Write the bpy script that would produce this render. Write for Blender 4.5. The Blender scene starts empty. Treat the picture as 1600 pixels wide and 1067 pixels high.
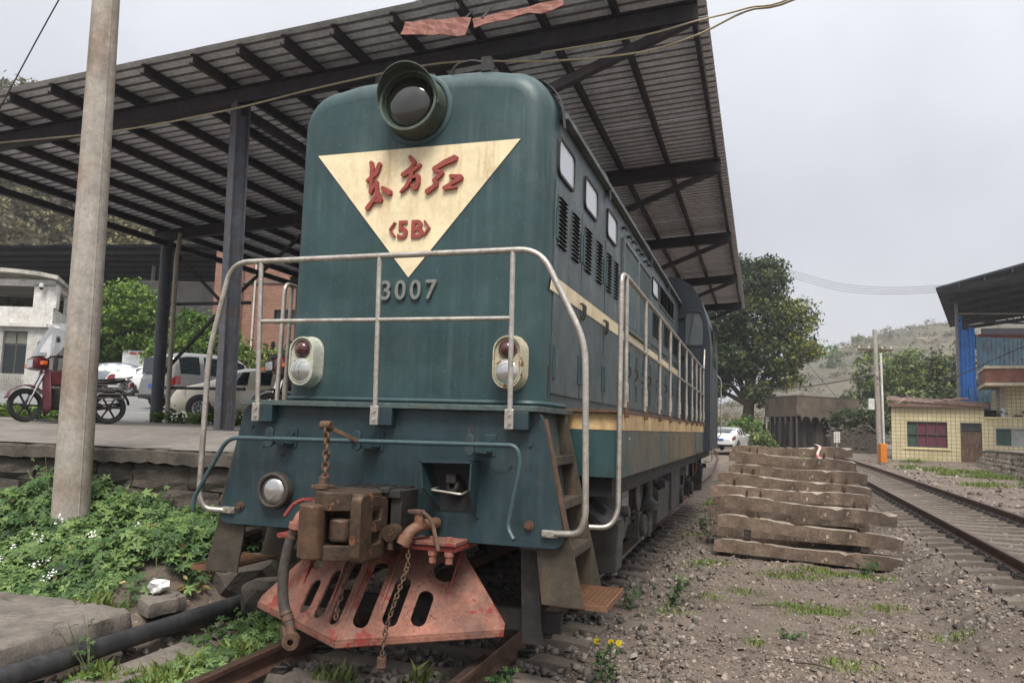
import bpy, bmesh, math, random
import numpy as np
from mathutils import Matrix, Vector
random.seed(7); RNG = np.random.default_rng(11)
PI = math.pi; R = math.radians
SC = bpy.context.scene
COL = SC.collection

# ------------------------------------------------------------------ camera
cd = bpy.data.cameras.new('camera'); cam = bpy.data.objects.new('camera', cd); COL.objects.link(cam)
cd.sensor_width = 36; cd.sensor_fit = 'HORIZONTAL'; cd.lens = 27.34; cd.clip_start = 0.05; cd.clip_end = 4000
r_, u_, b_ = (.95247371, .30300708, .0313135), (.00288963, -.11177768, .99372904), (.30460709, -.9464103, -.10734088)
cam.matrix_world = Matrix(((r_[0], u_[0], b_[0], 2.6444), (r_[1], u_[1], b_[1], 0.0), (r_[2], u_[2], b_[2], 1.6478), (0, 0, 0, 1)))
SC.camera = cam

# ------------------------------------------------------------------ sky: bright overcast
W = bpy.data.worlds.new('World'); SC.world = W; W.use_nodes = True
nt = W.node_tree; nt.nodes.clear()
SUN_EL, SUN_AZ = R(57), R(163)           # azimuth from +Y towards +X
sky = nt.nodes.new('ShaderNodeTexSky'); sky.sky_type = 'NISHITA'; sky.sun_disc = False
sky.sun_elevation = SUN_EL; sky.sun_rotation = SUN_AZ; sky.air_density = 1.6; sky.dust_density = 4.0; sky.ozone_density = 1.0
tc = nt.nodes.new('ShaderNodeTexCoord')
sep = nt.nodes.new('ShaderNodeSeparateXYZ'); nt.links.new(tc.outputs['Generated'], sep.inputs[0])
mr = nt.nodes.new('ShaderNodeMapRange'); mr.inputs[1].default_value = 0.0; mr.inputs[2].default_value = 1.0
mr.inputs[3].default_value = 0.0; mr.inputs[4].default_value = 1.0
nt.links.new(sep.outputs['Z'], mr.inputs[0])
cr = nt.nodes.new('ShaderNodeValToRGB')
cr.color_ramp.elements[0].position = 0.0; cr.color_ramp.elements[0].color = (.305, .309, .338, 1)
cr.color_ramp.elements[1].position = 1.0; cr.color_ramp.elements[1].color = (1.0, 1.0, 1.0, 1)
for ps, cl in ((.28, (.335, .339, .366, 1)), (.5, (.43, .434, .455, 1)), (.75, (.70, .704, .715, 1))):   # overcast: brightest overhead
    e = cr.color_ramp.elements.new(ps); e.color = cl
nt.links.new(mr.outputs[0], cr.inputs[0])
no = nt.nodes.new('ShaderNodeTexNoise'); no.inputs['Scale'].default_value = 2.6; no.inputs['Detail'].default_value = 5
nt.links.new(tc.outputs['Generated'], no.inputs['Vector'])
mr2 = nt.nodes.new('ShaderNodeMapRange'); mr2.inputs[1].default_value = .3; mr2.inputs[2].default_value = .7
mr2.inputs[3].default_value = 8.2; mr2.inputs[4].default_value = 10.6
nt.links.new(no.outputs['Fac'], mr2.inputs[0])
vm = nt.nodes.new('ShaderNodeVectorMath'); vm.operation = 'SCALE'
nt.links.new(cr.outputs[0], vm.inputs[0]); nt.links.new(mr2.outputs[0], vm.inputs['Scale'])
mx = nt.nodes.new('ShaderNodeMix'); mx.data_type = 'RGBA'; mx.inputs[0].default_value = .9
nt.links.new(sky.outputs[0], mx.inputs[6]); nt.links.new(vm.outputs[0], mx.inputs[7])
bg = nt.nodes.new('ShaderNodeBackground'); bg.inputs[1].default_value = .09
nt.links.new(mx.outputs[2], bg.inputs[0])
wo = nt.nodes.new('ShaderNodeOutputWorld'); nt.links.new(bg.outputs[0], wo.inputs[0])

sd = bpy.data.lights.new('sun', 'SUN'); sd.energy = 1.5; sd.angle = R(24); sd.color = (1, .96, .9)
sun = bpy.data.objects.new('sun', sd); COL.objects.link(sun)
sdir = Vector((math.cos(SUN_EL) * math.sin(SUN_AZ), math.cos(SUN_EL) * math.cos(SUN_AZ), math.sin(SUN_EL)))
sun.rotation_euler = sdir.to_track_quat('Z', 'Y').to_euler(); sun.location = (-20, -10, 40)

vs = SC.view_settings; vs.view_transform = 'Standard'; vs.look = 'None'; vs.gamma = 1; vs.use_curve_mapping = False
vs.exposure = 1.38
SC.cycles.max_bounces = 6; SC.cycles.diffuse_bounces = 4; SC.cycles.transparent_max_bounces = 8
SC.cycles.caustics_reflective = False; SC.cycles.caustics_refractive = False

# ------------------------------------------------------------------ materials
def S(r, g, b):
    def c(u):
        u /= 255.0
        return u / 12.92 if u <= .04045 else ((u + .055) / 1.055) ** 2.4
    return (c(r), c(g), c(b))
def mixc(a, b, t): return tuple(a[i] * (1 - t) + b[i] * t for i in range(3))
_M = {}
def mat(name, base, rough=.6, metal=0.0, var=.18, scale=4.0, dirt=None, streak=None, spots=None, bump=0.0, bscale=60.0, coat=0.0, spec=.5, crack=None, rnd=0.0, grime=.2):
    """weathered surface: dirt=(colour, amount, scale) soft patches, streak=(colour, amount) run-off, spots=(colour, coverage, scale) hard flakes"""
    if name in _M: return _M[name]
    m = bpy.data.materials.new(name); m.use_nodes = True; _M[name] = m
    t = m.node_tree; N = t.nodes; L = t.links
    p = N['Principled BSDF']; p.inputs['Roughness'].default_value = rough; p.inputs['Metallic'].default_value = metal
    p.inputs['Coat Weight'].default_value = coat; p.inputs['Specular IOR Level'].default_value = spec
    co = N.new('ShaderNodeTexCoord'); vec = co.outputs['Object']
    def noise(sc, det=4, rough_=.6, v=None):
        n = N.new('ShaderNodeTexNoise'); n.inputs['Scale'].default_value = sc; n.inputs['Detail'].default_value = det; n.inputs['Roughness'].default_value = rough_
        L.new(v if v is not None else vec, n.inputs['Vector']); return n.outputs['Fac']
    def rng(f, a, b, c=0.0, d=1.0):
        q = N.new('ShaderNodeMapRange'); q.inputs[1].default_value = a; q.inputs[2].default_value = b; q.inputs[3].default_value = c; q.inputs[4].default_value = d
        L.new(f, q.inputs[0]); return q.outputs[0]
    def mix(f, a, b):
        q = N.new('ShaderNodeMix'); q.data_type = 'RGBA'
        if isinstance(f, float): q.inputs[0].default_value = f
        else: L.new(f, q.inputs[0])
        for s, i in ((a, 6), (b, 7)):
            if isinstance(s, tuple): q.inputs[i].default_value = (*s[:3], 1)
            else: L.new(s, q.inputs[i])
        return q.outputs[2]
    n1 = noise(scale)
    c = mix(rng(n1, .3, .7), tuple(x * (1 - var) for x in base), tuple(min(1, x * (1 + var)) for x in base))
    if dirt:
        c = mix(rng(noise(dirt[2], 5, .65), .62 - dirt[1] * .3, .78 - dirt[1] * .3, 0, min(1, .35 + dirt[1] * .6)), c, dirt[0])
    if streak:
        mp = N.new('ShaderNodeMapping'); ks = streak[2] if len(streak) > 2 else 9; mp.inputs['Scale'].default_value = (ks, ks, .55); L.new(vec, mp.inputs['Vector'])
        sf = rng(noise(1.6, 5, .7, mp.outputs[0]), .46, .66, 0, streak[1]); gt = rng(noise(.9, 3), .42, .62, .15, 1)
        mq = N.new('ShaderNodeMath'); mq.operation = 'MULTIPLY'; L.new(sf, mq.inputs[0]); L.new(gt, mq.inputs[1]); c = mix(mq.outputs[0], c, streak[0])
    if grime:
        for gs, ga in ((scale * 3.1, grime), (scale * 11, grime * .8)):
            gv = N.new('ShaderNodeVectorMath'); gv.operation = 'SCALE'; L.new(c, gv.inputs[0]); L.new(rng(noise(gs, 7, .72), .34, .66, 1 - ga, 1 + ga), gv.inputs['Scale']); c = gv.outputs[0]
    hs = None
    if spots:
        hs = rng(noise(spots[2], 6, .7), .72 - spots[1] * .35, .75 - spots[1] * .35)
        c = mix(hs, c, spots[0])
    if crack:
        vo = N.new('ShaderNodeTexVoronoi'); vo.feature = 'DISTANCE_TO_EDGE'; vo.inputs['Scale'].default_value = crack[1]; 
        nn = N.new('ShaderNodeTexNoise'); nn.inputs['Scale'].default_value = crack[1] * .7; L.new(vec, nn.inputs['Vector'])
        va = N.new('ShaderNodeVectorMath'); va.operation = 'MULTIPLY_ADD'; va.inputs[1].default_value = (.12,) * 3
        L.new(nn.outputs['Color'], va.inputs[0]); L.new(vec, va.inputs[2]); L.new(va.outputs[0], vo.inputs['Vector'])
        gate = rng(noise(crack[1] * .35, 3), .5, .6)
        ce = rng(vo.outputs['Distance'], 0.0, crack[2] if len(crack) > 2 else .06, 1, 0)
        mm = N.new('ShaderNodeMath'); mm.operation = 'MULTIPLY'; L.new(ce, mm.inputs[0]); L.new(gate, mm.inputs[1])
        c = mix(mm.outputs[0], c, crack[0])
    if rnd:
        oi = N.new('ShaderNodeObjectInfo'); vm_ = N.new('ShaderNodeVectorMath'); vm_.operation = 'SCALE'; L.new(c, vm_.inputs[0]); L.new(rng(oi.outputs['Random'], 0, 1, 1 - rnd, 1 + rnd), vm_.inputs['Scale']); c = vm_.outputs[0]
    L.new(c, p.inputs['Base Color'])
    rr = rng(noise(scale * 2.3, 3), .3, .7, max(.03, rough - .12), min(1, rough + .12)); L.new(rr, p.inputs['Roughness'])
    if bump:
        b = N.new('ShaderNodeBump'); b.inputs['Strength'].default_value = bump; b.inputs['Distance'].default_value = .02
        L.new(noise(bscale, 5, .65), b.inputs['Height']); L.new(b.outputs[0], p.inputs['Normal'])
    return m
def glossy(name, col, rough=.06, metal=0.0, coat=0.0, ior=1.5):
    if name in _M: return _M[name]
    m = bpy.data.materials.new(name); m.use_nodes = True; _M[name] = m
    p = m.node_tree.nodes['Principled BSDF']; p.inputs['Base Color'].default_value = (*col, 1); p.inputs['Roughness'].default_value = rough
    p.inputs['Metallic'].default_value = metal; p.inputs['Coat Weight'].default_value = coat; p.inputs['IOR'].default_value = ior
    t = m.node_tree; n = t.nodes.new('ShaderNodeTexNoise'); n.inputs['Scale'].default_value = 9
    q = t.nodes.new('ShaderNodeMapRange'); q.inputs[3].default_value = max(.02, rough * .6); q.inputs[4].default_value = rough * 1.7 + .02
    t.links.new(n.outputs['Fac'], q.inputs[0]); t.links.new(q.outputs[0], p.inputs['Roughness'])
    return m
def clear(name, tint, alpha=.25, rough=.08):
    m = bpy.data.materials.new(name); m.use_nodes = True; t = m.node_tree
    p = t.nodes['Principled BSDF']; p.inputs['Base Color'].default_value = (*tint, 1); p.inputs['Roughness'].default_value = rough
    tr = t.nodes.new('ShaderNodeBsdfTransparent'); mxs = t.nodes.new('ShaderNodeMixShader')
    fr = t.nodes.new('ShaderNodeFresnel'); fr.inputs[0].default_value = 1.45
    ad = t.nodes.new('ShaderNodeMath'); ad.operation = 'ADD'; ad.use_clamp = True; ad.inputs[1].default_value = alpha
    t.links.new(fr.outputs[0], ad.inputs[0]); t.links.new(ad.outputs[0], mxs.inputs[0])
    t.links.new(tr.outputs[0], mxs.inputs[1]); t.links.new(p.outputs[0], mxs.inputs[2])
    t.links.new(mxs.outputs[0], t.nodes['Material Output'].inputs[0]); return m
def leafmat(name, dark, mid, lite, trans=.25, rough=.55):
    m = bpy.data.materials.new(name); m.use_nodes = True; t = m.node_tree
    p = t.nodes['Principled BSDF']; p.inputs['Roughness'].default_value = rough; p.inputs['Specular IOR Level'].default_value = .35
    a = t.nodes.new('ShaderNodeAttribute'); a.attribute_name = 'tint'
    r = t.nodes.new('ShaderNodeValToRGB'); r.color_ramp.elements[0].color = (*dark, 1); r.color_ramp.elements[1].color = (*lite, 1)
    e = r.color_ramp.elements.new(.5); e.color = (*mid, 1)
    t.links.new(a.outputs['Fac'], r.inputs[0]); t.links.new(r.outputs[0], p.inputs['Base Color'])
    tl = t.nodes.new('ShaderNodeBsdfTranslucent'); t.links.new(r.outputs[0], tl.inputs[0])
    ms = t.nodes.new('ShaderNodeMixShader'); ms.inputs[0].default_value = trans
    t.links.new(p.outputs[0], ms.inputs[1]); t.links.new(tl.outputs[0], ms.inputs[2])
    t.links.new(ms.outputs[0], t.nodes['Material Output'].inputs[0]); return m

RUST = S(104, 62, 38); DRUST = S(62, 44, 34)
M_green = mat('loco_green_paint', S(37, 63, 65), .5, var=.2, scale=1.6, dirt=(S(60, 82, 83), .42, 1.3), grime=.1, streak=(S(78, 98, 98), .42), spots=(S(72, 94, 95), .26, 42), bump=.16, bscale=2.4, coat=.0)
M_apron = mat('loco_apron_paint', S(30, 52, 58), .46, var=.18, scale=1.6, dirt=(S(52, 70, 73), .32, 1.3), streak=(S(84, 82, 72), .35), spots=(S(84, 60, 44), .14, 9), bump=.08, bscale=6)
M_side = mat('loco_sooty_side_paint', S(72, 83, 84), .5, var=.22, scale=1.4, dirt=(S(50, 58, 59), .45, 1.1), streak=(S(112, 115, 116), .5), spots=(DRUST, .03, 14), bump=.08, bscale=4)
M_skirt = mat('loco_skirt_paint', S(52, 72, 72), .5, var=.14, scale=1.5, dirt=(S(126, 92, 48), .5, .42), streak=(S(116, 92, 60), .6), spots=(DRUST, .05, 16))
M_cream = mat('cream_paint', S(226, 211, 174), .5, var=.05, scale=2.5, dirt=(S(204, 184, 142), .34, 1.6), grime=.08, streak=(S(158, 118, 66), .6, 3.2), spots=(RUST, .015, 20))
M_creamr = mat('cream_paint_rusty', S(194, 170, 124), .55, var=.12, scale=2, dirt=(S(150, 98, 50), .55, 1.2), streak=(S(112, 68, 38), .85), spots=(DRUST, .1, 14))
M_redlet = mat('red_letter_paint', S(142, 62, 52), .55, var=.2, scale=22, spots=(S(168, 128, 110), .18, 60))
M_steel = mat('handrail_steel', S(176, 170, 161), .36, .65, var=.14, scale=8, dirt=(S(134, 120, 106), .3, 5), spots=(S(104, 84, 66), .12, 38))
M_digit = mat('cast_digit_grey', S(128, 130, 124), .45, .3, var=.2, scale=30)
M_rust = mat('rusty_iron', S(96, 72, 56), .75, .2, var=.25, scale=12, dirt=(S(58, 48, 42), .5, 7), spots=(S(128, 84, 50), .2, 16), bump=.25, bscale=60)
M_couple = mat('coupler_iron', S(82, 66, 52), .55, .45, var=.25, scale=9, dirt=(S(44, 40, 38), .5, 6), spots=(S(128, 86, 54), .34, 6), bump=.35, bscale=30)
M_black = mat('greasy_black_iron', S(44, 43, 42), .6, .2, var=.3, scale=10, dirt=(S(70, 64, 58), .4, 6), bump=.15, bscale=40)
M_under = mat('dusty_underframe', S(78, 76, 73), .7, .1, var=.22, scale=6, dirt=(S(48, 46, 45), .5, 4), spots=(DRUST, .08, 14), bump=.1, bscale=30)
M_dark = mat('dark_shadow_steel', S(38, 38, 39), .7, .1, var=.3, scale=7)
M_pilot = mat('peeling_red_primer', S(142, 94, 78), .78, var=.24, scale=3, dirt=(S(92, 68, 58), .6, 2.4), spots=(S(122, 46, 38), .46, 6), streak=(S(84, 66, 56), .45), crack=(S(58, 32, 27), 20.0), bump=.3, bscale=40)
M_redpaint = mat('old_red_paint', S(122, 48, 42), .6, var=.2, scale=14, spots=(S(176, 120, 100), .3, 30))
M_pink = mat('faded_red_valve', S(140, 92, 78), .6, var=.15, scale=20, spots=(S(120, 66, 50), .15, 30))
M_rubber = mat('hose_rubber', S(62, 56, 52), .8, var=.2, scale=25, dirt=(S(92, 82, 72), .4, 9), bump=.2, bscale=90)
M_lamph = mat('lamp_housing_paint', S(182, 184, 168), .45, var=.08, scale=12, spots=(S(112, 74, 44), .12, 14))
M_lamph2 = mat('lamp_housing_rusting', S(176, 170, 144), .5, var=.1, scale=12, spots=(S(116, 66, 34), .45, 11))
M_hlight = mat('headlight_casing', S(84, 96, 86), .5, .3, var=.2, scale=9, dirt=(S(70, 58, 46), .45, 8), spots=(S(128, 96, 66), .2, 18))
M_redlens = glossy('red_glass_lens', S(70, 18, 22), .06, coat=1)
M_clearlens = glossy('clear_lamp_reflector', S(190, 190, 186), .12, .85, coat=1)
M_headlens = glossy('headlight_glass', S(34, 34, 28), .03, coat=1)
M_cabglass = glossy('window_glass_pale', S(188, 192, 196), .12)
M_glassdark = glossy('window_glass_dark', S(34, 40, 42), .05)
M_grip = mat('roof_felt', S(96, 104, 104), .7, var=.15, scale=3, dirt=(S(56, 58, 58), .4, 2), streak=(S(104, 108, 106), .4))
M_tarp = mat('black_rubber_flap', S(36, 38, 42), .6, var=.2, scale=6)

# ------------------------------------------------------------------ mesh helpers
class MB:
    def __init__(s): s.v = []; s.f = []; s.mi = []; s.m = 0
    def add(s, vs, fs):
        o = len(s.v); s.v += [tuple(x) for x in vs]
        for f in fs: s.f.append(tuple(i + o for i in f)); s.mi.append(s.m)
        return s
    def box(s, x0, x1, y0, y1, z0, z1):
        v = [(x, y, z) for z in (z0, z1) for y in (y0, y1) for x in (x0, x1)]
        return s.add(v, [(0, 2, 3, 1), (4, 5, 7, 6), (0, 1, 5, 4), (2, 6, 7, 3), (0, 4, 6, 2), (1, 3, 7, 5)])
    def obox(s, c, a, b, d):
        c, a, b, d = map(Vector, (c, a, b, d))
        v = [c + a * i + b * j + d * k for k in (-1, 1) for j in (-1, 1) for i in (-1, 1)]
        return s.add(v, [(0, 2, 3, 1), (4, 5, 7, 6), (0, 1, 5, 4), (2, 6, 7, 3), (0, 4, 6, 2), (1, 3, 7, 5)])
    def bar(s, p, q, w, h, up=(0, 0, 1)):
        p, q = Vector(p), Vector(q); d = (q - p); L = d.length; d.normalize(); u = Vector(up)
        if abs(d.dot(u)) > .98: u = Vector((0, 1, 0))
        a = d.cross(u).normalized(); b = a.cross(d)
        return s.obox((p + q) / 2, d * (L / 2), a * (w / 2), b * (h / 2))
    def ibeam(s, p, q, w, h, t=.012, up=(0, 0, 1)):
        p, q = Vector(p), Vector(q); d = (q - p).normalized(); u = Vector(up)
        if abs(d.dot(u)) > .98: u = Vector((0, 1, 0))
        a = d.cross(u).normalized(); b = a.cross(d)
        for k in (-1, 1): s.obox((p + q) / 2 + b * k * (h / 2 - t / 2), (q - p) / 2, a * (w / 2), b * (t / 2))
        s.obox((p + q) / 2, (q - p) / 2, a * (t / 2), b * (h / 2 - t)); return s
    def frame(s, d):
        d = Vector(d).normalized(); u = Vector((0, 0, 1)) if abs(d.z) < .9 else Vector((0, 1, 0))
        a = d.cross(u).normalized(); return a, a.cross(d).normalized()
    def cyl(s, p, q, r, n=12, r2=None, caps=True):
        p, q = Vector(p), Vector(q); a, b = s.frame(q - p); r2 = r if r2 is None else r2; v = []
        for c, rr in ((p, r), (q, r2)):
            for i in range(n): t = 2 * PI * i / n; v.append(c + a * rr * math.cos(t) + b * rr * math.sin(t))
        f = [(i, (i + 1) % n, n + (i + 1) % n, n + i) for i in range(n)]
        if caps: f += [tuple(range(n))[::-1], tuple(range(n, 2 * n))]
        return s.add(v, f)
    def tube(s, pts, r, n=10, rs=None, caps=True):
        P = [Vector(p) for p in pts]; v = []; k = len(P)
        t0 = (P[1] - P[0]).normalized(); a, b = s.frame(t0)
        for i in range(k):
            t = (P[min(i + 1, k - 1)] - P[max(i - 1, 0)]).normalized()
            a = (a - t * a.dot(t)).normalized(); b = t.cross(a)
            rr = rs[i] if rs else r
            for j in range(n): w = 2 * PI * j / n; v.append(P[i] + a * rr * math.cos(w) + b * rr * math.sin(w))
        f = [(i * n + j, i * n + (j + 1) % n, (i + 1) * n + (j + 1) % n, (i + 1) * n + j) for i in range(k - 1) for j in range(n)]
        if caps: f += [tuple(range(n))[::-1], tuple(range((k - 1) * n, k * n))]
        return s.add(v, f)
    def lathe(s, prof, o, ax, n=24, arc=(0, 2 * PI), caps=False):
        o = Vector(o); ax = Vector(ax).normalized(); a, b = s.frame(ax); v = []; full = abs(arc[1] - arc[0] - 2 * PI) < 1e-6
        m = n if full else n + 1
        for r, h in prof:
            for j in range(m): w = arc[0] + (arc[1] - arc[0]) * j / n; v.append(o + ax * h + (a * math.cos(w) + b * math.sin(w)) * r)
        f = []
        for i in range(len(prof) - 1):
            for j in range(n):
                k = (j + 1) % m if full else j + 1
                f.append((i * m + j, i * m + k, (i + 1) * m + k, (i + 1) * m + j))
        if caps: f += [tuple(range(m))[::-1], tuple(range((len(prof) - 1) * m, len(prof) * m))]
        return s.add(v, f)
    def prism(s, poly, o, u, v, w):
        o, u, v, w = map(Vector, (o, u, v, w)); n = len(poly)
        V = [o + u * a + v * b for a, b in poly]; V += [p + w for p in V]
        return s.add(V, [tuple(range(n))[::-1], tuple(range(n, 2 * n))] + [(i, (i + 1) % n, n + (i + 1) % n, n + i) for i in range(n)])
    def grid(s, rows, closed=False):
        m = len(rows[0]); v = [p for r in rows for p in r]
        f = [(i * m + j, i * m + (j + 1) % m, (i + 1) * m + (j + 1) % m, (i + 1) * m + j) for i in range(len(rows) - 1) for j in range(m if closed else m - 1)]
        return s.add(v, f)
    def mesh(s, name, smooth=None, norm=True):
        me = bpy.data.meshes.new(name); me.from_pydata(s.v, [], s.f)
        if any(s.mi): me.polygons.foreach_set('material_index', s.mi)
        if norm and len(s.f) < 6000:
            bm = bmesh.new(); bm.from_mesh(me); bmesh.ops.recalc_face_normals(bm, faces=bm.faces); bm.to_mesh(me); bm.free()
        if smooth:
            me.polygons.foreach_set('use_smooth', [True] * len(me.polygons)); me.set_sharp_from_angle(angle=R(smooth))
        me.update(); return me
    def build(s, name, mats, parent=None, smooth=None, bevel=None, seg=2, norm=True):
        me = s.mesh(name, smooth, norm)
        return link(name, me, mats, parent, bevel, seg)
def link(name, me, mats, parent=None, bevel=None, seg=2):
    for m in (mats if isinstance(mats, (list, tuple)) else [mats]): me.materials.append(m)
    o = bpy.data.objects.new(name, me); COL.objects.link(o)
    if parent is not None: setpar(o, parent)
    if bevel:
        b = o.modifiers.new('bevel', 'BEVEL'); b.width = bevel; b.segments = seg; b.limit_method = 'ANGLE'; b.angle_limit = R(40)
        if True: b.harden_normals = False
    return o
def setpar(o, p):
    o.parent = p
    root = p
    while root.parent is not None: root = root.parent
    if p.parent is None and p.get('_w'): o.matrix_parent_inverse = Matrix.Translation(-Vector(p.location))
def tag(o, label=None, cat=None, group=None, kind=None):
    if label: o['label'] = label
    if cat: o['category'] = cat
    if group: o['group'] = group
    if kind: o['kind'] = kind
    return o
def thing(name, label, cat, loc=(0, 0, 0), rz=0.0, group=None, kind=None, world=False):
    """an Empty at the base; world=True: the parts' meshes are written in world coordinates"""
    o = bpy.data.objects.new(name, None); COL.objects.link(o); o.location = loc; o.rotation_euler = (0, 0, rz); o.empty_display_size = .3
    if world: o['_w'] = 1
    return tag(o, label, cat, group, kind)
def kids(o): return [c for c in COL.objects if c.parent is o]
def dup(root, loc, rz, label, ch=None):
    """a copy of a thing with its parts and sub-parts"""
    r = root.copy(); COL.objects.link(r); r.location = loc; r.rotation_euler = (0, 0, rz); r['label'] = label
    for a in (ch if ch is not None else kids(root)):
        c = a.copy(); COL.objects.link(c); c.parent = r
        for g in a.children: d = g.copy(); COL.objects.link(d); d.parent = c
    return r
def inst(o, mw=None, loc=None, parent=None):
    c = o.copy(); COL.objects.link(c)
    if parent is not None: c.parent = parent
    if loc is not None: c.location = loc
    return c
def rounded(pts, rad, n=5):
    """polyline with its inner corners rounded"""
    P = [Vector(p) for p in pts]; out = [P[0]]
    for i in range(1, len(P) - 1):
        a, b, c = P[i - 1], P[i], P[i + 1]; r = min(rad, (b - a).length * .48, (c - b).length * .48)
        p = b + (a - b).normalized() * r; q = b + (c - b).normalized() * r
        for k in range(n + 1): t = k / n; out.append(p * (1 - t) ** 2 + b * 2 * t * (1 - t) + q * t * t)
    out.append(P[-1]); return out
def rpoly(pts, rad, n=5):
    P = [Vector((*p, 0)) for p in pts]; out = []; m = len(P)
    for i in range(m):
        a, b, c = P[i - 1], P[i], P[(i + 1) % m]; rr = rad[i] if isinstance(rad, (list, tuple)) else rad
        if rr <= 0: out.append((b.x, b.y)); continue
        r = min(rr, (b - a).length * .48, (c - b).length * .48); p = b + (a - b).normalized() * r; q = b + (c - b).normalized() * r
        for k in range(n + 1): t = k / n; w = p * (1 - t) ** 2 + b * 2 * t * (1 - t) + q * t * t; out.append((w.x, w.y))
    return out
def oval(cx, cy, w, h, n=8, rot=0.0):
    """stadium outline"""
    r = min(w, h) / 2; out = []
    for k in range(2 * n + 2):
        if h >= w:
            a = PI * k / n if k <= n else PI + PI * (k - n - 1) / n; x, y = r * math.cos(a), r * math.sin(a) + (h / 2 - r) * (1 if k <= n else -1)
        else:
            a = -PI / 2 + (PI * k / n if k <= n else PI + PI * (k - n - 1) / n); x, y = r * math.cos(a) + (w / 2 - r) * (1 if k <= n else -1), r * math.sin(a)
        out.append((cx + x * math.cos(rot) - y * math.sin(rot), cy + x * math.sin(rot) + y * math.cos(rot)))
    return out
def plate(name, outer, holes, thick, mw, mats, parent=None, bevel=0.0):
    """flat plate with holes, outline in local XY, thickness along local Z (centred)"""
    cu = bpy.data.curves.new(name, 'CURVE'); cu.dimensions = '2D'; cu.fill_mode = 'BOTH'; cu.extrude = thick / 2; cu.bevel_depth = bevel; cu.bevel_resolution = 1
    for pl in [outer] + holes:
        sp = cu.splines.new('POLY'); sp.points.add(len(pl) - 1); sp.use_cyclic_u = True
        for i, (x, y) in enumerate(pl): sp.points[i].co = (x, y, 0, 1)
    tmp = bpy.data.objects.new('tmp', cu); COL.objects.link(tmp); bpy.context.view_layer.update()
    me = bpy.data.meshes.new_from_object(tmp.evaluated_get(bpy.context.evaluated_depsgraph_get()))
    bpy.data.objects.remove(tmp); bpy.data.curves.remove(cu); me.name = name; me.transform(mw); me.materials.clear()
    return link(name, me, mats, parent)
def text_mesh(txt, size, depth, off=0.0):
    cu = bpy.data.curves.new('t', 'FONT'); cu.body = txt; cu.size = size; cu.extrude = depth; cu.offset = off; cu.align_x = 'CENTER'
    tmp = bpy.data.objects.new('tmp', cu); COL.objects.link(tmp); bpy.context.view_layer.update()
    me = bpy.data.meshes.new_from_object(tmp.evaluated_get(bpy.context.evaluated_depsgraph_get()))
    bpy.data.objects.remove(tmp); bpy.data.curves.remove(cu); me.materials.clear(); return me
def ribbon(strokes, y0, y1):
    """raised brush strokes on the XZ plane: (x, z, half width) points"""
    b = MB()
    for st in strokes:
        n = len(st); Lf = []; Rt = []
        pts = []
        for i in range(n - 1):
            for k in range(4):
                t = k / 4; pts.append(tuple(st[i][j] * (1 - t) + st[i + 1][j] * t for j in range(3)))
        pts.append(st[-1])
        m = len(pts)
        for i, (x, z, w) in enumerate(pts):
            a = pts[max(i - 1, 0)]; c = pts[min(i + 1, m - 1)]; d = Vector((c[0] - a[0], c[1] - a[1])).normalized(); nx, nz = -d.y, d.x
            Lf.append((x + nx * w, z + nz * w)); Rt.append((x - nx * w, z - nz * w))
        for (x, z, w), (c2) in ((pts[0], pts[1]), (pts[-1], pts[-2])): pass
        e0 = Vector((pts[0][0] - pts[1][0], pts[0][1] - pts[1][1])).normalized() * pts[0][2] * .8
        e1 = Vector((pts[-1][0] - pts[-2][0], pts[-1][1] - pts[-2][1])).normalized() * pts[-1][2] * .8
        poly = Lf + [(pts[-1][0] + e1.x, pts[-1][1] + e1.y)] + Rt[::-1] + [(pts[0][0] + e0.x, pts[0][1] + e0.y)]
        b.prism(poly, (0, y0 + random.random() * .002, 0), (1, 0, 0), (0, 0, 1), (0, y1 - y0, 0))
    return b
def rawmesh(name, V, F, mats, tint=None, parent=None, smooth=False, quad=True):
    """fast numpy mesh; F is (n,3) or (n,4)"""
    me = bpy.data.meshes.new(name); n = len(V); k = F.shape[1]
    me.vertices.add(n); me.vertices.foreach_set('co', np.ascontiguousarray(V, dtype=np.float32).ravel())
    me.loops.add(F.size); me.loops.foreach_set('vertex_index', np.ascontiguousarray(F, dtype=np.int32).ravel())
    me.polygons.add(len(F)); me.polygons.foreach_set('loop_start', np.arange(0, F.size, k, dtype=np.int32))
    me.update(calc_edges=True)
    if tint is not None:
        at = me.attributes.new('tint', 'FLOAT', 'POINT'); at.data.foreach_set('value', np.ascontiguousarray(tint, dtype=np.float32))
    if smooth: me.polygons.foreach_set('use_smooth', [True] * len(F))
    return link(name, me, mats, parent)
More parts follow.
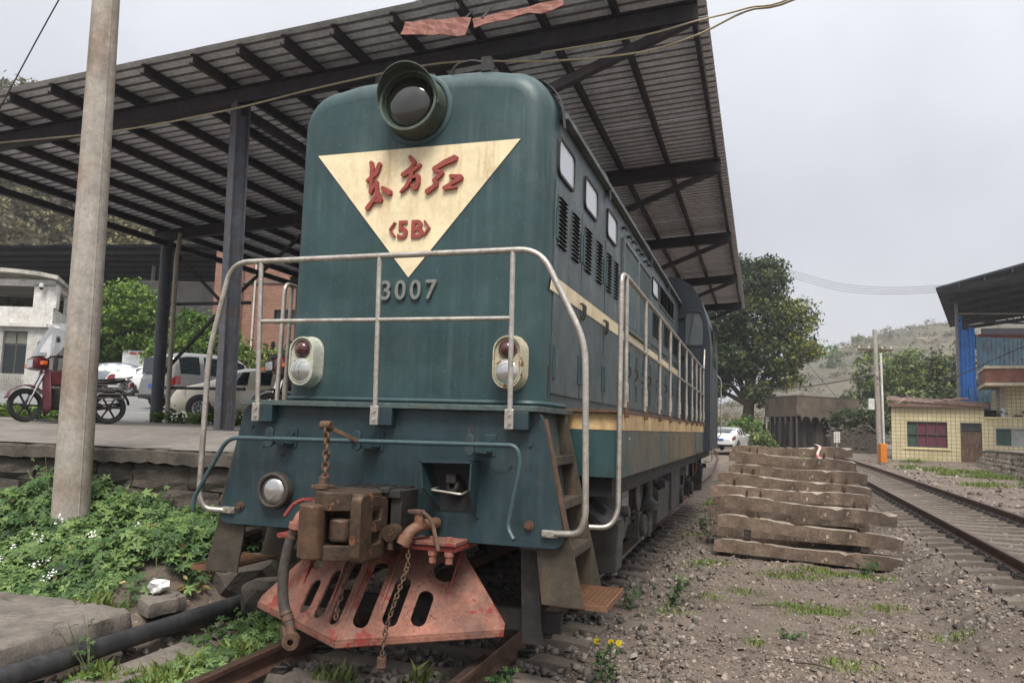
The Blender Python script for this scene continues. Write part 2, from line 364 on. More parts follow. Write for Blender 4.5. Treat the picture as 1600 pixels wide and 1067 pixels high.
# ================================================================== SETTING
def ss(a, b, x): t = np.clip((np.asarray(x, float) - a) / (b - a), 0, 1); return t * t * (3 - 2 * t)
def wob(x, y, s=1.0):
    x = np.asarray(x, float) * s; y = np.asarray(y, float) * s
    return (np.sin(x * 1.7 + 1.3 * np.sin(y * 1.1)) * np.cos(y * 1.9 + .7 * np.sin(x * 2.3)) + .5 * np.sin(x * 4.1 + y * 3.3) * np.cos(y * 4.7 - x * 2.9) + .25 * np.sin(x * 9.7 - y * 7.9) * np.cos(y * 11.3 + x * 5.1))
def zg(x, y):
    x = np.asarray(x, float); y = np.asarray(y, float)
    z = -.215 + .295 * ss(4.15, 4.9, x) + .055 * ss(1.3, 2.2, x)
    z = z + ss(26, 62, y) * np.where(x > 4.9, .33, .33 + .37 * (1 - ss(4.5, 5.25, x)))
    t = ss(-1.55, -2.5, x)
    z = z + t * (.22 + .48 * ss(4.6, 6.6, y)) * (1 - ss(8, 9, y) * .0)
    amp = .035 * np.where((np.abs(x) < 1.35) | (x > 4.6), .25, 1.0)
    return z + amp * wob(x, y, 1.3) * .6 + .012 * wob(x, y, 5)
def zl(x, y):
    p = -.6 * np.asarray(x, float) + .8 * np.asarray(y, float)
    return 1.45 - .16 * (1 - ss(6.75, 9.3, y)) + .055 * np.clip(p - 20, 0, 60)

M_dirt = mat('trodden_dirt', S(106, 94, 84), .95, var=.24, scale=1.1, dirt=(S(82, 72, 63), .5, .6), spots=(S(142, 131, 121), .3, 16), bump=1.0, bscale=34)
M_conc = mat('platform_concrete', S(124, 118, 112), .85, var=.12, scale=1.2, crack=(S(60, 55, 50), .5, .008), dirt=(S(92, 87, 81), .45, .7), spots=(S(86, 84, 70), .08, 3), bump=.15, bscale=30)
M_asph = mat('yard_asphalt', S(112, 111, 110), .9, var=.1, scale=.8, dirt=(S(92, 90, 88), .3, .3), bump=.2, bscale=50)
M_rail = mat('rusty_rail', S(92, 68, 56), .6, .35, var=.2, scale=8, dirt=(S(60, 48, 42), .45, 5), bump=.1, bscale=50)
M_railtop = mat('rail_head', S(110, 92, 82), .35, .7, var=.15, scale=10)
M_slp = mat('concrete_sleeper', S(108, 98, 89), .9, rnd=.15, var=.18, scale=5, dirt=(S(80, 70, 62), .5, 2.5), spots=(S(140, 130, 118), .12, 12), bump=.4, bscale=35)
M_slp2 = mat('stained_shaded_sleeper', S(108, 92, 78), .92, var=.28, scale=2.2, dirt=(S(60, 48, 40), .62, 1.3), spots=(S(168, 154, 136), .26, 5), bump=.9, bscale=20, rnd=.28)  # stack sleeper sides: stains, plus a darker base that paints in shade
M_stone = leafmat('ballast_stone', S(64, 60, 57), S(100, 94, 88), S(140, 132, 124), 0.0, .9)
M_stoneb = leafmat('brown_rubble_stone', S(76, 68, 61), S(117, 105, 95), S(160, 147, 135), 0.0, .92)
M_pole = mat('pole_concrete', S(156, 149, 140), .85, var=.1, scale=2, dirt=(S(124, 104, 86), .42, 1.2), streak=(S(104, 90, 76), .5), spots=(S(96, 82, 70), .16, 26), bump=.3, bscale=55)

def axis(a, b, fine0, fine1, df, grow=1.28):
    L = [fine0]; s = df
    while L[-1] > a: s *= grow; L.append(max(a, L[-1] - s))
    L = L[::-1]; n = int((fine1 - fine0) / df); L += [fine0 + df * i for i in range(1, n + 1)]
    s = df
    while L[-1] < b: s *= grow; L.append(min(b, L[-1] + s))
    return np.array(L)
def sheet(name, xs, ys, zf, m):
    X, Y = np.meshgrid(xs, ys); Z = zf(X, Y); V = np.stack([X, Y, Z], -1).reshape(-1, 3); nx = len(xs)
    i = np.arange(len(ys) - 1)[:, None] * nx + np.arange(nx - 1)[None]; i = i.ravel()
    return rawmesh(name, V, np.stack([i, i + 1, i + nx + 1, i + nx], 1), m, smooth=True)
g = sheet('ground', axis(-500, 600, -3.2, 9.5, .11), axis(-60, 900, 2.5, 17, .11), zg, M_dirt)
tag(g, 'trodden brown dirt strewn with rubble between the tracks', kind='structure')
def zplat(x, y): return zl(x, y) + .004 * wob(x, y, .8)
o = sheet('platform', np.linspace(-34, -2.0, 60), np.concatenate([np.linspace(6.72, 10, 16), np.linspace(10.5, 15.2, 8)]), zplat, M_conc); tag(o, 'grey concrete loading platform', kind='structure')
mb = MB(); mb.box(-2.1, -2.02, 6.9, 40, -.3, 1.27); o = mb.build('platform_edge', M_conc); tag(o, 'platform edge wall beside the track', kind='structure')
o = sheet('yard_road', np.linspace(-120, -2.0, 50), np.linspace(15.3, 90, 40), lambda x, y: zl(x, y) + .0, M_asph); tag(o, 'grey asphalt yard behind the platform', kind='structure')

# ---- retaining wall in front of the platform
wall = thing('retaining_wall', 'weathered stone and concrete retaining wall behind the weeds', 'wall', (-8, 6.75, .2), world=True)
M_wcap = mat('mossy_concrete_cap', S(88, 82, 74), .95, var=.22, scale=3, dirt=(S(54, 50, 44), .55, 1.6), spots=(S(84, 86, 52), .16, 4), bump=.5, bscale=22)
M_wst = mat('damp_wall_stone', S(80, 73, 66), .95, var=.22, scale=4, dirt=(S(54, 50, 46), .5, 2.2), spots=(S(120, 112, 102), .12, 7), bump=.9, bscale=18)
mb = MB(); mb.box(-20, -2.03, 6.86, 7.2, -.3, 1.2); mb.build('mortar_core', M_wst, wall)
x = -19.9; k = 0
while x < -2.2:
    L = random.uniform(1.6, 2.6); x1 = min(x + L, -2.04); b = MB(); nx = 14; rows = []
    def capz(xx): return 1.285 + .008 * math.sin(xx * 5)
    for (yy, dz) in ((7.3, 0), (6.73, 0), (6.715, -.03), (6.72, -.15), (6.9, -.16)):
        rows.append([(x + .006 + (x1 - x - .012) * i / nx, yy + (.012 * math.sin(i * 2.3 + x) if yy < 6.8 else 0), capz(x + L * i / nx) + dz + (.01 * math.sin(i * 3.1 + x) if dz < -.1 else 0)) for i in range(nx + 1)])
    b.grid(rows); b.add([r[0] for r in rows], [(0, 1, 2, 3, 4)]); b.add([r[-1] for r in rows], [(4, 3, 2, 1, 0)])
    b.build('coping_slab', M_wcap, wall, norm=True); x = x1
def rough_block(b, x0, x1, y0, y1, z0, z1, j=.03, n=3):
    """six-sided stone with an uneven front (towards -Y)"""
    rows = []
    for k in range(n + 1):
        z = z0 + (z1 - z0) * k / n
        rows.append([(x0 + (x1 - x0) * i / n + (random.uniform(-j, j) if 0 < i < n else random.uniform(0, j * .5) * (1 if i == 0 else -1)), y0 + random.uniform(0, j * 1.6) + (j * .8 if i in (0, n) or k in (0, n) else 0), z + random.uniform(-j, j) * .4) for i in range(n + 1)])
    b.grid(rows); P = rows
    fr = [P[0][i] for i in range(n + 1)] + [P[k][n] for k in range(1, n + 1)] + [P[n][i] for i in range(n - 1, -1, -1)] + [P[k][0] for k in range(n - 1, 0, -1)]
    m = len(fr); b.add(fr + [(x, y1, z) for x, y, z in fr], [(i, (i + 1) % m, m + (i + 1) % m, m + i) for i in range(m)])
z = .12
for row in range(4):
    h = (.24, .26, .25, .24)[row]; x = -9.5 + random.uniform(0, .4)
    while x < -2.15:
        L = random.uniform(.45, .95); b = MB(); rough_block(b, x + .002, min(x + L, -2.05) - .002, 6.77, 6.95, z + .002, z + h - .002, .03); b.build('stone', M_wst, wall, norm=True); x += L
    z += h

# ---- rails and sleepers
RP = [(-.066, -.152), (.066, -.152), (.066, -.142), (.012, -.122), (.008, -.05), (.035, -.036), (.035, -.006), (.028, 0), (-.028, 0), (-.035, -.006), (-.035, -.036), (-.008, -.05), (-.012, -.122), (-.066, -.142)]
def rail(path, off, parent, z0):
    b = MB(); n = len(RP); V = []
    for i, (cx, cy) in enumerate(path):
        a = path[max(i - 1, 0)]; c = path[min(i + 1, len(path) - 1)]; d = Vector((c[0] - a[0], c[1] - a[1], 0)).normalized(); s = Vector((d.y, -d.x, 0))
        for px, pz in RP: V.append(Vector((cx, cy, z0(cy))) + s * (off + px) + Vector((0, 0, pz)))
    F = [(i * n + j, i * n + (j + 1) % n, (i + 1) * n + (j + 1) % n, (i + 1) * n + j) for i in range(len(path) - 1) for j in range(n)]
    b.add(V, F); b.add(V[:n], [tuple(range(n))]); b.add(V[-n:], [tuple(range(n))[::-1]])
    o = b.build('rail', [M_rail, M_railtop], parent)
    for p in o.data.polygons:
        if p.normal.z > .9 and p.center.z > z0(p.center.y) - .02: p.material_index = 1
    return o
def sleeper_mesh(name, waist=.035, j=0.0, seed=0, L=2.5):
    """pre-stressed concrete sleeper: lower in the middle, narrower at the top"""
    rn = random.Random(seed); b = MB(); rows = []
    KX = [-1, -.96, -.74, -.5, -.3, -.12, .12, .3, .5, .74, .96, 1]; KH = [.158, .178, .19, .187, .170, .160, .160, .170, .187, .19, .178, .158]; KW = [.13, .14, .14, .138, .128, .124, .124, .128, .138, .14, .14, .13]
    f = lambda: rn.uniform(-j, j) * (3.0 if rn.random() < .12 else .8)
    for s in np.linspace(-1, 1, 12 if j < .01 else 26):
        hz, w = float(np.interp(s, KX, KH)), float(np.interp(s, KX, KW)); x = s * L / 2
        rows.append([(x, -w + f() * .6, 0), (x + f() * .5, -w * .72 + f(), hz - abs(f())), (x + f() * .5, w * .72 + f(), hz - abs(f())), (x, w + f() * .6, 0)])
    b.grid(rows, closed=True)
    for i in range(len(b.f)): b.mi[i] = 1 if i % 4 == 1 else 0
    b.add(rows[0], [(0, 1, 2, 3)]); b.add(rows[-1], [(3, 2, 1, 0)])
    return b.mesh(name)
def clip_mesh():
    b = MB(); b.box(-.05, .05, -.07, .07, 0, .022); b.cyl((0, 0, .02), (0, 0, .075), .013, 6); b.cyl((0, 0, .022), (0, 0, .045), .026, 6)
    b.tube([(-.05, -.06, .02), (-.02, -.07, .05), (.05, -.03, .045), (.06, .03, .03), (0, .07, .045), (-.05, .06, .02)], .009, 5)
    return b.mesh('clip')
SLY = []
def make_track(label, path, z0, spacing, y0, y1, clipmax, curve):
    t = thing('railway_track', None, None, (path[0][0], path[0][1], z0(path[0][1]) - .3), kind='structure', world=True); t['label'] = label
    for s in (-1, 1): rail(path, s * .7525, t, z0)
    sm = [sleeper_mesh('sleeper', j=.006, seed=q) for q in range(3)]
    for m in sm: m.materials.append(M_slp); m.materials.append(M_slp)
    SLY.append([]); cm = clip_mesh(); cm.materials.append(M_black); y = y0; n = 0; inv = Matrix.Translation(-Vector(t.location))
    while y < y1:
        cx, dx = curve(y); a = math.atan2(dx, 1)
        o = bpy.data.objects.new('sleeper', sm[n % 3]); COL.objects.link(o); o.parent = t; o.matrix_parent_inverse = inv
        o.location = (cx + random.uniform(-.02, .02), y, z0(y) - .34); o.rotation_euler = (0, random.uniform(-.008, .008), -a + random.uniform(-.015, .015))
        SLY[-1].append(y)
        if y < clipmax:
            for s in (-1, 1):
                for q in (-1, 1):
                    c = bpy.data.objects.new('clip', cm); COL.objects.link(c); c.parent = t; c.matrix_parent_inverse = inv
                    c.location = (cx + s * .7525 + q * .115, y, z0(y) - .158); c.rotation_euler = (0, 0, random.uniform(-.2, .2) + (PI if q < 0 else 0))
        n += 1; y += spacing * random.uniform(.96, 1.04)
    return t
path1 = [(0, -8), (0, 6), (0, 20), (0, 32), (-.4, 45), (-1.5, 60)]
make_track('near rusty railway track under the green locomotive', path1, lambda y: .6 * float(ss(28, 62, y)), .57, 3.9, 31, 15, lambda y: (0, 0))
def c2(y): return (5.93 + .0185 * y - .0022 * max(0, y - 28) ** 2, .0185 - .0044 * max(0, y - 28))
path2 = [(c2(y)[0], y) for y in np.arange(4, 52, 1.0)]
make_track('second railway track running past the sleeper stack', path2, lambda y: .36 + .28 * float(ss(28, 62, y)), .58, 8.0, 46, 26, c2)

# ---- loose stones
ICO = None
def ico():
    V = np.array([(x, y, z) for z in (-1, 1) for y in (-1, 1) for x in (-1, 1)], float) * .62
    V = np.concatenate([V, [(0, 0, .95)]]); F = np.array([(0, 1, 5), (0, 5, 4), (1, 3, 7), (1, 7, 5), (3, 2, 6), (3, 6, 7), (2, 0, 4), (2, 4, 6), (4, 5, 8), (5, 7, 8), (7, 6, 8), (6, 4, 8)]); return V, F
IV, IF = ico()
def stones(name, pts, size, m, label, flat=.55, parent=None):
    n = len(pts); nv = len(IV)
    V = np.repeat(IV[None], n, 0) + RNG.uniform(-.33, .33, (n, nv, 3))
    sc = size[:, None] * np.stack([RNG.uniform(.7, 1.3, n), RNG.uniform(.6, 1.0, n), RNG.uniform(.35, .75, n) * flat / .55], 1)
    V *= sc[:, None]
    a = RNG.uniform(0, 2 * PI, n); b = RNG.normal(0, .45, n); c = RNG.normal(0, .45, n)
    x, y, z = V[..., 0].copy(), V[..., 1].copy(), V[..., 2].copy()
    y, z = y * np.cos(b)[:, None] - z * np.sin(b)[:, None], y * np.sin(b)[:, None] + z * np.cos(b)[:, None]
    x, z = x * np.cos(c)[:, None] - z * np.sin(c)[:, None], x * np.sin(c)[:, None] + z * np.cos(c)[:, None]
    x, y = x * np.cos(a)[:, None] - y * np.sin(a)[:, None], x * np.sin(a)[:, None] + y * np.cos(a)[:, None]
    V = np.stack([x, y, z], -1) + pts[:, None]
    F = (IF[None] + (np.arange(n) * nv)[:, None, None]).reshape(-1, 3)
    tint = np.repeat(np.clip(RNG.normal(.5, .26, n), 0, 1), nv)
    o = rawmesh(name, V.reshape(-1, 3), F, m, tint)
    return tag(o, label, kind='stuff')
def scatter(n, x0, x1, y0, y1, keep, ybias=1.0):
    x = RNG.uniform(x0, x1, n); y = y0 + (y1 - y0) * RNG.uniform(0, 1, n) ** ybias; k = keep(x, y) > RNG.uniform(0, 1, n); return x[k], y[k]
def off_sleeper(x, y, t, h=.13):
    q = np.array(SLY[t]); i = np.clip(np.searchsorted(q, y), 1, len(q) - 1); return np.minimum(np.abs(y - q[i]), np.abs(y - q[i - 1])) > h
# ballast: thick in and beside the near track
x, y = scatter(26000, -1.9, 2.1, 3.6, 24, lambda x, y: (1 - .86 * ss(.85, 1.35, x)) * (1 - .8 * ss(-1.0, -1.5, x)), 1.7)
s = np.abs(RNG.normal(.022, .010, len(x))) + .008; k = (np.abs(np.abs(x) - .7525) > .09) & ((np.abs(x) > 1.28) | off_sleeper(x, y, 0)); x, y, s = x[k], y[k], s[k]
stones('ballast', np.stack([x, y, zg(x, y) + s * .3 + .012], 1), s, M_stone, 'grey crushed stone ballast of the near track')
x, y = scatter(62000, 1.1, 5.2, 4.5, 19, lambda x, y: np.clip(.5 + .45 * wob(x, y, .55), .16, 1), 1.7)
s = np.clip(RNG.lognormal(-4.62, .55, len(x)), .006, .055)
stones('rubble', np.stack([x, y, zg(x, y) + s * .22], 1), s, M_stoneb, 'flat brown rubble scattered over the dirt', .42)
x, y = scatter(14000, 4.2, 7.9, 8, 40, lambda x, y: np.ones_like(x), 1.6); s = np.abs(RNG.normal(.028, .012, len(x))) + .01; k = off_sleeper(x, y, 1); x, y, s = x[k], y[k], s[k]
stones('ballast', np.stack([x, y, zg(x, y) + s * .1 - .01], 1), s * .85, M_stone, 'brown grey stone ballast of the second track')
x, y = scatter(2600, 7.5, 13, 14, 48, lambda x, y: np.ones_like(x), 1.6); s = np.clip(RNG.lognormal(-3.4, .6, len(x)), .015, .14)
stones('rubble', np.stack([x, y, zg(x, y) + s * .2], 1), s, M_stoneb, 'loose stones below the stone bank wall', .42)

# ---- steel canopy over the locomotive and platform
ZB = lambda x: 6.66 + .0615 * x
M_roof = mat('corrugated_roof_sheet', S(232, 238, 252), .7, .0, var=.1, scale=1.6, dirt=(S(176, 174, 180), .4, .9), spots=(S(104, 68, 50), .1, 5), bump=.05, bscale=20)
M_frame = mat('dark_canopy_steel', S(54, 52, 57), .7, .2, var=.2, scale=4, dirt=(S(74, 58, 48), .35, 3), spots=(S(88, 60, 44), .08, 12))
M_hpost = mat('worn_blue_grey_post', S(82, 86, 96), .55, .3, var=.2, scale=4, dirt=(S(96, 78, 66), .4, 3), streak=(S(122, 112, 102), .5), spots=(S(92, 56, 36), .12, 12))
M_flash = mat('brown_flashing_sheet', S(122, 76, 64), .7, var=.12, scale=5, dirt=(S(112, 70, 58), .4, 4), spots=(S(180, 130, 108), .1, 16))
can = thing('steel_canopy', 'large steel canopy with corrugated roof over the locomotive and platform', 'canopy', (-4.68, 9.3, 1.4), world=True)
RY = [9.3, 15.1, 20.9, 26.7, 32.5]; PX = [1.86, .92, 0, -.9, -1.8, -2.65, -3.4, -4.1, -4.86, -5.7, -6.55, -7.4, -8.2, -9.0, -9.8, -10.6, -11.35]
for y in RY:
    b = MB(); b.ibeam((-11.5, y, ZB(-11.5)), (1.92, y, ZB(1.92)), .15, .26, .014); b.build('rafter', M_frame, can)
    b = MB(); b.bar((1.8, y + .02, ZB(1.8) - .1), (-2.3, y + .02, 5.05), .11, .11); b.build('brace', M_frame, can)
    b = MB(); b.box(-2.42, -2.22, y - .1, y + .1, 1.2, ZB(-2.3) - .13); b.build('post', M_hpost, can)
for x in PX:
    b = MB(); z = ZB(x) + .205
    b.box(x - .006, x + .006, 8.45, 35.4, z - .06, z + .08); b.box(x - .06, x - .006, 8.45, 35.4, z - .06, z - .05); b.box(x - .06, x - .006, 8.45, 35.4, z + .07, z + .08); b.box(x - .06, x - .05, 8.45, 35.4, z - .05, z - .03)
    b.build('purlin', M_frame, can)
b = MB(); CW = .82; ys = []; zs = []; p = .205
for k in range(5):
    for dy, dz in ((0, 0), (.14, 0), (.15, .05), (.195, .05)):
        if k * p + dy <= CW + .12: ys.append(k * p + dy); zs.append(dz)
b.grid([[(X, y, z) for y, z in zip(ys, zs)] for X in (0, 1.1, 2.3, 3.47)])
nseg = len(ys) - 1
for i_ in range(len(b.f)): b.mi[i_] = 1 if (zs[i_ % nseg] > 0 or zs[i_ % nseg + 1] > 0) else 0
shm = b.mesh('roof_sheet', norm=False); shm.materials.append(M_roof); shm.materials.append(mat('shaded_grimy_rib', S(150, 150, 158), .8, var=.2, scale=3, dirt=(S(84, 70, 62), .4, 1.5)))  # rib grooves coloured darker to paint in their shade, with dirt patches over it
inv = Matrix.Translation(-Vector(can.location)); sl = math.atan(.0615)
for j in range(4):
    for i in range(33):
        X = -11.62 + j * 3.385; Y = 8.36 + i * CW
        o = bpy.data.objects.new('roof_sheet', shm); COL.objects.link(o); o.parent = can; o.matrix_parent_inverse = inv
        o.location = (X, Y + random.uniform(-.004, .004), ZB(X) + .293 + .0015 * (i % 2) + .006 * j); o.rotation_euler = (0, -sl, 0)
def crumple(name, P, m, parent, n=8, a=.02, th=.012):
    P = [Vector(p) for p in P]; b = MB(); rows = []
    for j in range(4):
        v = j / 3
        rows.append([((P[0] * (1 - u) + P[1] * u) * (1 - v) + (P[3] * (1 - u) + P[2] * u) * v + Vector((0, a * math.sin(u * 14 + j), random.uniform(-a, a) * (.7 if j == 3 else .2)))) for u in [i / n for i in range(n + 1)]])
    b.grid(rows); o = b.build(name, m, parent, norm=False); s = o.modifiers.new('s', 'SOLIDIFY'); s.thickness = th; return o
crumple('flashing_sheet', [(-1.51, 8.22, 6.53), (-.645, 8.22, 6.48), (-.675, 8.16, 6.215), (-1.535, 8.16, 6.34)], M_flash, can)
crumple('flashing_sheet', [(-.635, 8.24, 6.46), (.478, 8.24, 6.55), (.511, 8.18, 6.42), (-.58, 8.18, 6.32)], M_flash, can)
for x in (-1.4, -.75, -.5, .4): b = MB(); b.bar((x, 8.5, ZB(x) + .1), (x, 8.22, 6.45), .03, .012); b.build('flashing_strap', M_frame, can)
for y in RY:
    b = MB(); lean = .1 if y == 9.3 else 0
    zb = float(zl(-4.6, y)) - .02
    b.ibeam((-4.68 + lean, y, zb), (-4.68, y, ZB(-4.68) - .12), .19, .22, .014, up=(.5, 1, 0)); b.box(-4.85 + lean, -4.5 + lean, y - .17, y + .17, zb, zb + .035)
    b.build('post', M_hpost, can)
    b = MB(); zb = float(zl(-11, y)) - .02; b.cyl((-11.02, y, zb), (-11.1, y, ZB(-11) - .12), .14, 18); b.cyl((-11.02, y, zb), (-11.02, y, zb + .03), .2, 18); b.build('post', mat('dark_grey_post', S(66, 70, 76), .6, .2, var=.12, scale=3, streak=(S(92, 84, 78), .3), spots=(S(84, 50, 34), .05, 8)), can, smooth=40)
    for p, q in (((-10.95, y, 2.6), (-9.3, y, 4.22)), ((-10.9, y, 5.6), (-9.3, y, 4.22)), ((-9.3, y, 4.22), (-7.0, y, 6.1))):
        if y > 10: b = MB(); b.bar(p, q, .06, .06); b.build('brace', M_frame, can)
    if y > 10:
        for z in (2.28, 4.28):
            b = MB(); b.bar((-10.95, y, z), (-8.6, y, z), .07, .07); b.build('tie_bar', M_frame, can)
for x in (-4.68, -11.05):
    for i in range(4): b = MB(); b.bar((x, RY[i], ZB(x) - .22), (x, RY[i + 1], ZB(x) - .22), .1, .13); b.build('girder', M_frame, can)
b = MB(); b.tube(rounded([(-10.68, 15.05, 6.0), (-10.7, 15.0, 5.4), (-10.62, 15.0, 1.55), (-10.5, 14.9, 1.45)], .2), .055, 10); b.build('drainpipe', mat('pale_plastic_pipe', S(160, 150, 132), .6, var=.1, streak=(S(110, 92, 74), .4)), can, smooth=40)
# cables strapped along the front rafter
M_cable = mat('pale_cable', S(170, 158, 132), .6, var=.12, scale=6); M_wire = mat('dark_wire', S(46, 44, 46), .6)
def cable(name, pts, r, m, label, cat='cable', n=6, group=None):
    P = [Vector(p) for p in pts]; out = []
    for i in range(len(P) - 1):
        a, b2, c, d = P[max(i - 1, 0)], P[i], P[i + 1], P[min(i + 2, len(P) - 1)]
        for k in range(6):
            t = k / 6; out.append(.5 * ((2 * b2) + (c - a) * t + (2 * a - 5 * b2 + 4 * c - d) * t * t + (3 * b2 - a - 3 * c + d) * t ** 3))
    out.append(P[-1]); b = MB(); b.tube(out, r, n); o = b.build(name, m, smooth=60); return tag(o, label, cat, group)
cable('cable', [(-11.1, 9.12, 5.98), (-9.15, 9.12, 5.97), (-6.8, 9.12, 5.96), (-4.8, 9.12, 6.09), (-3.03, 9.12, 6.3), (-1.39, 9.12, 6.42), (.11, 9.12, 6.27), (1.25, 9.1, 6.24), (1.93, 9.0, 6.32), (2.49, 9.0, 6.54), (3.4, 8.9, 6.7), (7, 8.4, 8.2), (16, 7, 9.6)], .013, M_cable, 'lower pale cable sagging along the canopy front and off to the right')
cable('cable', [(.0, 9.05, 6.36), (1.24, 9.05, 6.42), (1.93, 9.0, 6.5), (2.49, 8.97, 6.56), (3.4, 8.88, 6.73), (7, 8.35, 8.25), (16, 6.9, 9.7)], .011, M_cable, 'upper pale cable splitting off above the locomotive hood')

# ---- tall concrete pole in front of the platform
pole = thing('concrete_pole', 'tall tapered concrete utility pole among the weeds by the platform', 'utility pole', (-3.92, 6.2, .4), world=True)
b = MB(); pr = []; 
for i in range(15): h = .35 + i * .62; t = (h - .777) / 5.294; pr.append(((-3.921 - .147 * t, 6.2, h), .172 - .0072 * (h - .7)))
b.tube([p for p, r in pr], 0, 28, rs=[r for p, r in pr]); b.build('shaft', M_pole, pole, smooth=50)
b = MB(); b.tube([Vector(p) + Vector((r * .93, -r * .33, 0)) for p, r in pr], .009, 6); b.build('mould_seam', M_pole, pole)
b = MB(); b.bar((-4.76, 6.05, 8.6), (-3.36, 6.05, 8.6), .08, .08); b.build('crossarm', M_frame, pole)
cable('cable', [(-3.9, 6.6, 8.5), (-5.69, 7, 6.75), (-6.49, 7, 5.42), (-7.6, 7.2, 4.1), (-9, 7.6, 3.2)], .009, M_wire, 'thin black guy wire slanting down past the concrete pole')

# ---- far hill on the right, wooded slope on the left
M_hill = mat('scrub_hill', S(92, 85, 71), .95, var=.25, scale=.05, dirt=(S(66, 68, 48), .55, .035), spots=(S(124, 108, 86), .3, .12), bump=0)
def hillz(x, y):
    d = np.array([-60, -6.5, 12.3, 24.1, 38.3, 52.4, 68.9, 85.3, 99.4, 140, 220, 330]); h = np.array([6, 10, 20, 30.5, 36, 40, 42.5, 43.5, 42, 34, 22, 8])
    crest = np.interp(x - (y - 325) * .12, d, h); f = ss(120, 322, y) ** 1.25 * (1 - .6 * ss(330, 520, y))
    z = crest * f; ter = 4.2; zz = z + .6 * wob(x, y, .04); fr = zz / ter - np.floor(zz / ter)
    return .3 + np.floor(zz / ter) * ter + ter * ss(.35, .85, fr) * 1.0 + .5 * wob(x, y, .11) * ss(2, 10, z)
o = sheet('hill', np.linspace(-70, 340, 150), np.linspace(110, 540, 170), hillz, M_hill); tag(o, 'hazy terraced scrub hill beyond the yellow hut', kind='structure')
M_slope = mat('dry_wooded_slope', S(70, 64, 50), .95, var=.2, scale=.2, dirt=(S(70, 72, 50), .5, .12))
def slopez(x, y):
    p = -.75 * x + .66 * y; return 1.2 + 40 * ss(50, 115, p) + 1.2 * wob(x, y, .12)
o = sheet('hillside', np.linspace(-190, -20, 60), np.linspace(36, 190, 60), slopez, M_slope); tag(o, 'dry wooded hillside behind the white building', kind='structure')
# ================================================================== LOCOMOTIVE (front towards -Y)
LO = thing('locomotive', 'dark green diesel locomotive with cream triangle emblem and number 3007', 'locomotive', (0, 12, 0), world=True)
HW, ZT, ZD, YF = 1.1, 4.50, 1.80, 5.53
def hood_outline(d, n=8):
    hw, zt = HW - d, ZT - d; rc = max(.34 - d, .12); P = []
    P.append((hw, ZD)); P.append((hw, 2.7)); P.append((hw, 3.6))
    for k in range(n + 1): a = PI / 2 * k / n; P.append((hw - rc + rc * math.cos(a), zt - .05 - rc + rc * math.sin(a)))
    for k in range(1, 8): u = k / 8; x = (hw - rc) * (1 - 2 * u); P.append((x, zt - .05 * (x / hw) ** 2))
    for k in range(n + 1): a = PI / 2 + PI / 2 * k / n; P.append((-hw + rc + rc * math.cos(a), zt - .05 - rc + rc * math.sin(a)))
    P += [(-hw, 3.6), (-hw, 2.7), (-hw, ZD)]; return P
b = MB(); rows = []; r = .17
for k in range(9):
    a = PI / 2 * k / 8; d = r * (1 - math.sin(a)); rows.append([(x, YF + r * (1 - math.cos(a)), z) for x, z in hood_outline(d)])
rows.append([(x, 5.84, z) for x, z in hood_outline(0)])
b.grid(rows); b.add(rows[0], [tuple(range(len(rows[0])))]); o = b.build('hood_front', M_green, LO, smooth=35)
b = MB(); b.grid([[(x * .998, y, z - .002) for x, z in hood_outline(0)] for y in (5.84, 8, 10.5, 13, 15.55)]); b.build('hood', M_side, LO, smooth=35)
# base moulding of the hood
b = MB(); b.tube(rounded([(-1.11, 6.2, 1.815), (-1.11, 5.52, 1.815), (1.11, 5.52, 1.815), (1.11, 6.2, 1.815)], .18, 6), .022, 6); b.build('base_moulding', M_green, LO, smooth=50)
# roof cladding in sections, with rubber flaps at the joints
ol = [p for p in hood_outline(-.025) if p[1] > 4.12]
for y0, y1 in ((5.9, 7.86), (7.9, 11.16), (11.2, 13.4), (13.44, 15.52)):
    b = MB(); e = [(1.135, 4.17)] + ol + [(-1.135, 4.17)]
    b.grid([[(x, y, z) for x, z in e] for y in (y0, y1)]); b.grid([[(x * .97, y, z - .03) for x, z in e] for y in (y0, y1)])
    for y in (y0, y1): b.grid([[(x, y, z) for x, z in e], [(x * .97, y, z - .03) for x, z in e]])
    for s in (1, -1): b.box(s * 1.135 - .03, s * 1.135 + .03, y0, y1, 4.13, 4.175)
    b.build('roof_panel', M_grip, LO, smooth=35)
for y in (5.86, 7.88, 11.18, 13.42):
    b = MB(); e = [(1.15, 4.02)] + [(x * 1.012, z + .012) for x, z in ol] + [(-1.15, 4.02)]
    b.grid([[(x, y - .05, z) for x, z in e], [(x * 1.006, y, z + .012) for x, z in e], [(x, y + .06, z - .02 * (z < 4.1)) for x, z in e]]); b.build('roof_flap', M_tarp, LO, smooth=40)

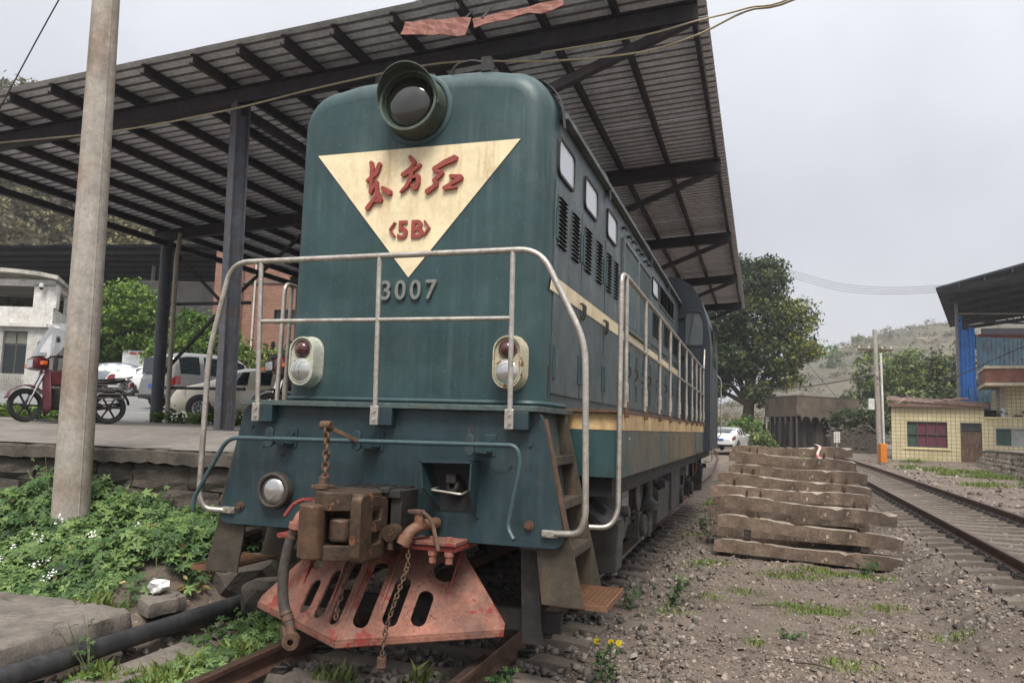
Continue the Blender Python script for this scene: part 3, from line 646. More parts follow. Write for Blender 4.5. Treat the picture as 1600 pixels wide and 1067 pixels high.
# --- headlight
hl = MB(); o_ = (0, 5.56, 4.17)
hl.lathe([(.262, 0), (.256, .05), (.246, .19), (.252, .205), (.246, .225), (.226, .225), (.22, .17)], o_, (0, -1, 0), 40)
HLo = hl.build('headlight', M_hlight, LO, smooth=40)
b = MB(); b.lathe([(.207, .0), (.19, .03), (.15, .055), (.09, .072), (0.002, .078)], (0, 5.40, 4.17), (0, -1, 0), 36); b.build('lens', M_headlens, HLo, smooth=60)
b = MB(); b.lathe([(.224, .0), (.222, .02), (.208, .025), (.205, .0)], (0, 5.40, 4.17), (0, -1, 0), 36); b.build('lens_ring', M_hlight, HLo, smooth=40)
b = MB(); rows = []
for k in range(25):                                            # peaked visor: longest at the top
    a = R(-10) + R(200) * k / 24; L = max(0.0, math.sin(a)) ** .8 * .13 + .004
    rows.append([(math.cos(a) * q, 5.345 - h, 4.17 + math.sin(a) * q) for q, h in ((.254, -.1), (.256, 0), (.264, L), (.256, L), (.248, 0), (.247, -.1))])
b.grid(rows, closed=True); b.build('visor', M_hlight, HLo, smooth=40)
b = MB(); b.lathe([(.305, 0), (.305, .012), (.285, .02), (.27, .02)], (0, 5.535, 4.17), (0, -1, 0), 40); b.build('weld_ring', M_green, HLo, smooth=40)
b = MB(); b.tube(rounded([(.24, 5.62, 4.40), (.27, 5.6, 4.55), (.42, 5.62, 4.58), (.5, 5.66, 4.57)], .08), .013, 6); b.box(.5, .58, 5.62, 5.7, 4.48, 4.6); b.build('lamp_conduit', M_black, LO)

# --- emblem
b = MB(); b.prism([(-.896, 3.847), (.886, 3.847), (-.012, 2.786)], (0, 5.522, 0), (1, 0, 0), (0, 0, 1), (0, .01, 0)); EM = b.build('emblem_plate', M_cream, LO)
DONG = [[(-0.382, 3.747, 0.0166), (-0.369, 3.69, 0.0178), (-0.372, 3.62, 0.0166), (-0.374, 3.487, 0.0153)], [(-0.303, 3.729, 0.0166), (-0.329, 3.658, 0.0191), (-0.375, 3.615, 0.0166), (-0.413, 3.59, 0.0115)], [(-0.323, 3.582, 0.0115), (-0.357, 3.526, 0.0115), (-0.374, 3.487, 0.0127)], [(-0.32, 3.582, 0.0102), (-0.318, 3.501, 0.0166), (-0.282, 3.418, 0.0217)], [(-0.276, 3.423, 0.0153), (-0.339, 3.421, 0.0102)], [(-0.307, 3.488, 0.0115), (-0.351, 3.422, 0.0153), (-0.4, 3.358, 0.0191)], [(-0.269, 3.523, 0.0178), (-0.199, 3.479, 0.0242)]]
FANG = [[(-0.038, 3.769, 0.014), (-0.016, 3.739, 0.0191), (0.009, 3.714, 0.0166)], [(0.059, 3.695, 0.0115), (0.006, 3.66, 0.0166), (-0.042, 3.638, 0.0153), (-0.096, 3.618, 0.0178)], [(0.009, 3.714, 0.0127), (-0.037, 3.664, 0.0115), (-0.096, 3.624, 0.0127)], [(-0.011, 3.641, 0.0153), (-0.026, 3.574, 0.0178), (-0.06, 3.519, 0.0153), (-0.107, 3.478, 0.0076)], [(-0.003, 3.595, 0.0115), (0.043, 3.601, 0.0166), (0.042, 3.546, 0.0191), (0.02, 3.502, 0.0204)], [(0.02, 3.5, 0.0153), (-0.018, 3.536, 0.0064)]]
HONG = [[(0.361, 3.729, 0.0242), (0.268, 3.695, 0.0229), (0.175, 3.648, 0.0166)], [(0.175, 3.641, 0.0127), (0.254, 3.617, 0.014)], [(0.254, 3.613, 0.0127), (0.179, 3.554, 0.0166)], [(0.185, 3.565, 0.014), (0.21, 3.529, 0.014)], [(0.21, 3.524, 0.0153), (0.17, 3.498, 0.0178), (0.124, 3.467, 0.0217)], [(0.32, 3.582, 0.0153), (0.414, 3.568, 0.0191)], [(0.414, 3.561, 0.0178), (0.334, 3.521, 0.014), (0.271, 3.486, 0.0166)], [(0.277, 3.486, 0.014), (0.377, 3.49, 0.0089)]]
for ch in (DONG, FANG, HONG): ribbon(ch, 5.492, 5.523).build('raised_character', M_redlet, EM)
RX = Matrix.Rotation(PI / 2, 4, 'X')
def letters(txt, xs, z, size, y, m, parent, nm, off=.004, sx=1.0):
    for c, x in zip(txt, xs):
        me = text_mesh(c, size, .008, off); me.transform(Matrix.Translation((x, y, z)) @ RX @ Matrix.Scale(sx, 4, (1, 0, 0))); link(nm, me, m, parent)
letters('5B', (-.075, .048), 3.104, .2, 5.515, M_redlet, EM, 'raised_letter', .006)
for s in (-1, 1):
    b = MB(); b.prism([(0, 0), (.014, .008), (-.028, .062), (.014, .116), (0, .124), (-.046, .062)], ((-.15 if s < 0 else .118), 5.50, 3.115), (-s, 0, 0), (0, 0, 1), (0, .022, 0)); b.build('raised_chevron', M_redlet, EM)
letters('3007', (-.195, -.07, .06, .19), 2.612, .215, 5.512, M_digit, LO, 'number_digit', .003, .92)

# --- marker lamps on the hood
for sx, mm in ((-.862, M_lamph), (.872, M_lamph2)):
    b = MB(); ov = oval(sx, 2.11, .235, .40, 12); n = len(ov)
    rows = [[(sx + (x - sx) * q, y, 2.11 + (z - 2.11) * q2) for x, z in ov] for q, q2, y in ((1.08, 1.05, 5.53), (1.06, 1.035, 5.51), (1.0, 1.0, 5.50), (.98, .99, 5.41), (.94, .97, 5.395), (.86, .92, 5.395), (.84, .91, 5.415))]
    b.grid(rows, closed=True); b.add(rows[-1], [tuple(range(n))]); LP = b.build('marker_lamp', mm, LO, smooth=35)
    b = MB(); b.lathe([(.062, .0), (.058, .02), (.04, .038), (.002, .046)], (sx, 5.412, 2.205), (0, -1, 0), 20); b.lathe([(.07, 0), (.07, .01), (.06, .01)], (sx, 5.413, 2.205), (0, -1, 0), 20); b.build('red_lens', M_redlens, LP, smooth=50)
    b = MB(); b.lathe([(.088, .0), (.086, .016), (.06, .03), (.03, .037), (.002, .04)], (sx, 5.412, 2.035), (0, -1, 0), 22); b.build('clear_lens', M_clearlens, LP, smooth=50)
    b = MB(); b.lathe([(.098, 0), (.098, .014), (.086, .016), (.084, .0)], (sx, 5.413, 2.035), (0, -1, 0), 22); b.build('lens_ring', mm, LP, smooth=40)

# --- front deck, apron and brackets
b = MB(); b.box(-1.2, 1.2, 5.12, 6.15, 1.745, 1.785); b.build('front_deck', mat('checker_plate_deck', S(78, 92, 90), .5, .3, var=.15, scale=8, dirt=(S(96, 80, 64), .3, 4), spots=(RUST, .06, 20), bump=.3, bscale=30), LO, bevel=.004)
ap = rpoly([(-1.395, .83), (1.395, .83), (1.205, 1.742), (-1.205, 1.742)], [.11, .11, .06, .06], 6)
AP = plate('apron', ap, [], .022, Matrix.Translation((0, 5.21, 0)) @ RX, M_apron, LO, .003)
for s in (-1, 1):                                            # rusty edge flange of the apron
    b = MB(); b.prism([(1.205, 1.70), (1.225, 1.70), (1.405, .92), (1.385, .92)], (0, 5.215, 0), (s, 0, 0), (0, 0, 1), (0, .07, 0)); b.build('edge_flange', M_rust, AP)
def bolt(x, y, z, r, parent, m=None, h=.014):
    b = MB(); b.cyl((x, y, z), (x, y - h * .4, z), r * 1.5, 12); b.cyl((x, y - h * .3, z), (x, y - h, z), r, 6); return b.build('bolt', m or M_apron, parent)
for x, z in ((-1.19, .965), (1.135, .975)): bolt(x, 5.197, z, .024, AP, M_rust, .03)
for x, z in ((1.03, 1.66), (1.13, 1.66), (1.03, 1.52), (1.13, 1.52), (-1.13, 1.58), (-1.09, 1.66)): bolt(x, 5.197, z, .014, AP)
for s in (-1, 1):                                            # round inspection covers
    b = MB(); b.cyl((s * .92, 5.2, 1.43), (s * .92, 5.194, 1.43), .115, 28); IC = b.build('inspection_cover', M_apron, AP, bevel=.002)
    for a in (-40, 60, 180): bolt(s * .92 + .095 * math.cos(R(a)), 5.195, 1.43 + .095 * math.sin(R(a)), .008, IC)
for x in (-1.04, -.03, 1.0):                                  # box brackets carrying the handrail posts
    b = MB(); b.box(x - .03, x + .13, 5.12, 5.2, 1.62, 1.744); b.build('post_bracket', M_apron, LO, bevel=.004)
    b = MB(); b.box(x - .035, x + .03, 5.095, 5.125, 1.62, 1.76); pf = b.build('post_foot', M_steel, LO, bevel=.006)
    for z in (1.66, 1.72): bolt(x, 5.096, z, .011, pf, M_steel)

# --- front handrail (bright worn steel tube)
FH = MB(); path = rounded([(-1.325, 5.19, .925), (-1.47, 5.14, .93), (-1.52, 5.12, 1.03), (-1.515, 5.11, 2.15), (-1.36, 5.11, 2.865), (1.185, 5.11, 2.875), (1.52, 5.11, 2.22), (1.545, 5.11, 1.06), (1.50, 5.13, .95), (1.325, 5.18, .935)], .16, 7)
FH.tube(path, .022, 12); HR = FH.build('front_handrail', M_steel, LO, smooth=50)
for x in (-1.085, -.055, .985):
    b = MB(); xb = {-1.085: -1.035, -.055: -.03, .985: 1.0}[x]; b.cyl((xb, 5.11, 1.74), (x, 5.11, 2.87), .019, 12); b.build('rail_post', M_steel, HR, smooth=50)
b = MB(); b.cyl((-1.065, 5.11, 2.39), (.99, 5.11, 2.39), .017, 12); b.build('middle_rail', M_steel, HR, smooth=50)
for s in (-1, 1):
    b = MB(); b.box(min(s * 1.23, s * 1.34), max(s * 1.23, s * 1.34), 5.17, 5.2, .905, .955); f = b.build('rail_foot', M_steel, HR, bevel=.006)
    for x in (1.25, 1.31): bolt(s * x, 5.171, .93, .012, f, M_steel)

# --- uncoupling rod with its brackets, lever arm and chain
b = MB(); b.tube(rounded([(-1.50, 5.04, .93), (-1.50, 5.04, 1.02), (-1.23, 5.04, 1.49), (1.08, 5.04, 1.515), (1.11, 5.04, 1.40), (1.03, 5.04, .97), (1.09, 5.0, .90)], .1, 6), .0165, 10); UR = b.build('uncoupling_rod', mat('rod_blue_green_paint', S(56, 76, 80), .45, var=.15, scale=12, spots=(DRUST, .12, 30)), LO, smooth=50)
for x in (-.86, -.13, .74):
    b = MB(); ou = oval(x, 1.505, .07, .15, 8)
    b.prism(ou, (0, 5.03, 0), (1, 0, 0), (0, 0, 1), (0, .022, 0)); b.box(x - .02, x + .12, 5.05, 5.2, 1.45, 1.47); b.box(x + .05, x + .14, 5.185, 5.199, 1.43, 1.58); bk = b.build('rod_bracket', M_apron, UR, bevel=.005)
    for z in (1.47, 1.54): bolt(x + .11, 5.186, z, .011, bk)
b = MB(); b.bar((-.12, 5.03, 1.505), (-.27, 4.86, 1.60), .022, .03); b.cyl((-.31, 4.85, 1.61), (-.23, 4.85, 1.61), .03, 12); b.build('lever_arm', M_rust, UR, bevel=.004)
def chain(pts, parent, n, r=.0085, L=.034, m=None, nm='chain_link'):
    """links alternate by a quarter turn along a polyline"""
    P = [Vector(p) for p in pts]; seg = [(P[i + 1] - P[i]).length for i in range(len(P) - 1)]; T = sum(seg)
    bm = MB(); k = 10; w = L * .42; h = L * .5
    loop = [(w * math.cos(2 * PI * i / k), 0, h * 1.15 * math.sin(2 * PI * i / k) * (1 if True else 1)) for i in range(k)]
    bm.tube(loop + [loop[0], loop[1]], r, 6, caps=False); me = bm.mesh('chain_link', 60); me.materials.append(m or M_rust)
    for i in range(n):
        d = (i + .5) / n * T; q = 0
        while d > seg[q] and q < len(seg) - 1: d -= seg[q]; q += 1
        p = P[q].lerp(P[q + 1], d / seg[q]); dr = (P[q + 1] - P[q]).normalized()
        o = bpy.data.objects.new(nm, me); COL.objects.link(o); setpar(o, parent)
        o.rotation_mode = 'QUATERNION'; qz = Vector((0, 0, 1)).rotation_difference(dr); from_ = Matrix.Rotation(PI / 2 * (i % 2) + random.uniform(-.3, .3) + .5, 4, 'Z')
        o.rotation_quaternion = (qz.to_matrix().to_4x4() @ from_).to_quaternion(); o.location = p
        if parent is not LO: pass
chain([(-.265, 4.85, 1.59), (-.25, 4.84, 1.46), (-.24, 4.82, 1.25), (-.235, 4.8, 1.19)], LO, 10, .011, .05)

# --- lower lamp on the left of the apron
b = MB(); b.lathe([(.10, 0), (.135, .0), (.14, .03), (.135, .075), (.12, .085), (.108, .08), (.106, .05)], (-.865, 5.2, 1.105), (0, -1, 0), 32); LL = b.build('lower_lamp', M_rubber, LO, smooth=40)
b = MB(); b.lathe([(.108, 0), (.10, .02), (.06, .034), (.002, .04)], (-.865, 5.155, 1.105), (0, -1, 0), 28); b.build('lens', M_clearlens, LL, smooth=50)
# --- hooded jumper socket on the right
SB = MB(); hoodp = [(.40, 1.39), (.78, 1.39), (.78, 1.30), (.74, 1.01)]
for p in ([(.39, 5.0, 1.385), (.765, 5.0, 1.395), (.765, 5.2, 1.40), (.39, 5.2, 1.39)],): SB.add(p + [(x, y, z - .012) for x, y, z in p], [(0, 1, 2, 3), (7, 6, 5, 4), (0, 4, 5, 1), (1, 5, 6, 2), (2, 6, 7, 3), (3, 7, 4, 0)])
for x0, x1 in ((.39, .47), (.765, .745)):
    p = [(x0, 5.0, 1.385), (x0, 5.2, 1.39), (x1 if x0 < .5 else .765, 5.2, 1.0 if x0 > .5 else 1.05), (x1, 5.17, 1.0 if x0 > .5 else 1.06), (x0 + (x1 - x0) * .3, 5.0, 1.2)]
    SB.add(p + [(x + .012, y, z) for x, y, z in p], [(0, 1, 2, 3, 4), (9, 8, 7, 6, 5)] + [(i, (i + 1) % 5, 5 + (i + 1) % 5, 5 + i) for i in range(5)])
SO = SB.build('socket_hood', M_apron, LO)
b = MB(); b.box(.41, .755, 5.186, 5.196, 1.04, 1.375); b.build('socket_recess', M_dark, SO)
b = MB(); b.lathe([(.075, 0), (.07, .04), (.05, .07), (.045, .1), (.02, .11)], (.60, 5.2, 1.2), (0, -1, .2), 18); b.box(.56, .63, 5.08, 5.16, 1.24, 1.3); b.build('socket', M_black, SO, smooth=40)
b = MB(); b.tube(rounded([(.70, 5.19, 1.19), (.70, 5.03, 1.17), (.47, 5.03, 1.19), (.47, 5.19, 1.2)], .03), .009, 8); b.build('socket_bail', M_steel, SO, smooth=50)

# --- coupler
CP = MB()
CP.prism(rpoly([(-.17, 4.72), (-.17, 4.58), (-.05, 4.50), (.10, 4.60), (.16, 4.50), (.22, 4.55), (.22, 4.80), (.14, 4.92), (-.12, 4.92)], .03, 4), (0, 0, 1.06), (1, 0, 0), (0, 1, 0), (0, 0, .12))
CP.prism(rpoly([(-.17, 4.72), (-.17, 4.60), (-.05, 4.52), (.10, 4.62), (.16, 4.52), (.22, 4.57), (.22, 4.80), (.14, 4.92), (-.12, 4.92)], .03, 4), (0, 0, .74), (1, 0, 0), (0, 1, 0), (0, 0, .10))
CP.prism(rpoly([(-.12, 4.70), (.10, 4.66), (.16, 4.92), (-.12, 4.92)], .03, 4), (0, 0, .84), (1, 0, 0), (0, 1, 0), (0, 0, .22))
CP.box(-.11, .13, 4.90, 5.22, .80, 1.08)
CO = CP.build('coupler', M_couple, LO, bevel=.007)
b = MB()                                                     # guard arm with two windows
ga = Matrix.Translation((.19, 4.67, .96)) @ Matrix.Rotation(PI / 2, 4, 'Z') @ RX
plate('guard_arm', rpoly([(-.17, -.20), (.16, -.20), (.20, -.1), (.20, .17), (-.10, .21), (-.17, .2)], .04), [rpoly([(-.02, .03), (.12, .03), (.12, .13), (-.02, .13)], .02), rpoly([(-.02, -.12), (.12, -.12), (.12, -.03), (-.02, -.03)], .02)], .06, ga, M_couple, CO, .008)
b = MB(); b.prism(rpoly([(-.235, 4.60), (-.225, 4.49), (-.14, 4.43), (-.06, 4.46), (-.045, 4.53), (-.08, 4.60), (-.10, 4.70), (-.21, 4.70)], .03, 5), (0, 0, .755), (1, 0, 0), (0, 1, 0), (0, 0, .345)); b.build('knuckle', mat('knuckle_rust', S(92, 70, 52), .6, .35, var=.25, scale=7, dirt=(S(66, 50, 40), .4, 5), spots=(S(146, 104, 66), .2, 12), bump=.15), CO, bevel=.012)
b = MB(); b.prism(rpoly([(-.10, 4.66), (-.02, 4.55), (.08, 4.58), (.12, 4.66), (.06, 4.74)], .03, 4), (0, 0, .86), (1, 0, 0), (0, 1, 0), (0, 0, .15)); b.build('knuckle_nose', M_couple, CO, bevel=.02)
b = MB(); b.cyl((-.16, 4.65, .73), (-.16, 4.65, 1.2), .028, 14); b.cyl((-.16, 4.65, 1.19), (-.16, 4.65, 1.215), .05, 14); b.build('knuckle_pin', M_rust, CO, smooth=40)
b = MB(); b.box(-.30, -.16, 4.74, 4.84, 1.17, 1.2); b.cyl((-.235, 4.8, 1.18), (-.235, 4.8, 1.26), .035, 12); b.build('lock_lifter', M_rust, CO, bevel=.008)
# draft gear housing above the shank
b = MB(); b.box(-.26, .29, 5.0, 5.2, 1.12, 1.15)
for i in range(7): x = -.22 + i * .07; b.bar((x, 4.93, 1.165), (x + .06, 5.2, 1.185), .022, .03)
b.box(-.28, .30, 4.9, 4.94, 1.13, 1.185); b.box(.22, .30, 4.93, 5.2, .82, 1.18); b.box(-.28, -.22, 4.93, 5.2, .82, 1.18); b.box(-.28, .3, 4.95, 5.2, .78, .83)
b.cyl((.18, 4.92, 1.2), (.18, 4.92, 1.16), .05, 10); b.box(.02, .07, 4.93, 4.97, .84, 1.12); DG = b.build('draft_housing', M_black, LO, bevel=.006)
b = MB(); b.tube(rounded([(.10, 4.92, .86), (.2, 4.86, .86), (.27, 4.84, .94), (.31, 4.86, .90)], .04), .03, 8); b.cyl((.28, 4.80, .91), (.28, 4.90, .91), .055, 14); b.cyl((.28, 4.83, .80), (.28, 4.83, .92), .022, 8); b.build('centering_link', M_couple, DG, smooth=40)

# --- brake hoses
b = MB(); b.tube(rounded([(-.30, 5.15, 1.0), (-.30, 4.86, 1.02), (-.36, 4.76, .99), (-.385, 4.75, .92)], .09, 6), .048, 12); b.cyl((-.385, 4.75, .94), (-.39, 4.75, .90), .06, 12); b.cyl((-.31, 4.86, 1.0), (-.31, 4.86, 1.09), .035, 10); AV = b.build('angle_cock', M_pink, LO, smooth=40)
b = MB(); b.bar((-.27, 4.86, 1.10), (-.40, 4.84, 1.09), .028, .02); b.tube(rounded([(-.40, 4.84, 1.09), (-.48, 4.83, 1.06), (-.53, 4.8, .97)], .06), .013, 8); b.build('cock_handle', M_redpaint, AV)
b = MB(); hp = rounded([(-.39, 4.75, .92), (-.44, 4.74, .80), (-.47, 4.73, .60), (-.44, 4.71, .40), (-.36, 4.68, .28)], .3, 8); b.tube(hp, .036, 12); HS = b.build('brake_hose', M_rubber, LO, smooth=50)
for q in (0, -1):
    b = MB(); p, d = (hp[0], hp[1] - hp[0]) if q == 0 else (hp[-1], hp[-2] - hp[-1]); d = d.normalized(); b.cyl(p + d * .02, p + d * .055, .041, 12); b.cyl(p + d * .07, p + d * .09, .041, 12); b.build('hose_clamp', M_rust, HS, smooth=40)
b = MB(); b.cyl((-.36, 4.68, .29), (-.335, 4.66, .22), .032, 10); b.lathe([(.02, -.03), (.055, -.03), (.058, 0), (.055, .03), (.02, .03)], (-.315, 4.64, .19), (.35, -1, 0), 18); b.bar((-.40, 4.66, .27), (-.35, 4.62, .16), .02, .05); b.build('glad_hand', M_rust, HS, smooth=40)
b = MB(); b.tube(rounded([(.46, 5.18, .95), (.42, 4.98, .95), (.38, 4.90, .91), (.36, 4.88, .86)], .07, 6), .04, 12); b.cyl((.37, 4.885, .88), (.35, 4.87, .83), .052, 12); b.cyl((.42, 4.97, .93), (.42, 4.97, 1.04), .036, 10); AV2 = b.build('angle_cock', mat('rusty_pink_valve', S(112, 80, 62), .65, var=.2, scale=16, spots=(S(98, 66, 46), .3, 22)), LO, smooth=40)
b = MB(); b.tube(rounded([(.34, 4.96, 1.04), (.44, 4.96, 1.05), (.52, 4.95, 1.0), (.56, 4.93, .90), (.60, 4.9, .80)], .08), .015, 8); b.box(.36, .45, 4.93, 5.0, 1.03, 1.055); b.build('cock_handle', M_rust, AV2, bevel=.003)
chain([(.38, 4.90, .83), (.40, 4.86, .70), (.375, 4.75, .5), (.34, 4.70, .32), (.33, 4.68, .16)], LO, 24, .006, .03)
chain([(-.06, 4.93, .72), (-.03, 4.84, .60), (-.06, 4.78, .42), (-.05, 4.74, .33)], LO, 11, .007, .034)
b = MB(); b.cyl((.33, 4.68, .15), (.33, 4.68, .09), .03, 10); b.lathe([(.012, -.012), (.03, -.012), (.03, .012), (.012, .012)], (.33, 4.68, .1), (.6, -1, .1), 14); b.build('chain_plug', M_rust, LO, smooth=40)
b = MB(); b.bar((-.10, 4.90, .70), (.02, 4.86, .80), .05, .02); b.build('chain_hook', M_rust, LO)

# --- pilot (cow catcher): two wings meeting at a nose, slots cut through
def wing(s):
    A = Vector((0, 4.66, .2)); B = Vector((s * .975, 5.2, .25)); T = Vector((0, 5.2, .79))
    u = (B - A).normalized(); w = u.cross(T - A).normalized(); v = w.cross(u)
    M4 = Matrix((u, v, w)).transposed().to_4x4(); M4.translation = A
    to2 = lambda x, z: _on(A, w, x, z)
    def _on(A, w, x, z):                                      # point of the wing plane above (x, z)
        y = A.y - ((x - A.x) * w.x + (z - A.z) * w.z) / w.y; p = Vector((x, y, z)) - A; return (p.dot(u), p.dot(v))
    P = lambda x, z: _on(A, w, s * x, z)
    outer = [P(0, .2), P(.975, .25), P(.967, .30), P(.56, .735), P(.3, .765), P(0, .79)]
    def slot(x, z0, z1, wd):
        a, b = Vector(P(x, z0)), Vector(P(x, z1)); d = (b - a).normalized(); nrm = Vector((-d.y, d.x)); r = wd / 2; out = []
        for k in range(9): t = PI * k / 8; out.append(tuple(a + d * r - d * r * math.sin(t) + nrm * r * math.cos(t)))
        for k in range(9): t = PI * k / 8; out.append(tuple(b - d * r + d * r * math.sin(t) - nrm * r * math.cos(t)))
        return out
    c = P(.50, .60)
    hs = [slot(.095, .28, .655, .108), slot(.265, .285, .57, .108), slot(.435, .285, .485, .11), oval(c[0], c[1], .17, .17, 12)]
    plate('pilot_wing', outer, hs, .014, M4, M_pilot, LO, .003)
    wn = w if w.y < 0 else -w
    for x, z0, z1, h in ((.0, .24, .76, .05), (.177, .32, .76, .06), (.56, .42, .74, .075)):
        if x == 0 and s < 0: continue
        a = A + u * P(x, z0)[0] + v * P(x, z0)[1] + wn * .008; c2 = A + u * P(x, z1)[0] + v * P(x, z1)[1] + wn * .008; d = c2 - a; L = d.length; d.normalize()
        b = MB(); b.prism([(0, 0), (L, 0), (L, h), (L * .9, h), (L * .25, h * .25)], a, d, wn, u * .012); b.build('pilot_rib', M_redpaint if x > .5 else M_pilot, LO)
    b = MB(); a = A + wn * .009; b.prism([(0, 0), ((B - A).length, 0), ((B - A).length, .045), (0, .05)], a - Vector((0, 0, .028)), u, Vector((0, 0, 1)), wn * -.014); b.build('pilot_lip', M_pilot, LO)
for s in (1, -1): wing(s)
b = MB(); b.box(-.70, .70, 4.97, 5.4, .79, .822); b.build('pilot_top_plate', M_redpaint, LO, bevel=.005)
b = MB(); b.box(.34, .70, 4.95, 5.19, .827, .855); b.build('pilot_top_plate', M_pilot, LO, bevel=.005)
for x in (.52, .64):
    b = MB(); b.cyl((x, 4.99, .85), (x, 4.99, .885), .025, 6); b.cyl((x, 4.99, .79), (x, 4.99, .71), .026, 6); b.cyl((x, 4.99, .79), (x, 4.99, .76), .034, 8); b.build('pilot_bolt', M_pink, LO)
b = MB(); b.prism([(1.05, .14), (1.2, .14), (1.13, .78), (1.02, .78)], (0, 5.4, 0), (1, 0, 0), (0, 0, 1), (0, .03, 0)); b.box(-1.1, 1.3, 5.5, 5.56, .2, .34); b.build('guard_iron', M_black, LO)

# --- step ladders at the front corners
M_step = mat('worn_step_plate', S(72, 66, 56), .65, .2, var=.22, scale=4, dirt=(S(44, 42, 40), .5, 2.2), streak=(S(116, 92, 62), .6), spots=(RUST, .14, 14))
b = MB(); n_ = 9                                             # bottom step: expanded metal mesh, shared
for i in range(n_ + 1): b.bar((-.16 + .32 * i / n_, -.32, 0), (-.16 + .32 * i / n_, .32, 0), .007, .014)
for i in range(19): b.bar((-.16, -.32 + .64 * i / 18, .001), (.16, -.32 + .64 * i / 18, .001), .006, .012)
b.bar((-.165, -.325, -.005), (.165, -.325, -.005), .012, .035); b.bar((-.165, .325, -.005), (.165, .325, -.005), .012, .035); b.bar((.165, -.33, -.005), (.165, .33, -.005), .012, .04)
stepm = b.mesh('step_tread')
for s in (-1, 1):
    SL = MB(); SL.prism([(1.04, 1.68), (1.225, 1.68), (1.52, .45), (1.225, .45), (1.17, .86), (1.04, .86)], (0, 5.25, 0), (s, 0, 0), (0, 0, 1), (0, .016, 0)); LD = SL.build('step_ladder', M_step, LO)
    b = MB(); b.prism([(1.0, 1.74), (1.2, 1.74), (1.5, .45), (1.2, .45)], (0, 5.93, 0), (s, 0, 0), (0, 0, 1), (0, .016, 0)); b.build('stringer', M_step, LD)
    b = MB(); b.prism([(1.0, 1.74), (1.12, 1.74), (1.25, .8), (1.05, .8)], (0, 5.28, 0), (s, 0, 0), (0, 0, 1), (0, .64, 0)); b.build('step_backing', M_skirt, LD)
    for z, x in ((1.42, 1.26), (1.12, 1.33), (.80, 1.41)):
        b = MB(); b.box(min(s * (x - .17), s * x), max(s * (x - .17), s * x), 5.267, 5.93, z - .012, z + .012); b.box(min(s * (x - .008), s * (x + .008)), max(s * (x - .008), s * (x + .008)), 5.267, 5.93, z - .045, z + .018); b.build('step_tread', M_step, LD, bevel=.003)
    if 'stp' not in globals(): stp = stepm; stp.materials.append(mat('rusty_grating', S(112, 80, 58), .7, .2, var=.25, scale=20))
    o = bpy.data.objects.new('step_tread', stp); COL.objects.link(o); o.parent = LD; o.location = (s * 1.5, 5.6, .46); o.scale = (s, 1, 1)
    for z in (1.55, 1.35): bolt(s * 1.13, 5.249, z, .014, LD)

# --- walkway skirt with rusty cream band
for s in (-1, 1):
    x0, x1 = (1.555, 1.59)
    b = MB(); b.box(min(s * x0, s * x1), max(s * x0, s * x1), 6.2, 18.9, 1.262, 1.635); SK = b.build('skirt', M_skirt, LO)
    b = MB(); b.box(min(s * x0, s * (x1 + .004)), max(s * x0, s * (x1 + .004)), 6.196, 18.9, 1.637, 1.775); b.build('skirt_band', M_creamr, SK)
    b = MB(); b.box(min(s * 1.1, s * x0), max(s * 1.1, s * x0), 6.2, 6.235, 1.262, 1.635); b.build('skirt_front', M_green, SK)
    b = MB(); b.box(min(s * 1.1, s * x0), max(s * 1.1, s * x0), 6.196, 6.235, 1.637, 1.77); b.build('skirt_band', M_creamr, SK)
    b = MB(); b.box(min(s * 1.0, s * 1.6), max(s * 1.0, s * 1.6), 6.15, 18.9, 1.776, 1.80); b.build('side_deck', M_rust, LO)
    for y, L in ((9.6, .9), (13.6, 1.0)):
        b = MB(); b.box(min(s * 1.59, s * 1.60), max(s * 1.59, s * 1.60), y, y + L, 1.30, 1.60); b.build('skirt_panel', M_skirt, SK, bevel=.003)
    # side handrail
    b = MB(); b.tube(rounded([(s * 1.30, 6.02, .885), (s * 1.52, 6.1, .885), (s * 1.58, 6.14, 1.0), (s * 1.575, 6.16, 2.90), (s * 1.59, 6.35, 2.90), (s * 1.60, 15.3, 2.83), (s * 1.60, 15.75, 3.62)], .1, 6), .021, 12); SR = b.build('side_handrail', M_steel, LO, smooth=50)
    for y in (6.30, 7.42, 8.52, 9.55, 10.65, 11.7, 12.7, 13.6, 14.5, 15.3):
        b = MB(); b.cyl((s * 1.60, y, 1.9), (s * 1.595, y, 2.895 - .007 * (y - 6.3)), .018, 10); b.cyl((s * 1.60, y, 1.82), (s * 1.60, y, 2.02), .025, 10); b.build('rail_post', M_steel, SR, smooth=50)
        b = MB(); b.box(min(s * 1.585, s * 1.625), max(s * 1.585, s * 1.625), y - .02, y + .04, 1.74, 1.87); b.build('rail_foot', M_rust, SR, bevel=.004)
    b = MB(); b.cyl((s * 1.60, 6.3, 2.37), (s * 1.60, 15.3, 2.34), .016, 10); b.build('middle_rail', M_steel, SR, smooth=50)
b = MB(); b.bar((1.592, 6.55, 1.57), (1.592, 6.62, 1.57), .004, .006); b.build('stencil_mark', M_cream, LO)

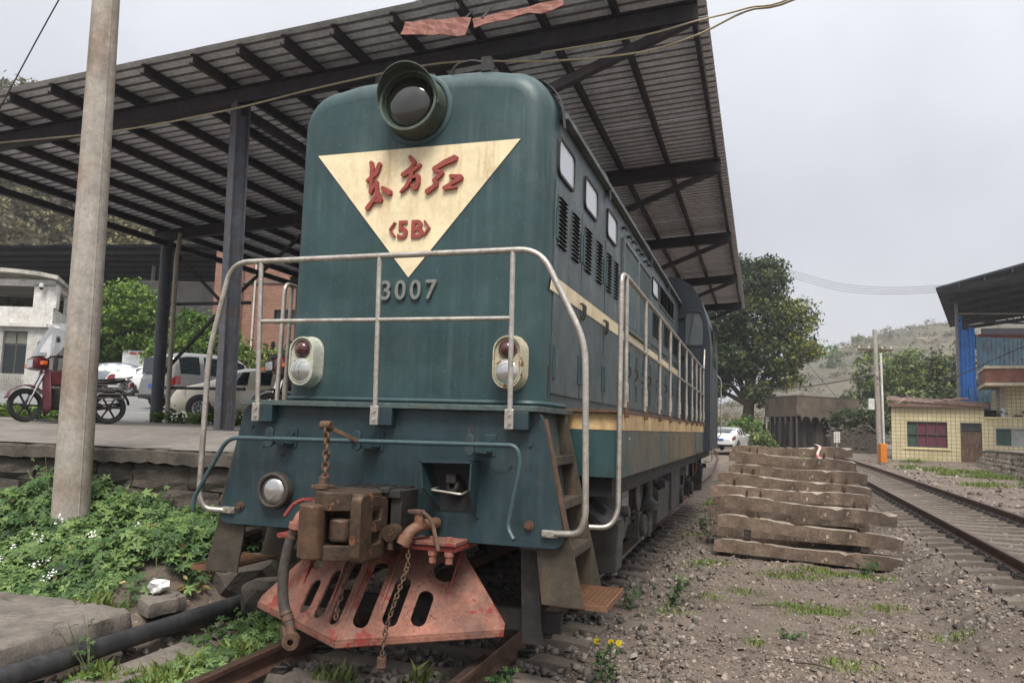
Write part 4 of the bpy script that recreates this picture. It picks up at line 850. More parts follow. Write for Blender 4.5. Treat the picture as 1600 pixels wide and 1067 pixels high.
# --- side doors, louvres, windows, radiator (right side shown, left mirrored plainly)
b = MB(); b.m = 0; b.add([(.0, -.135, .028), (.0, .135, .028), (.022, -.135, 0), (.022, .135, 0), (.019, -.135, 0), (.019, .135, 0), (-.003, -.135, .026), (-.003, .135, .026)], [(0, 1, 3, 2), (2, 3, 5, 4), (4, 5, 7, 6)])
b.add([(0, -.135, .028), (.022, -.135, 0), (0, -.135, 0)], [(0, 1, 2)]); b.add([(0, .135, .028), (.022, .135, 0), (0, .135, 0)], [(2, 1, 0)])
b.m = 1; b.add([(.0015, -.133, -.008), (.0015, .133, -.008), (.0015, .133, .026), (.0015, -.133, .026)], [(0, 1, 2, 3)])
louv = b.mesh('louvre', norm=False); louv.materials.append(M_side); louv.materials.append(mat('louvre_gap', S(12, 13, 14), .9))
def louvres(parent, y, z0, z1, n, xs=1.0, x=1.113):
    for i in range(n):
        o = bpy.data.objects.new('louvre', louv); COL.objects.link(o); setpar(o, parent); o.location = (x, y, z0 + (z1 - z0) * i / (n - 1)); o.scale = (1, xs, 1)
DO = [(5.79, 6.24), (6.25, 6.72), (6.76, 7.25), (7.26, 7.80), (7.86, 8.25), (8.26, 8.70)]
for i, (y0, y1) in enumerate(DO):
    b = MB(); b.box(1.098, 1.112, y0, y1, 1.90, 3.60); D = b.build('side_door', M_side, LO, bevel=.003)
    louvres(D, (y0 + y1) / 2 - .03, 3.085, 3.47, 12, .95 if y1 - y0 > .45 else .85)
    hy_ = y0 + .03 if i % 2 == 0 else y1 - .03
    for z in (2.15, 3.25):
        b = MB(); b.box(1.112, 1.124, hy_ - .025, hy_ + .025, z - .13, z + .13); b.build('hinge', M_green, D, bevel=.003)
    if i in (1, 3):
        b = MB()
        for q in (-.035, .05): b.tube(rounded([(1.113, y1 + q, 2.74), (1.15, y1 + q, 2.74), (1.15, y1 + q, 2.64), (1.125, y1 + q, 2.60)], .03), .01, 6)
        b.build('door_handle', M_black, D, smooth=50)
for i, (y0, y1) in enumerate(((8.9, 9.4), (9.42, 9.95), (10.0, 10.55), (10.57, 11.2), (11.3, 12.2), (12.25, 13.2), (13.25, 14.2), (14.25, 15.2))):
    b = MB(); b.box(1.098, 1.110, y0, y1, 1.90, 2.66); D = b.build('lower_door', M_side, LO, bevel=.003)
    for z in (2.1, 2.48):
        b = MB(); b.box(1.110, 1.124, y0 + .02, y0 + .06, z - .1, z + .1); b.build('hinge', M_green, D)
    b = MB(); b.tube(rounded([(1.11, y1 - .06, 2.4), (1.15, y1 - .06, 2.4), (1.15, y1 - .06, 2.3), (1.12, y1 - .06, 2.26)], .03), .01, 6); b.build('door_handle', M_black, D, smooth=50)
for i, (y0, y1) in enumerate(((11.5, 12.4), (12.9, 13.9), (14.25, 15.3))):
    b = MB(); b.box(1.098, 1.111, y0 - .1, y1 + .1, 2.9, 3.5); D = b.build('louvre_panel', M_side, LO, bevel=.003)
    for q in range(2): louvres(D, y0 + (y1 - y0) * (.27 + .46 * q), 3.06, 3.38, 10, (y1 - y0) * 1.55)
b = MB(); b.box(1.098, 1.111, 12.35, 14.45, 3.62, 4.0); D = b.build('louvre_panel', M_side, LO, bevel=.003)
for q in range(4): louvres(D, 12.62 + .5 * q, 3.68, 3.93, 8, 1.7)
for y0, y1, z0, z1 in ((5.86, 6.38, 3.70, 3.94), (6.84, 7.38, 3.70, 3.93), (7.94, 8.47, 3.70, 3.93), (11.55, 12.2, 3.70, 3.90)):
    ou = rpoly([(y0, z0 - .02), (y1, z0 - .02), (y1, z1 + .02), (y0, z1 + .02)], .07); b = MB(); n = len(ou); cy, cz = (y0 + y1) / 2, (z0 + z1) / 2
    rows = [[(x, cy + (y - cy) * q, cz + (z - cz) * q2) for y, z in ou] for x, q, q2 in ((1.098, 1.08, 1.17), (1.118, 1.08, 1.17), (1.118, 1.0, 1.0), (1.104, .99, .98))]
    b.grid(rows, closed=True); Wd = b.build('side_window', M_black, LO)
    b = MB(); b.add([(1.107, cy + (y - cy) * .995, cz + (z - cz) * .99) for y, z in ou], [tuple(range(n))]); b.build('pane', M_cabglass, Wd)
for y0, y1 in ((8.90, 10.0), (10.06, 11.18)):                 # radiator shutters
    b = MB(); b.box(1.098, 1.106, y0, y1, 2.86, 3.84); RD = b.build('radiator', M_dark, LO)
    n = 9
    for i in range(n):
        y = y0 + .06 + (y1 - y0 - .12) * i / (n - 1); b = MB(); b.obox((1.12, y, 3.35), (.012, .02, 0), (-.003, .004, 0), (0, 0, .46)); b.build('shutter_blade', M_side, RD)
    b = MB()
    for p in ((y0 - .02, y0 + .03, 2.82, 3.88), (y1 - .03, y1 + .02, 2.82, 3.88), (y0 + .03, y1 - .03, 3.83, 3.88), (y0 + .03, y1 - .03, 2.82, 2.87)): b.box(1.1, 1.135, p[0], p[1], p[2], p[3])
    b.build('radiator_frame', mat('radiator_frame_grey', S(92, 98, 100), .5, .2, var=.15), RD, bevel=.003)
for i in range(7):
    y = 8.92 + i * .36; b = MB(); b.cyl((1.1, y, 4.0 - .02 * (i % 2)), (1.15, y, 4.0 - .02 * (i % 2)), .018, 8); b.bar((1.14, y - .02, 4.0 - .02 * (i % 2)), (1.14, y + .07, 3.99 - .02 * (i % 2)), .015, .03); b.build('latch', M_black, LO)
b = MB(); b.prism([(5.66, 2.69), (8.86, 2.69), (8.86, 2.815), (5.72, 2.815)], (1.1135, 0, 0), (0, 1, 0), (0, 0, 1), (.003, 0, 0)); b.build('side_stripe', M_cream, LO)
b = MB(); b.box(1.0995, 1.104, 8.86, 15.5, 2.69, 2.81); b.build('side_stripe', M_cream, LO)
b = MB(); b.prism([(-5.66, 2.69), (-15.5, 2.69), (-15.5, 2.815), (-5.72, 2.815)], (-1.099, 0, 0), (0, -1, 0), (0, 0, 1), (-.003, 0, 0)); b.build('side_stripe', M_cream, LO)
b = MB(); b.prism([(5.70, 1.92), (5.715, 2.02), (5.70, 2.10), (5.73, 2.12), (5.745, 2.03), (5.735, 1.95), (5.72, 1.87)], (1.1005, 0, 0), (0, 1, 0), (0, 0, 1), (.002, 0, 0)); b.build('rust_hole', mat('rust_hole', S(52, 34, 24), .9, spots=(RUST, .4, 60)), LO)

# --- cab
M_cab = mat('cab_dark_paint', S(38, 46, 54), .45, var=.12, scale=1.5, dirt=(S(56, 62, 66), .3, 1.2), streak=(S(66, 72, 74), .3))
co = [(1.71, 1.30), (1.71, 3.35), (1.66, 3.78), (1.53, 4.22), (1.36, 4.50), (1.13, 4.66), (.6, 4.72), (0, 4.74)]; co = co + [(-x, z) for x, z in co[::-1][1:]]
b = MB(); b.grid([[(x, y, z) for x, z in co] for y in (15.52, 18.3)]); b.add([(x, 18.3, z) for x, z in co], [tuple(range(len(co)))]); CB = b.build('cab', M_cab, LO, smooth=30)
wn = rpoly([(1.225, 3.32), (1.585, 3.32), (1.585, 3.80), (1.52, 3.99), (1.24, 3.99)], .06)
plate('cab_front_wall', co, [wn, [(-x, z) for x, z in wn]], .02, Matrix.Translation((0, 15.52, 0)) @ RX, M_cab, CB)
for s in (1, -1):
    b = MB(); cx, cz = 1.41, 3.65; rows = [[(s * (cx + (x - cx) * q), y, cz + (z - cz) * q) for x, z in wn] for y, q in ((15.505, 1.07), (15.495, 1.06), (15.495, .98), (15.52, .98))]; b.grid(rows, closed=True); Wd = b.build('cab_window', M_cab, CB)
    b = MB(); b.add([(s * x, 15.525, z) for x, z in wn], [tuple(range(len(wn)))]); b.build('pane', clear('cab_glass', S(150, 160, 165), .35, .05), Wd)
    b = MB(); b.bar((s * 1.30, 15.46, 3.35), (s * 1.42, 15.46, 4.14), .012, .012); b.build('wiper', M_black, CB)
    for z in (3.12, 3.88): b = MB(); b.bar((s * 1.1, 15.48, z), (s * 1.24, 15.48, z), .04, .05); b.build('cab_bracket', M_cab, CB)
    b = MB(); b.box(min(s * 1.7, s * 1.725), max(s * 1.7, s * 1.725), 16.3, 17.2, 2.95, 3.75); b.build('side_window', M_glassdark, CB, bevel=.01)
    b = MB(); b.box(min(s * 1.70, s * 1.78), max(s * 1.70, s * 1.78), 16.2, 17.3, 3.80, 3.84); b.build('window_hood', M_cab, CB)
    b = MB(); b.tube(rounded([(s * 1.72, 17.9, 1.5), (s * 1.8, 17.9, 1.6), (s * 1.8, 17.9, 2.8), (s * 1.72, 17.9, 2.9)], .05), .014, 6); b.build('grab_rail', M_steel, CB)
b = MB(); b.box(-.5, .5, 15.9, 16.5, 1.9, 3.3); b.box(.5, 1.3, 16.2, 16.6, 2.2, 3.5); b.build('control_desk', M_dark, CB, bevel=.02)
b = MB(); b.box(-1.45, 1.45, 18.3, 19.1, 1.6, 1.78); b.box(-1.3, 1.3, 19.0, 19.05, .85, 1.7); b.build('rear_deck', M_apron, LO)
b = MB()
for s in (-1, 1): b.tube(rounded([(s * 1.35, 19.05, .95), (s * 1.55, 19.1, .95), (s * 1.55, 19.1, 2.7), (s * 1.0, 19.1, 2.85), (0, 19.1, 2.85)], .12), .02, 8)
b.build('rear_handrail', M_steel, LO, smooth=50)

# --- underframe, bogies, tank
b = MB(); b.box(-1.05, 1.05, 5.3, 18.9, 1.0, 1.26); b.box(-1.5, -.9, 6.3, 18.8, 1.1, 1.27); b.box(.9, 1.5, 6.3, 18.8, 1.1, 1.27); b.build('underframe', M_dark, LO)
def wheel(x, y):
    b = MB(); s = 1 if x > 0 else -1
    b.lathe([(.06, .14), (.14, .15), (.16, .10), (.36, .085), (.40, .10), (.455, .10), (.46, .06), (.465, -.02), (.50, -.03), (.49, -.05), (.36, -.05), (.12, -.04), (.06, -.08)], (x - s * .0, y, .46), (s, 0, 0), 36)
    return b
for yb in (8.9, 16.0):
    for s in (-1, 1):
        b = MB(); pts = [(yb - 1.75, .62), (yb - 1.6, .74), (yb - .6, .74), (yb - .4, .56), (yb + .4, .56), (yb + .6, .74), (yb + 1.6, .74), (yb + 1.75, .62), (yb + 1.75, .5), (yb + .6, .5), (yb + .4, .38), (yb - .4, .38), (yb - .6, .5), (yb - 1.75, .5)]
        b.prism(pts, (s * 1.03, 0, 0), (0, 1, 0), (0, 0, 1), (s * .09, 0, 0)); BG = b.build('bogie_frame', M_under, LO, bevel=.01)
        for dy in (-1.1, 1.1):
            wheel(s * .78, yb + dy).build('wheel', M_under, LO, smooth=35)
            b = MB(); b.box(min(s * 1.0, s * 1.2), max(s * 1.0, s * 1.2), yb + dy - .16, yb + dy + .16, .30, .62); b.lathe([(.14, 0), (.14, .05), (.12, .07), (.02, .075)], (s * 1.2, yb + dy, .46), (s, 0, 0), 20); b.build('axle_box', M_under, BG, smooth=35, bevel=.01)
            for q in (-.3, .3):
                b = MB(); b.tube([(s * 1.09 + .075 * math.cos(t), yb + dy + q + .075 * math.sin(t), .52 + .36 * t / (2 * PI * 5)) for t in [2 * PI * 5 * i / 60 for i in range(61)]], .017, 6); b.build('coil_spring', M_black, BG, smooth=50)
            b = MB(); b.prism(rpoly([(yb + dy + .52, .25), (yb + dy + .60, .25), (yb + dy + .56, .70), (yb + dy + .50, .66)], .02), (s * .72, 0, 0), (0, 1, 0), (0, 0, 1), (s * .12, 0, 0)); b.bar((s * .9, yb + dy + .6, 1.05), (s * .9, yb + dy + .56, .3), .04, .05); b.bar((s * 1.14, yb + dy + .62, 1.0), (s * 1.14, yb + dy + .58, .2), .035, .06); b.build('brake_shoe', mat('dusty_pale_iron', S(138, 134, 128), .7, var=.25, scale=12, dirt=(S(60, 58, 55), .5, 8)), BG, bevel=.006)
        b = MB(); b.cyl((s * 1.05, yb - .35, .98), (s * 1.36, yb - .35, .98), .19, 24); b.lathe([(.19, 0), (.21, .01), (.21, .03), (.17, .035), (.165, .02), (.02, .02)], (s * 1.36, yb - .35, .98), (s, 0, 0), 24); b.build('brake_cylinder', M_under, LO, smooth=35)
        b = MB(); b.box(min(s * 1.05, s * 1.32), max(s * 1.05, s * 1.32), yb - 1.05, yb - .62, .82, 1.10); b.box(min(s * 1.06, s * 1.33), max(s * 1.06, s * 1.33), yb - 1.06, yb - .61, .955, .965); b.build('junction_box', mat('pale_grey_box', S(140, 138, 132), .6, var=.12, dirt=(S(84, 80, 74), .4, 4)), LO, bevel=.01)
    # inclined sand boxes
for y0, y1, s, x1 in ((7.12, 7.42, 1, 1.42), (7.12, 7.42, -1, 1.42), (11.0, 12.3, 1, 1.3), (17.9, 18.2, 1, 1.4)):
    b = MB(); b.prism(rpoly([(.95, .30), (x1 - .02, .36), (x1, .80), (x1 - .12, .92), (.95, .92)], .02), (0, y0, 0), (s, 0, 0), (0, 0, 1), (0, y1 - y0, 0)); sb = b.build('sand_box', M_under, LO, bevel=.012)
    b = MB(); b.obox((s * (x1 - .1), (y0 + y1) / 2, .93), (s * .12, 0, -.09), (0, (y1 - y0) * .42, 0), (s * .01, 0, .014)); b.cyl((s * (x1 - .02), y0 + .1, .90), (s * (x1 + .08), y0 + .1, .90), .05, 14); b.build('sand_lid', M_under, sb, bevel=.006)
b = MB(); b.obox((1.25, 6.75, .98), (.18, -.05, -.13), (.05, .2, 0), (.01, 0, .015)); b.obox((1.28, 6.72, 1.0), (.1, -.03, -.07), (.005, .02, 0), (.02, 0, .03)); b.build('cover_flap', M_under, LO)
b = MB(); b.box(-1.28, 1.28, 12.5, 14.1, .35, 1.1); FT = b.build('fuel_tank', mat('stained_tank_paint', S(84, 84, 84), .6, .1, var=.12, scale=2, streak=(S(140, 138, 132), .5), dirt=(S(46, 46, 47), .5, 1.2)), LO, bevel=.03)
b = MB(); b.box(1.281, 1.292, 12.52, 12.72, .4, 1.05); b.build('tank_strap', M_dark, FT)
b = MB(); b.cyl((1.25, 10.25, .35), (1.25, 10.25, 1.12), .06, 14); b.cyl((1.25, 10.25, 1.02), (1.25, 10.25, 1.08), .13, 18); b.lathe([(.05, 0), (.14, .02), (.15, .1), (.08, .14), (.05, .2)], (1.25, 10.25, .62), (0, 0, 1), 18); b.cyl((1.25, 10.25, .3), (1.25, 10.25, .55), .045, 12); b.build('air_filter', M_under, LO, smooth=40)
b = MB(); b.tube(rounded([(1.12, 7.6, .2), (1.12, 9.0, .18), (1.12, 11.0, .22), (1.12, 11.3, .6)], .1), .02, 8); b.build('sand_pipe', M_under, LO, smooth=50)
b = MB(); b.tube(rounded([(1.2, 17.3, 1.2), (1.3, 17.5, .95), (1.25, 17.7, .7), (1.2, 17.9, .95)], .1), .03, 8); b.build('rear_hose', M_pink, LO, smooth=50)
# ================================================================== THINGS AROUND
# ---- stack of old concrete sleepers: left end top, right end top, height
M_bolt = mat('rusty_bolt', S(86, 62, 46), .8, .2, var=.3, scale=20)
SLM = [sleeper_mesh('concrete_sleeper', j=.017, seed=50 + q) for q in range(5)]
M_slp3 = mat('lit_sleeper_top', S(154, 143, 129), .92, var=.25, scale=3, dirt=(S(84, 70, 58), .55, 1.6), spots=(S(176, 164, 146), .2, 8), bump=.9, bscale=24, rnd=.2)  # top faces coloured paler than the sides, painting in light from above
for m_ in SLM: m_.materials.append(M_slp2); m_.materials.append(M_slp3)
bb = MB(); bb.cyl((0, 0, -.02), (0, 0, .10), .014, 7); bb.cyl((0, 0, .03), (0, 0, .055), .026, 6); BOLT = bb.mesh('sleeper_bolt'); BOLT.materials.append(M_bolt)
def sleeper(L, Rr, label, q, bolts=True, group='old concrete sleepers in the stack', hsc=1.1, roll=0.0):
    L, Rr = Vector(L), Vector(Rr); d = Rr - L; ln = d.length
    o = bpy.data.objects.new('concrete_sleeper', SLM[q % 5]); COL.objects.link(o)
    ax = d.normalized(); ay = Vector((0, 0, 1)).cross(ax).normalized(); az = ax.cross(ay)
    m3 = Matrix((ax, ay, az)).transposed() @ Matrix.Rotation(roll, 3, 'X'); o.matrix_world = Matrix.Translation((L + Rr) / 2 - az * .185 * hsc) @ m3.to_4x4() @ Matrix.Diagonal((ln / 2.5, 1.05, hsc, 1))
    tag(o, label, 'sleeper', group)
    if bolts:
        for x in (-.86, -.66, .66, .86):
            for y in (-.04, .05):
                if random.random() < .55:
                    c = bpy.data.objects.new('bolt', BOLT); COL.objects.link(c); c.parent = o; c.location = (x + random.uniform(-.02, .02), y, .18); c.rotation_euler = (random.uniform(-.15, .15), random.uniform(-.15, .15), 0)
    return o
SS = [((1.99, 12.3, .085), (4.47, 11.9, .04), 'lowest front concrete sleeper of the stack, resting on the dirt'),
      ((2.05, 12.4, .443), (4.49, 12.0, .30), 'second concrete sleeper up at the front of the stack'),
      ((2.06, 12.6, .716), (4.46, 12.2, .595), 'third concrete sleeper up at the front of the stack, studded with bolts'),
      ((1.86, 13.35, .80), (4.25, 13.25, .77), 'concrete sleeper jutting out furthest left in the stack'),
      ((1.96, 14.2, .975), (4.30, 13.6, .86), 'rust stained sleeper in the middle of the stack, fifth row back'),
      ((2.10, 14.65, 1.10), (4.35, 14.5, 1.045), 'concrete sleeper with broken edge, sixth row back in the stack'),
      ((2.10, 15.55, 1.30), (4.22, 15.05, 1.22), 'second highest concrete sleeper near the back of the stack'),
      ((2.11, 16.2, 1.40), (4.25, 15.8, 1.441), 'topmost pale concrete sleeper at the back of the stack')]
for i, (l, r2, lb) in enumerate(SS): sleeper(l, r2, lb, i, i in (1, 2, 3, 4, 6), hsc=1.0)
rn = random.Random(3)
for i, (l, r2, lb) in enumerate(SS[3:]):
    zt = min(l[2], r2[2]) - .30; k_ = -1
    while zt > .02:
        jx, jy = rn.uniform(-.09, .09), rn.uniform(-.05, .05)
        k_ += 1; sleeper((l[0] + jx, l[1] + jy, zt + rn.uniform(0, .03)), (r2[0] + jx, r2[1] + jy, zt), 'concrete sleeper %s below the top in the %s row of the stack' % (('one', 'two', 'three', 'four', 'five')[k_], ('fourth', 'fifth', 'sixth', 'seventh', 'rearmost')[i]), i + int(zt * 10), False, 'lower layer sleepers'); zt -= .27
for i, y in enumerate((12.15, 12.2)):
    pass
for i, (x, z0, yc) in enumerate(((2.45, .09, 12.28), (4.0, .06, 12.03), (2.5, .40, 12.4), (4.0, .31, 12.15))):
    b = MB(); b.box(x - .05, x + .05, yc - .09, yc + .14, z0, z0 + (.13 if i < 2 else .06)); o = b.build('timber_spacer', mat('dark_timber', S(58, 50, 44), .9, var=.25, scale=9, bump=.3), bevel=.008)
    tag(o, ['dark timber spacer under the left of the second sleeper', 'dark timber spacer under the right of the second sleeper', 'dark timber spacer under the left of the third sleeper', 'dark timber spacer under the right of the third sleeper'][i], 'spacer')
b = MB(); rows = []
for i in range(15): t = i / 14; rows.append([(3.60 + .14 * t + .05 * math.sin(t * 9) + w, 15.62 - .45 * t - .16 * math.sin(t * 3), 1.475 - .34 * t + .03 * math.sin(t * 7)) for w in (-.022, .022)])
b.grid(rows); o = b.build('warning_tape', mat('red_white_tape', S(200, 176, 168), .5, var=.1, scale=3, spots=(S(176, 84, 76), .5, 5)), norm=False); tag(o, 'strip of red and white tape draped over the stack', 'tape')
s_ = o.modifiers.new('s', 'SOLIDIFY'); s_.thickness = .004

# ---- black pipe, slabs, rocks, litter on the left
b = MB(); b.tube([(-1.82, y, .005 + .012 * math.sin(y * .9)) for y in np.linspace(1.5, 9.5, 30)], .068, 20); o = b.build('black_pipe', mat('black_plastic_pipe', S(46, 47, 50), .45, var=.18, scale=6, dirt=(S(74, 72, 70), .4, 5)), smooth=50); tag(o, 'thick black plastic pipe lying along the left rail', 'pipe')
M_slab = mat('old_stone_slab', S(112, 104, 96), .92, var=.16, scale=3, dirt=(S(82, 76, 68), .45, 2), spots=(S(128, 122, 112), .1, 9), crack=(S(52, 46, 42), 3.0), bump=.5, bscale=24)
def slab(pts, z, h, label, tilt=0.0):
    b = MB(); n = len(pts); cx = sum(p[0] for p in pts) / n; cy = sum(p[1] for p in pts) / n; rows = []
    ring = []
    for i in range(n):
        a, c = pts[i], pts[(i + 1) % n]
        for k in range(6): t = k / 6; ring.append((a[0] * (1 - t) + c[0] * t + random.uniform(-.015, .015), a[1] * (1 - t) + c[1] * t + random.uniform(-.015, .015)))
    for q, dz in ((.0, 0), (.6, .006), (.96, 0), (1.0, -.025), (1.02, -h * .6), (1.0, -h)):
        rows.append([(cx + (x - cx) * q, cy + (y - cy) * q, z + dz + tilt * (x - cx) * q + random.uniform(-.006, .006)) for x, y in ring])
    b.grid(rows, closed=True); o = b.build('stone_slab', M_slab, smooth=40); return tag(o, label, 'stone slab')
slab([(-4.2, 3.2), (-1.98, 3.2), (-1.93, 4.55), (-1.97, 5.0), (-2.6, 5.08), (-4.2, 5.0)], .16, .22, 'large cracked stone slab beside the black pipe')
slab([(-2.50, 5.5), (-2.36, 5.85), (-1.93, 5.55), (-1.95, 5.15)], .15, .1, 'small stone slab under the white litter')
slab([(-1.72, 3.0), (-1.40, 3.0), (-1.38, 5.2), (-1.70, 5.3)], -.12, .1, 'flat grey slab between the pipe and the rail')
def rock(c, s, label, seed):
    rn = random.Random(seed); bm = bmesh.new(); bmesh.ops.create_icosphere(bm, subdivisions=2, radius=1)
    for v in bm.verts:
        k = 1 + rn.uniform(-.13, .13); v.co = Vector((max(-.8, min(.8, v.co.x)) * s[0], max(-.8, min(.8, v.co.y)) * s[1], max(-.75, min(.75, v.co.z)) * s[2])) * k
    me = bpy.data.meshes.new('rock'); bm.to_mesh(me); bm.free(); o = link('rock', me, M_wst); o.location = c; o.rotation_euler = (rn.uniform(-.2, .2), rn.uniform(-.2, .2), rn.uniform(0, 3)); return tag(o, label, 'rock')
for i, (c, s, lb) in enumerate((((-1.98, 6.35, .18), (.36, .26, .22), 'broad dark rock under the left step ladder'), ((-1.75, 6.75, .5), (.24, .2, .17), 'angular rock behind the left step ladder, middle of the pile'), ((-2.15, 6.6, .62), (.2, .18, .16), 'rough rock left of the left step ladder'), ((-1.8, 6.8, .84), (.26, .2, .16), 'upper rock at the top of the rock pile'), ((-1.55, 6.2, .06), (.3, .24, .2), 'low rock by the pipe below the left step'), ((-2.6, 5.95, .34), (.22, .16, .1), 'half buried rock at the edge of the weeds'))): rock(c, s, lb, i)
bm = bmesh.new(); bmesh.ops.create_icosphere(bm, subdivisions=2, radius=.085)
rn = random.Random(9)
for v in bm.verts: v.co *= 1 + rn.uniform(-.4, .25); v.co.z *= .8
me = bpy.data.meshes.new('paper_litter'); bm.to_mesh(me); bm.free(); o = link('paper_litter', me, mat('white_paper', S(222, 222, 220), .7, var=.04)); o.location = (-2.17, 5.5, .22); tag(o, 'crumpled white paper on the small stone slab', 'litter')

# ---- cars
M_tyre = mat('tyre_rubber', S(34, 34, 35), .8, var=.15, scale=20); M_alloy = mat('alloy_rim', S(176, 176, 178), .3, .8, var=.05); M_plast = mat('black_plastic', S(28, 28, 30), .6)
M_cglass = glossy('car_glass', S(30, 36, 40), .04, coat=.5); M_tail = glossy('tail_lamp', S(120, 18, 22), .1, coat=1); M_plate = mat('number_plate_blue', S(40, 84, 160), .4); M_chrome = glossy('chrome', S(210, 210, 210), .08, 1.0)
def car_paint(n, c): return glossy(n, c, .18, 0.0, 1.0)
SED = dict(x=[-2.32, -2.28, -2.1, -1.65, -1.35, -.9, -.3, .3, .75, 1.15, 1.5, 2.0, 2.2, 2.32], t=[.62, .92, 1.04, 1.09, 1.18, 1.38, 1.46, 1.46, 1.36, 1.10, .99, .87, .76, .5], b=[.58, .86, .96, .98, .98, .96, .94, .93, .93, .94, .91, .80, .70, .46], w=[.60, .76, .84, .88, .90, .91, .91, .91, .91, .90, .88, .81, .72, .58], cab=(-1.38, .98), win=(-1.15, .62), rear=(-1.62, -.98), fr=(.66, 1.12), wh=(1.38, -1.35), r=.32)
VAN = dict(x=[-2.2, -2.17, -2.05, -1.5, -.8, 0, .6, 1.0, 1.3, 1.6, 1.9, 2.1, 2.2], t=[.7, 1.2, 1.70, 1.83, 1.86, 1.86, 1.83, 1.70, 1.42, 1.12, 1.0, .85, .55], b=[.68, 1.0, 1.05, 1.05, 1.05, 1.04, 1.04, 1.04, 1.02, 1.0, .92, .78, .5], w=[.70, .80, .83, .85, .85, .85, .85, .85, .84, .82, .76, .68, .58], cab=(-2.1, 1.45), win=(-1.85, 1.0), rear=(-2.16, -2.04), fr=(.98, 1.55), wh=(1.4, -1.4), r=.30)
def make_car(name, label, paint, P, loc, rz, tilt=0.0):
    t = thing(name, label, 'car', loc, rz); t.rotation_euler = (0, tilt, rz)
    xs = np.array(P['x']); X = np.linspace(xs[0], xs[-1], 46)
    f = lambda k: np.convolve(np.pad(np.interp(X, xs, P[k]), 1, 'edge'), [.25, .5, .25], 'valid')
    T, B, Wd = f('t'), f('b'), f('w'); zs = .24
    def sec(i, off=0.0):
        x, zt, zb, w = X[i], T[i], B[i], Wd[i]; zb = min(zb, zt - .015); z0 = zs + .08 * (abs(x) > abs(xs[0]) - .2)
        g = max(0.0, min(1.0, (zt - zb) / .4)); wr = w * (.93 - .20 * g)
        pts = [(w * .90, z0), (w * .985, z0 + .12), (w, z0 + .45 * (zb - z0)), (w * .985, z0 + .8 * (zb - z0)), (w * .955, zb), (w * .955 * .5 + wr * .5, zb + (zt - zb) * .48), (wr, zt - .07 * g - .004), (wr * .80, zt - .012 * g), (wr * .4, zt), (0, zt + .004)]
        return [(x, y + off, z) for y, z in pts]
    rows = []
    for i in range(len(X)): h = sec(i); rows.append(h + [(x, -y, z) for x, y, z in h[::-1][1:]])
    b = MB(); b.grid(rows); b.add(rows[0], [tuple(range(len(rows[0])))]); b.add(rows[-1], [tuple(range(len(rows[0])))]); b.build('body', paint, t, smooth=50)
    idx = [i for i in range(len(X)) if P['win'][0] <= X[i] <= P['win'][1]]
    n3 = len(idx); cuts = [idx[:int(n3 * .34)], idx[int(n3 * .37):int(n3 * .68)], idx[int(n3 * .71):]]
    for s in (1, -1):
        for cset in cuts:
            if len(cset) < 2: continue
            b = MB(); rr = []
            for i in cset:
                q = sec(i); a, m, c = Vector(q[4]), Vector(q[5]), Vector(q[6]); lo = a.lerp(m, .16); hi = m.lerp(c, .80)
                rr.append([(p.x, s * (p.y + .007), p.z) for p in (lo, m, hi)])
            b.grid(rr); b.build('side_window', M_cglass, t, smooth=60, norm=False)
        for wx in P['wh']:
            r = P['r']; i = int(np.argmin(abs(X - wx))); w = Wd[i]
            b = MB(); b.cyl((wx, s * (w - .1), r), (wx, s * (w + .004), r), r * 1.16, 28); b.build('wheel_arch', M_plast, t)
            b = MB(); b.lathe([(r * .62, .02), (r * .7, .03), (r * .95, .02), (r, -.02), (r, -.18), (r * .6, -.18)], (wx, s * (w + .01), r), (0, s, 0), 28); WH = b.build('wheel', M_tyre, t, smooth=40)
            b = MB(); b.lathe([(r * .64, .022), (r * .60, .0), (.02, -.03)], (wx, s * (w + .01), r), (0, s, 0), 28)
            for k in range(9):
                a = 2 * PI * k / 9; b.bar((wx + .04 * math.cos(a), s * (w + .012), r + .04 * math.sin(a)), (wx + r * .6 * math.cos(a), s * (w + .026), r + r * .6 * math.sin(a)), .028, .016)
            b.build('rim', M_alloy, WH, smooth=40)
        hl_ = xs[-1] - .16; i = int(np.argmin(abs(X - hl_))); b = MB(); b.add([(X[j], s * (Wd[j] * k + .004), zs + (B[j] - zs) * h) for j, k in ((i - 3, 1.0), (i + 1, .99)) for h in (.66, .95)], [(0, 1, 3, 2)]); b.build('headlamp', M_clearlens, t)
        i = 1; b = MB(); b.grid([[(X[j] - .012, s * (Wd[j] * .99 + .006), zs + (B[j] - zs) * h) for h in (.62, .95)] for j in (4, 3, 2, 1)] + [[(X[1] - .02, s * Wd[1] * .55, zs + (B[2] - zs) * h) for h in (.68, .93)]]); b.build('tail_lamp', M_tail, t, norm=False)
        b = MB(); mx_ = P['win'][1] + .05; b.obox((mx_, s * 1.0, B[int(np.argmin(abs(X - mx_)))] + .06), (.05, 0, 0), (0, .09, 0), (0, 0, .055)); b.build('door_mirror', paint, t, bevel=.02)
    for k, nm in (('rear', 'rear_window'), ('fr', 'windscreen')):
        b = MB(); rr = []
        for u in np.linspace(P[k][0], P[k][1], 6):
            zt = np.interp(u, X, T); w = np.interp(u, X, Wd) * .70; off = .008
            rr.append([(u + (off if k == 'fr' else -off), w * q, zt - .03 * abs(q) ** 2 + .010) for q in (-1, -.6, 0, .6, 1)])
        if P is VAN and k == 'rear': rr = [[(-2.215 + .1 * (z - 1.1), y, z) for y in (-.62, -.3, 0, .3, .62)] for z in (1.1, 1.35, 1.62)]
        b.grid(rr); b.build(nm, M_cglass, t, smooth=60, norm=False)
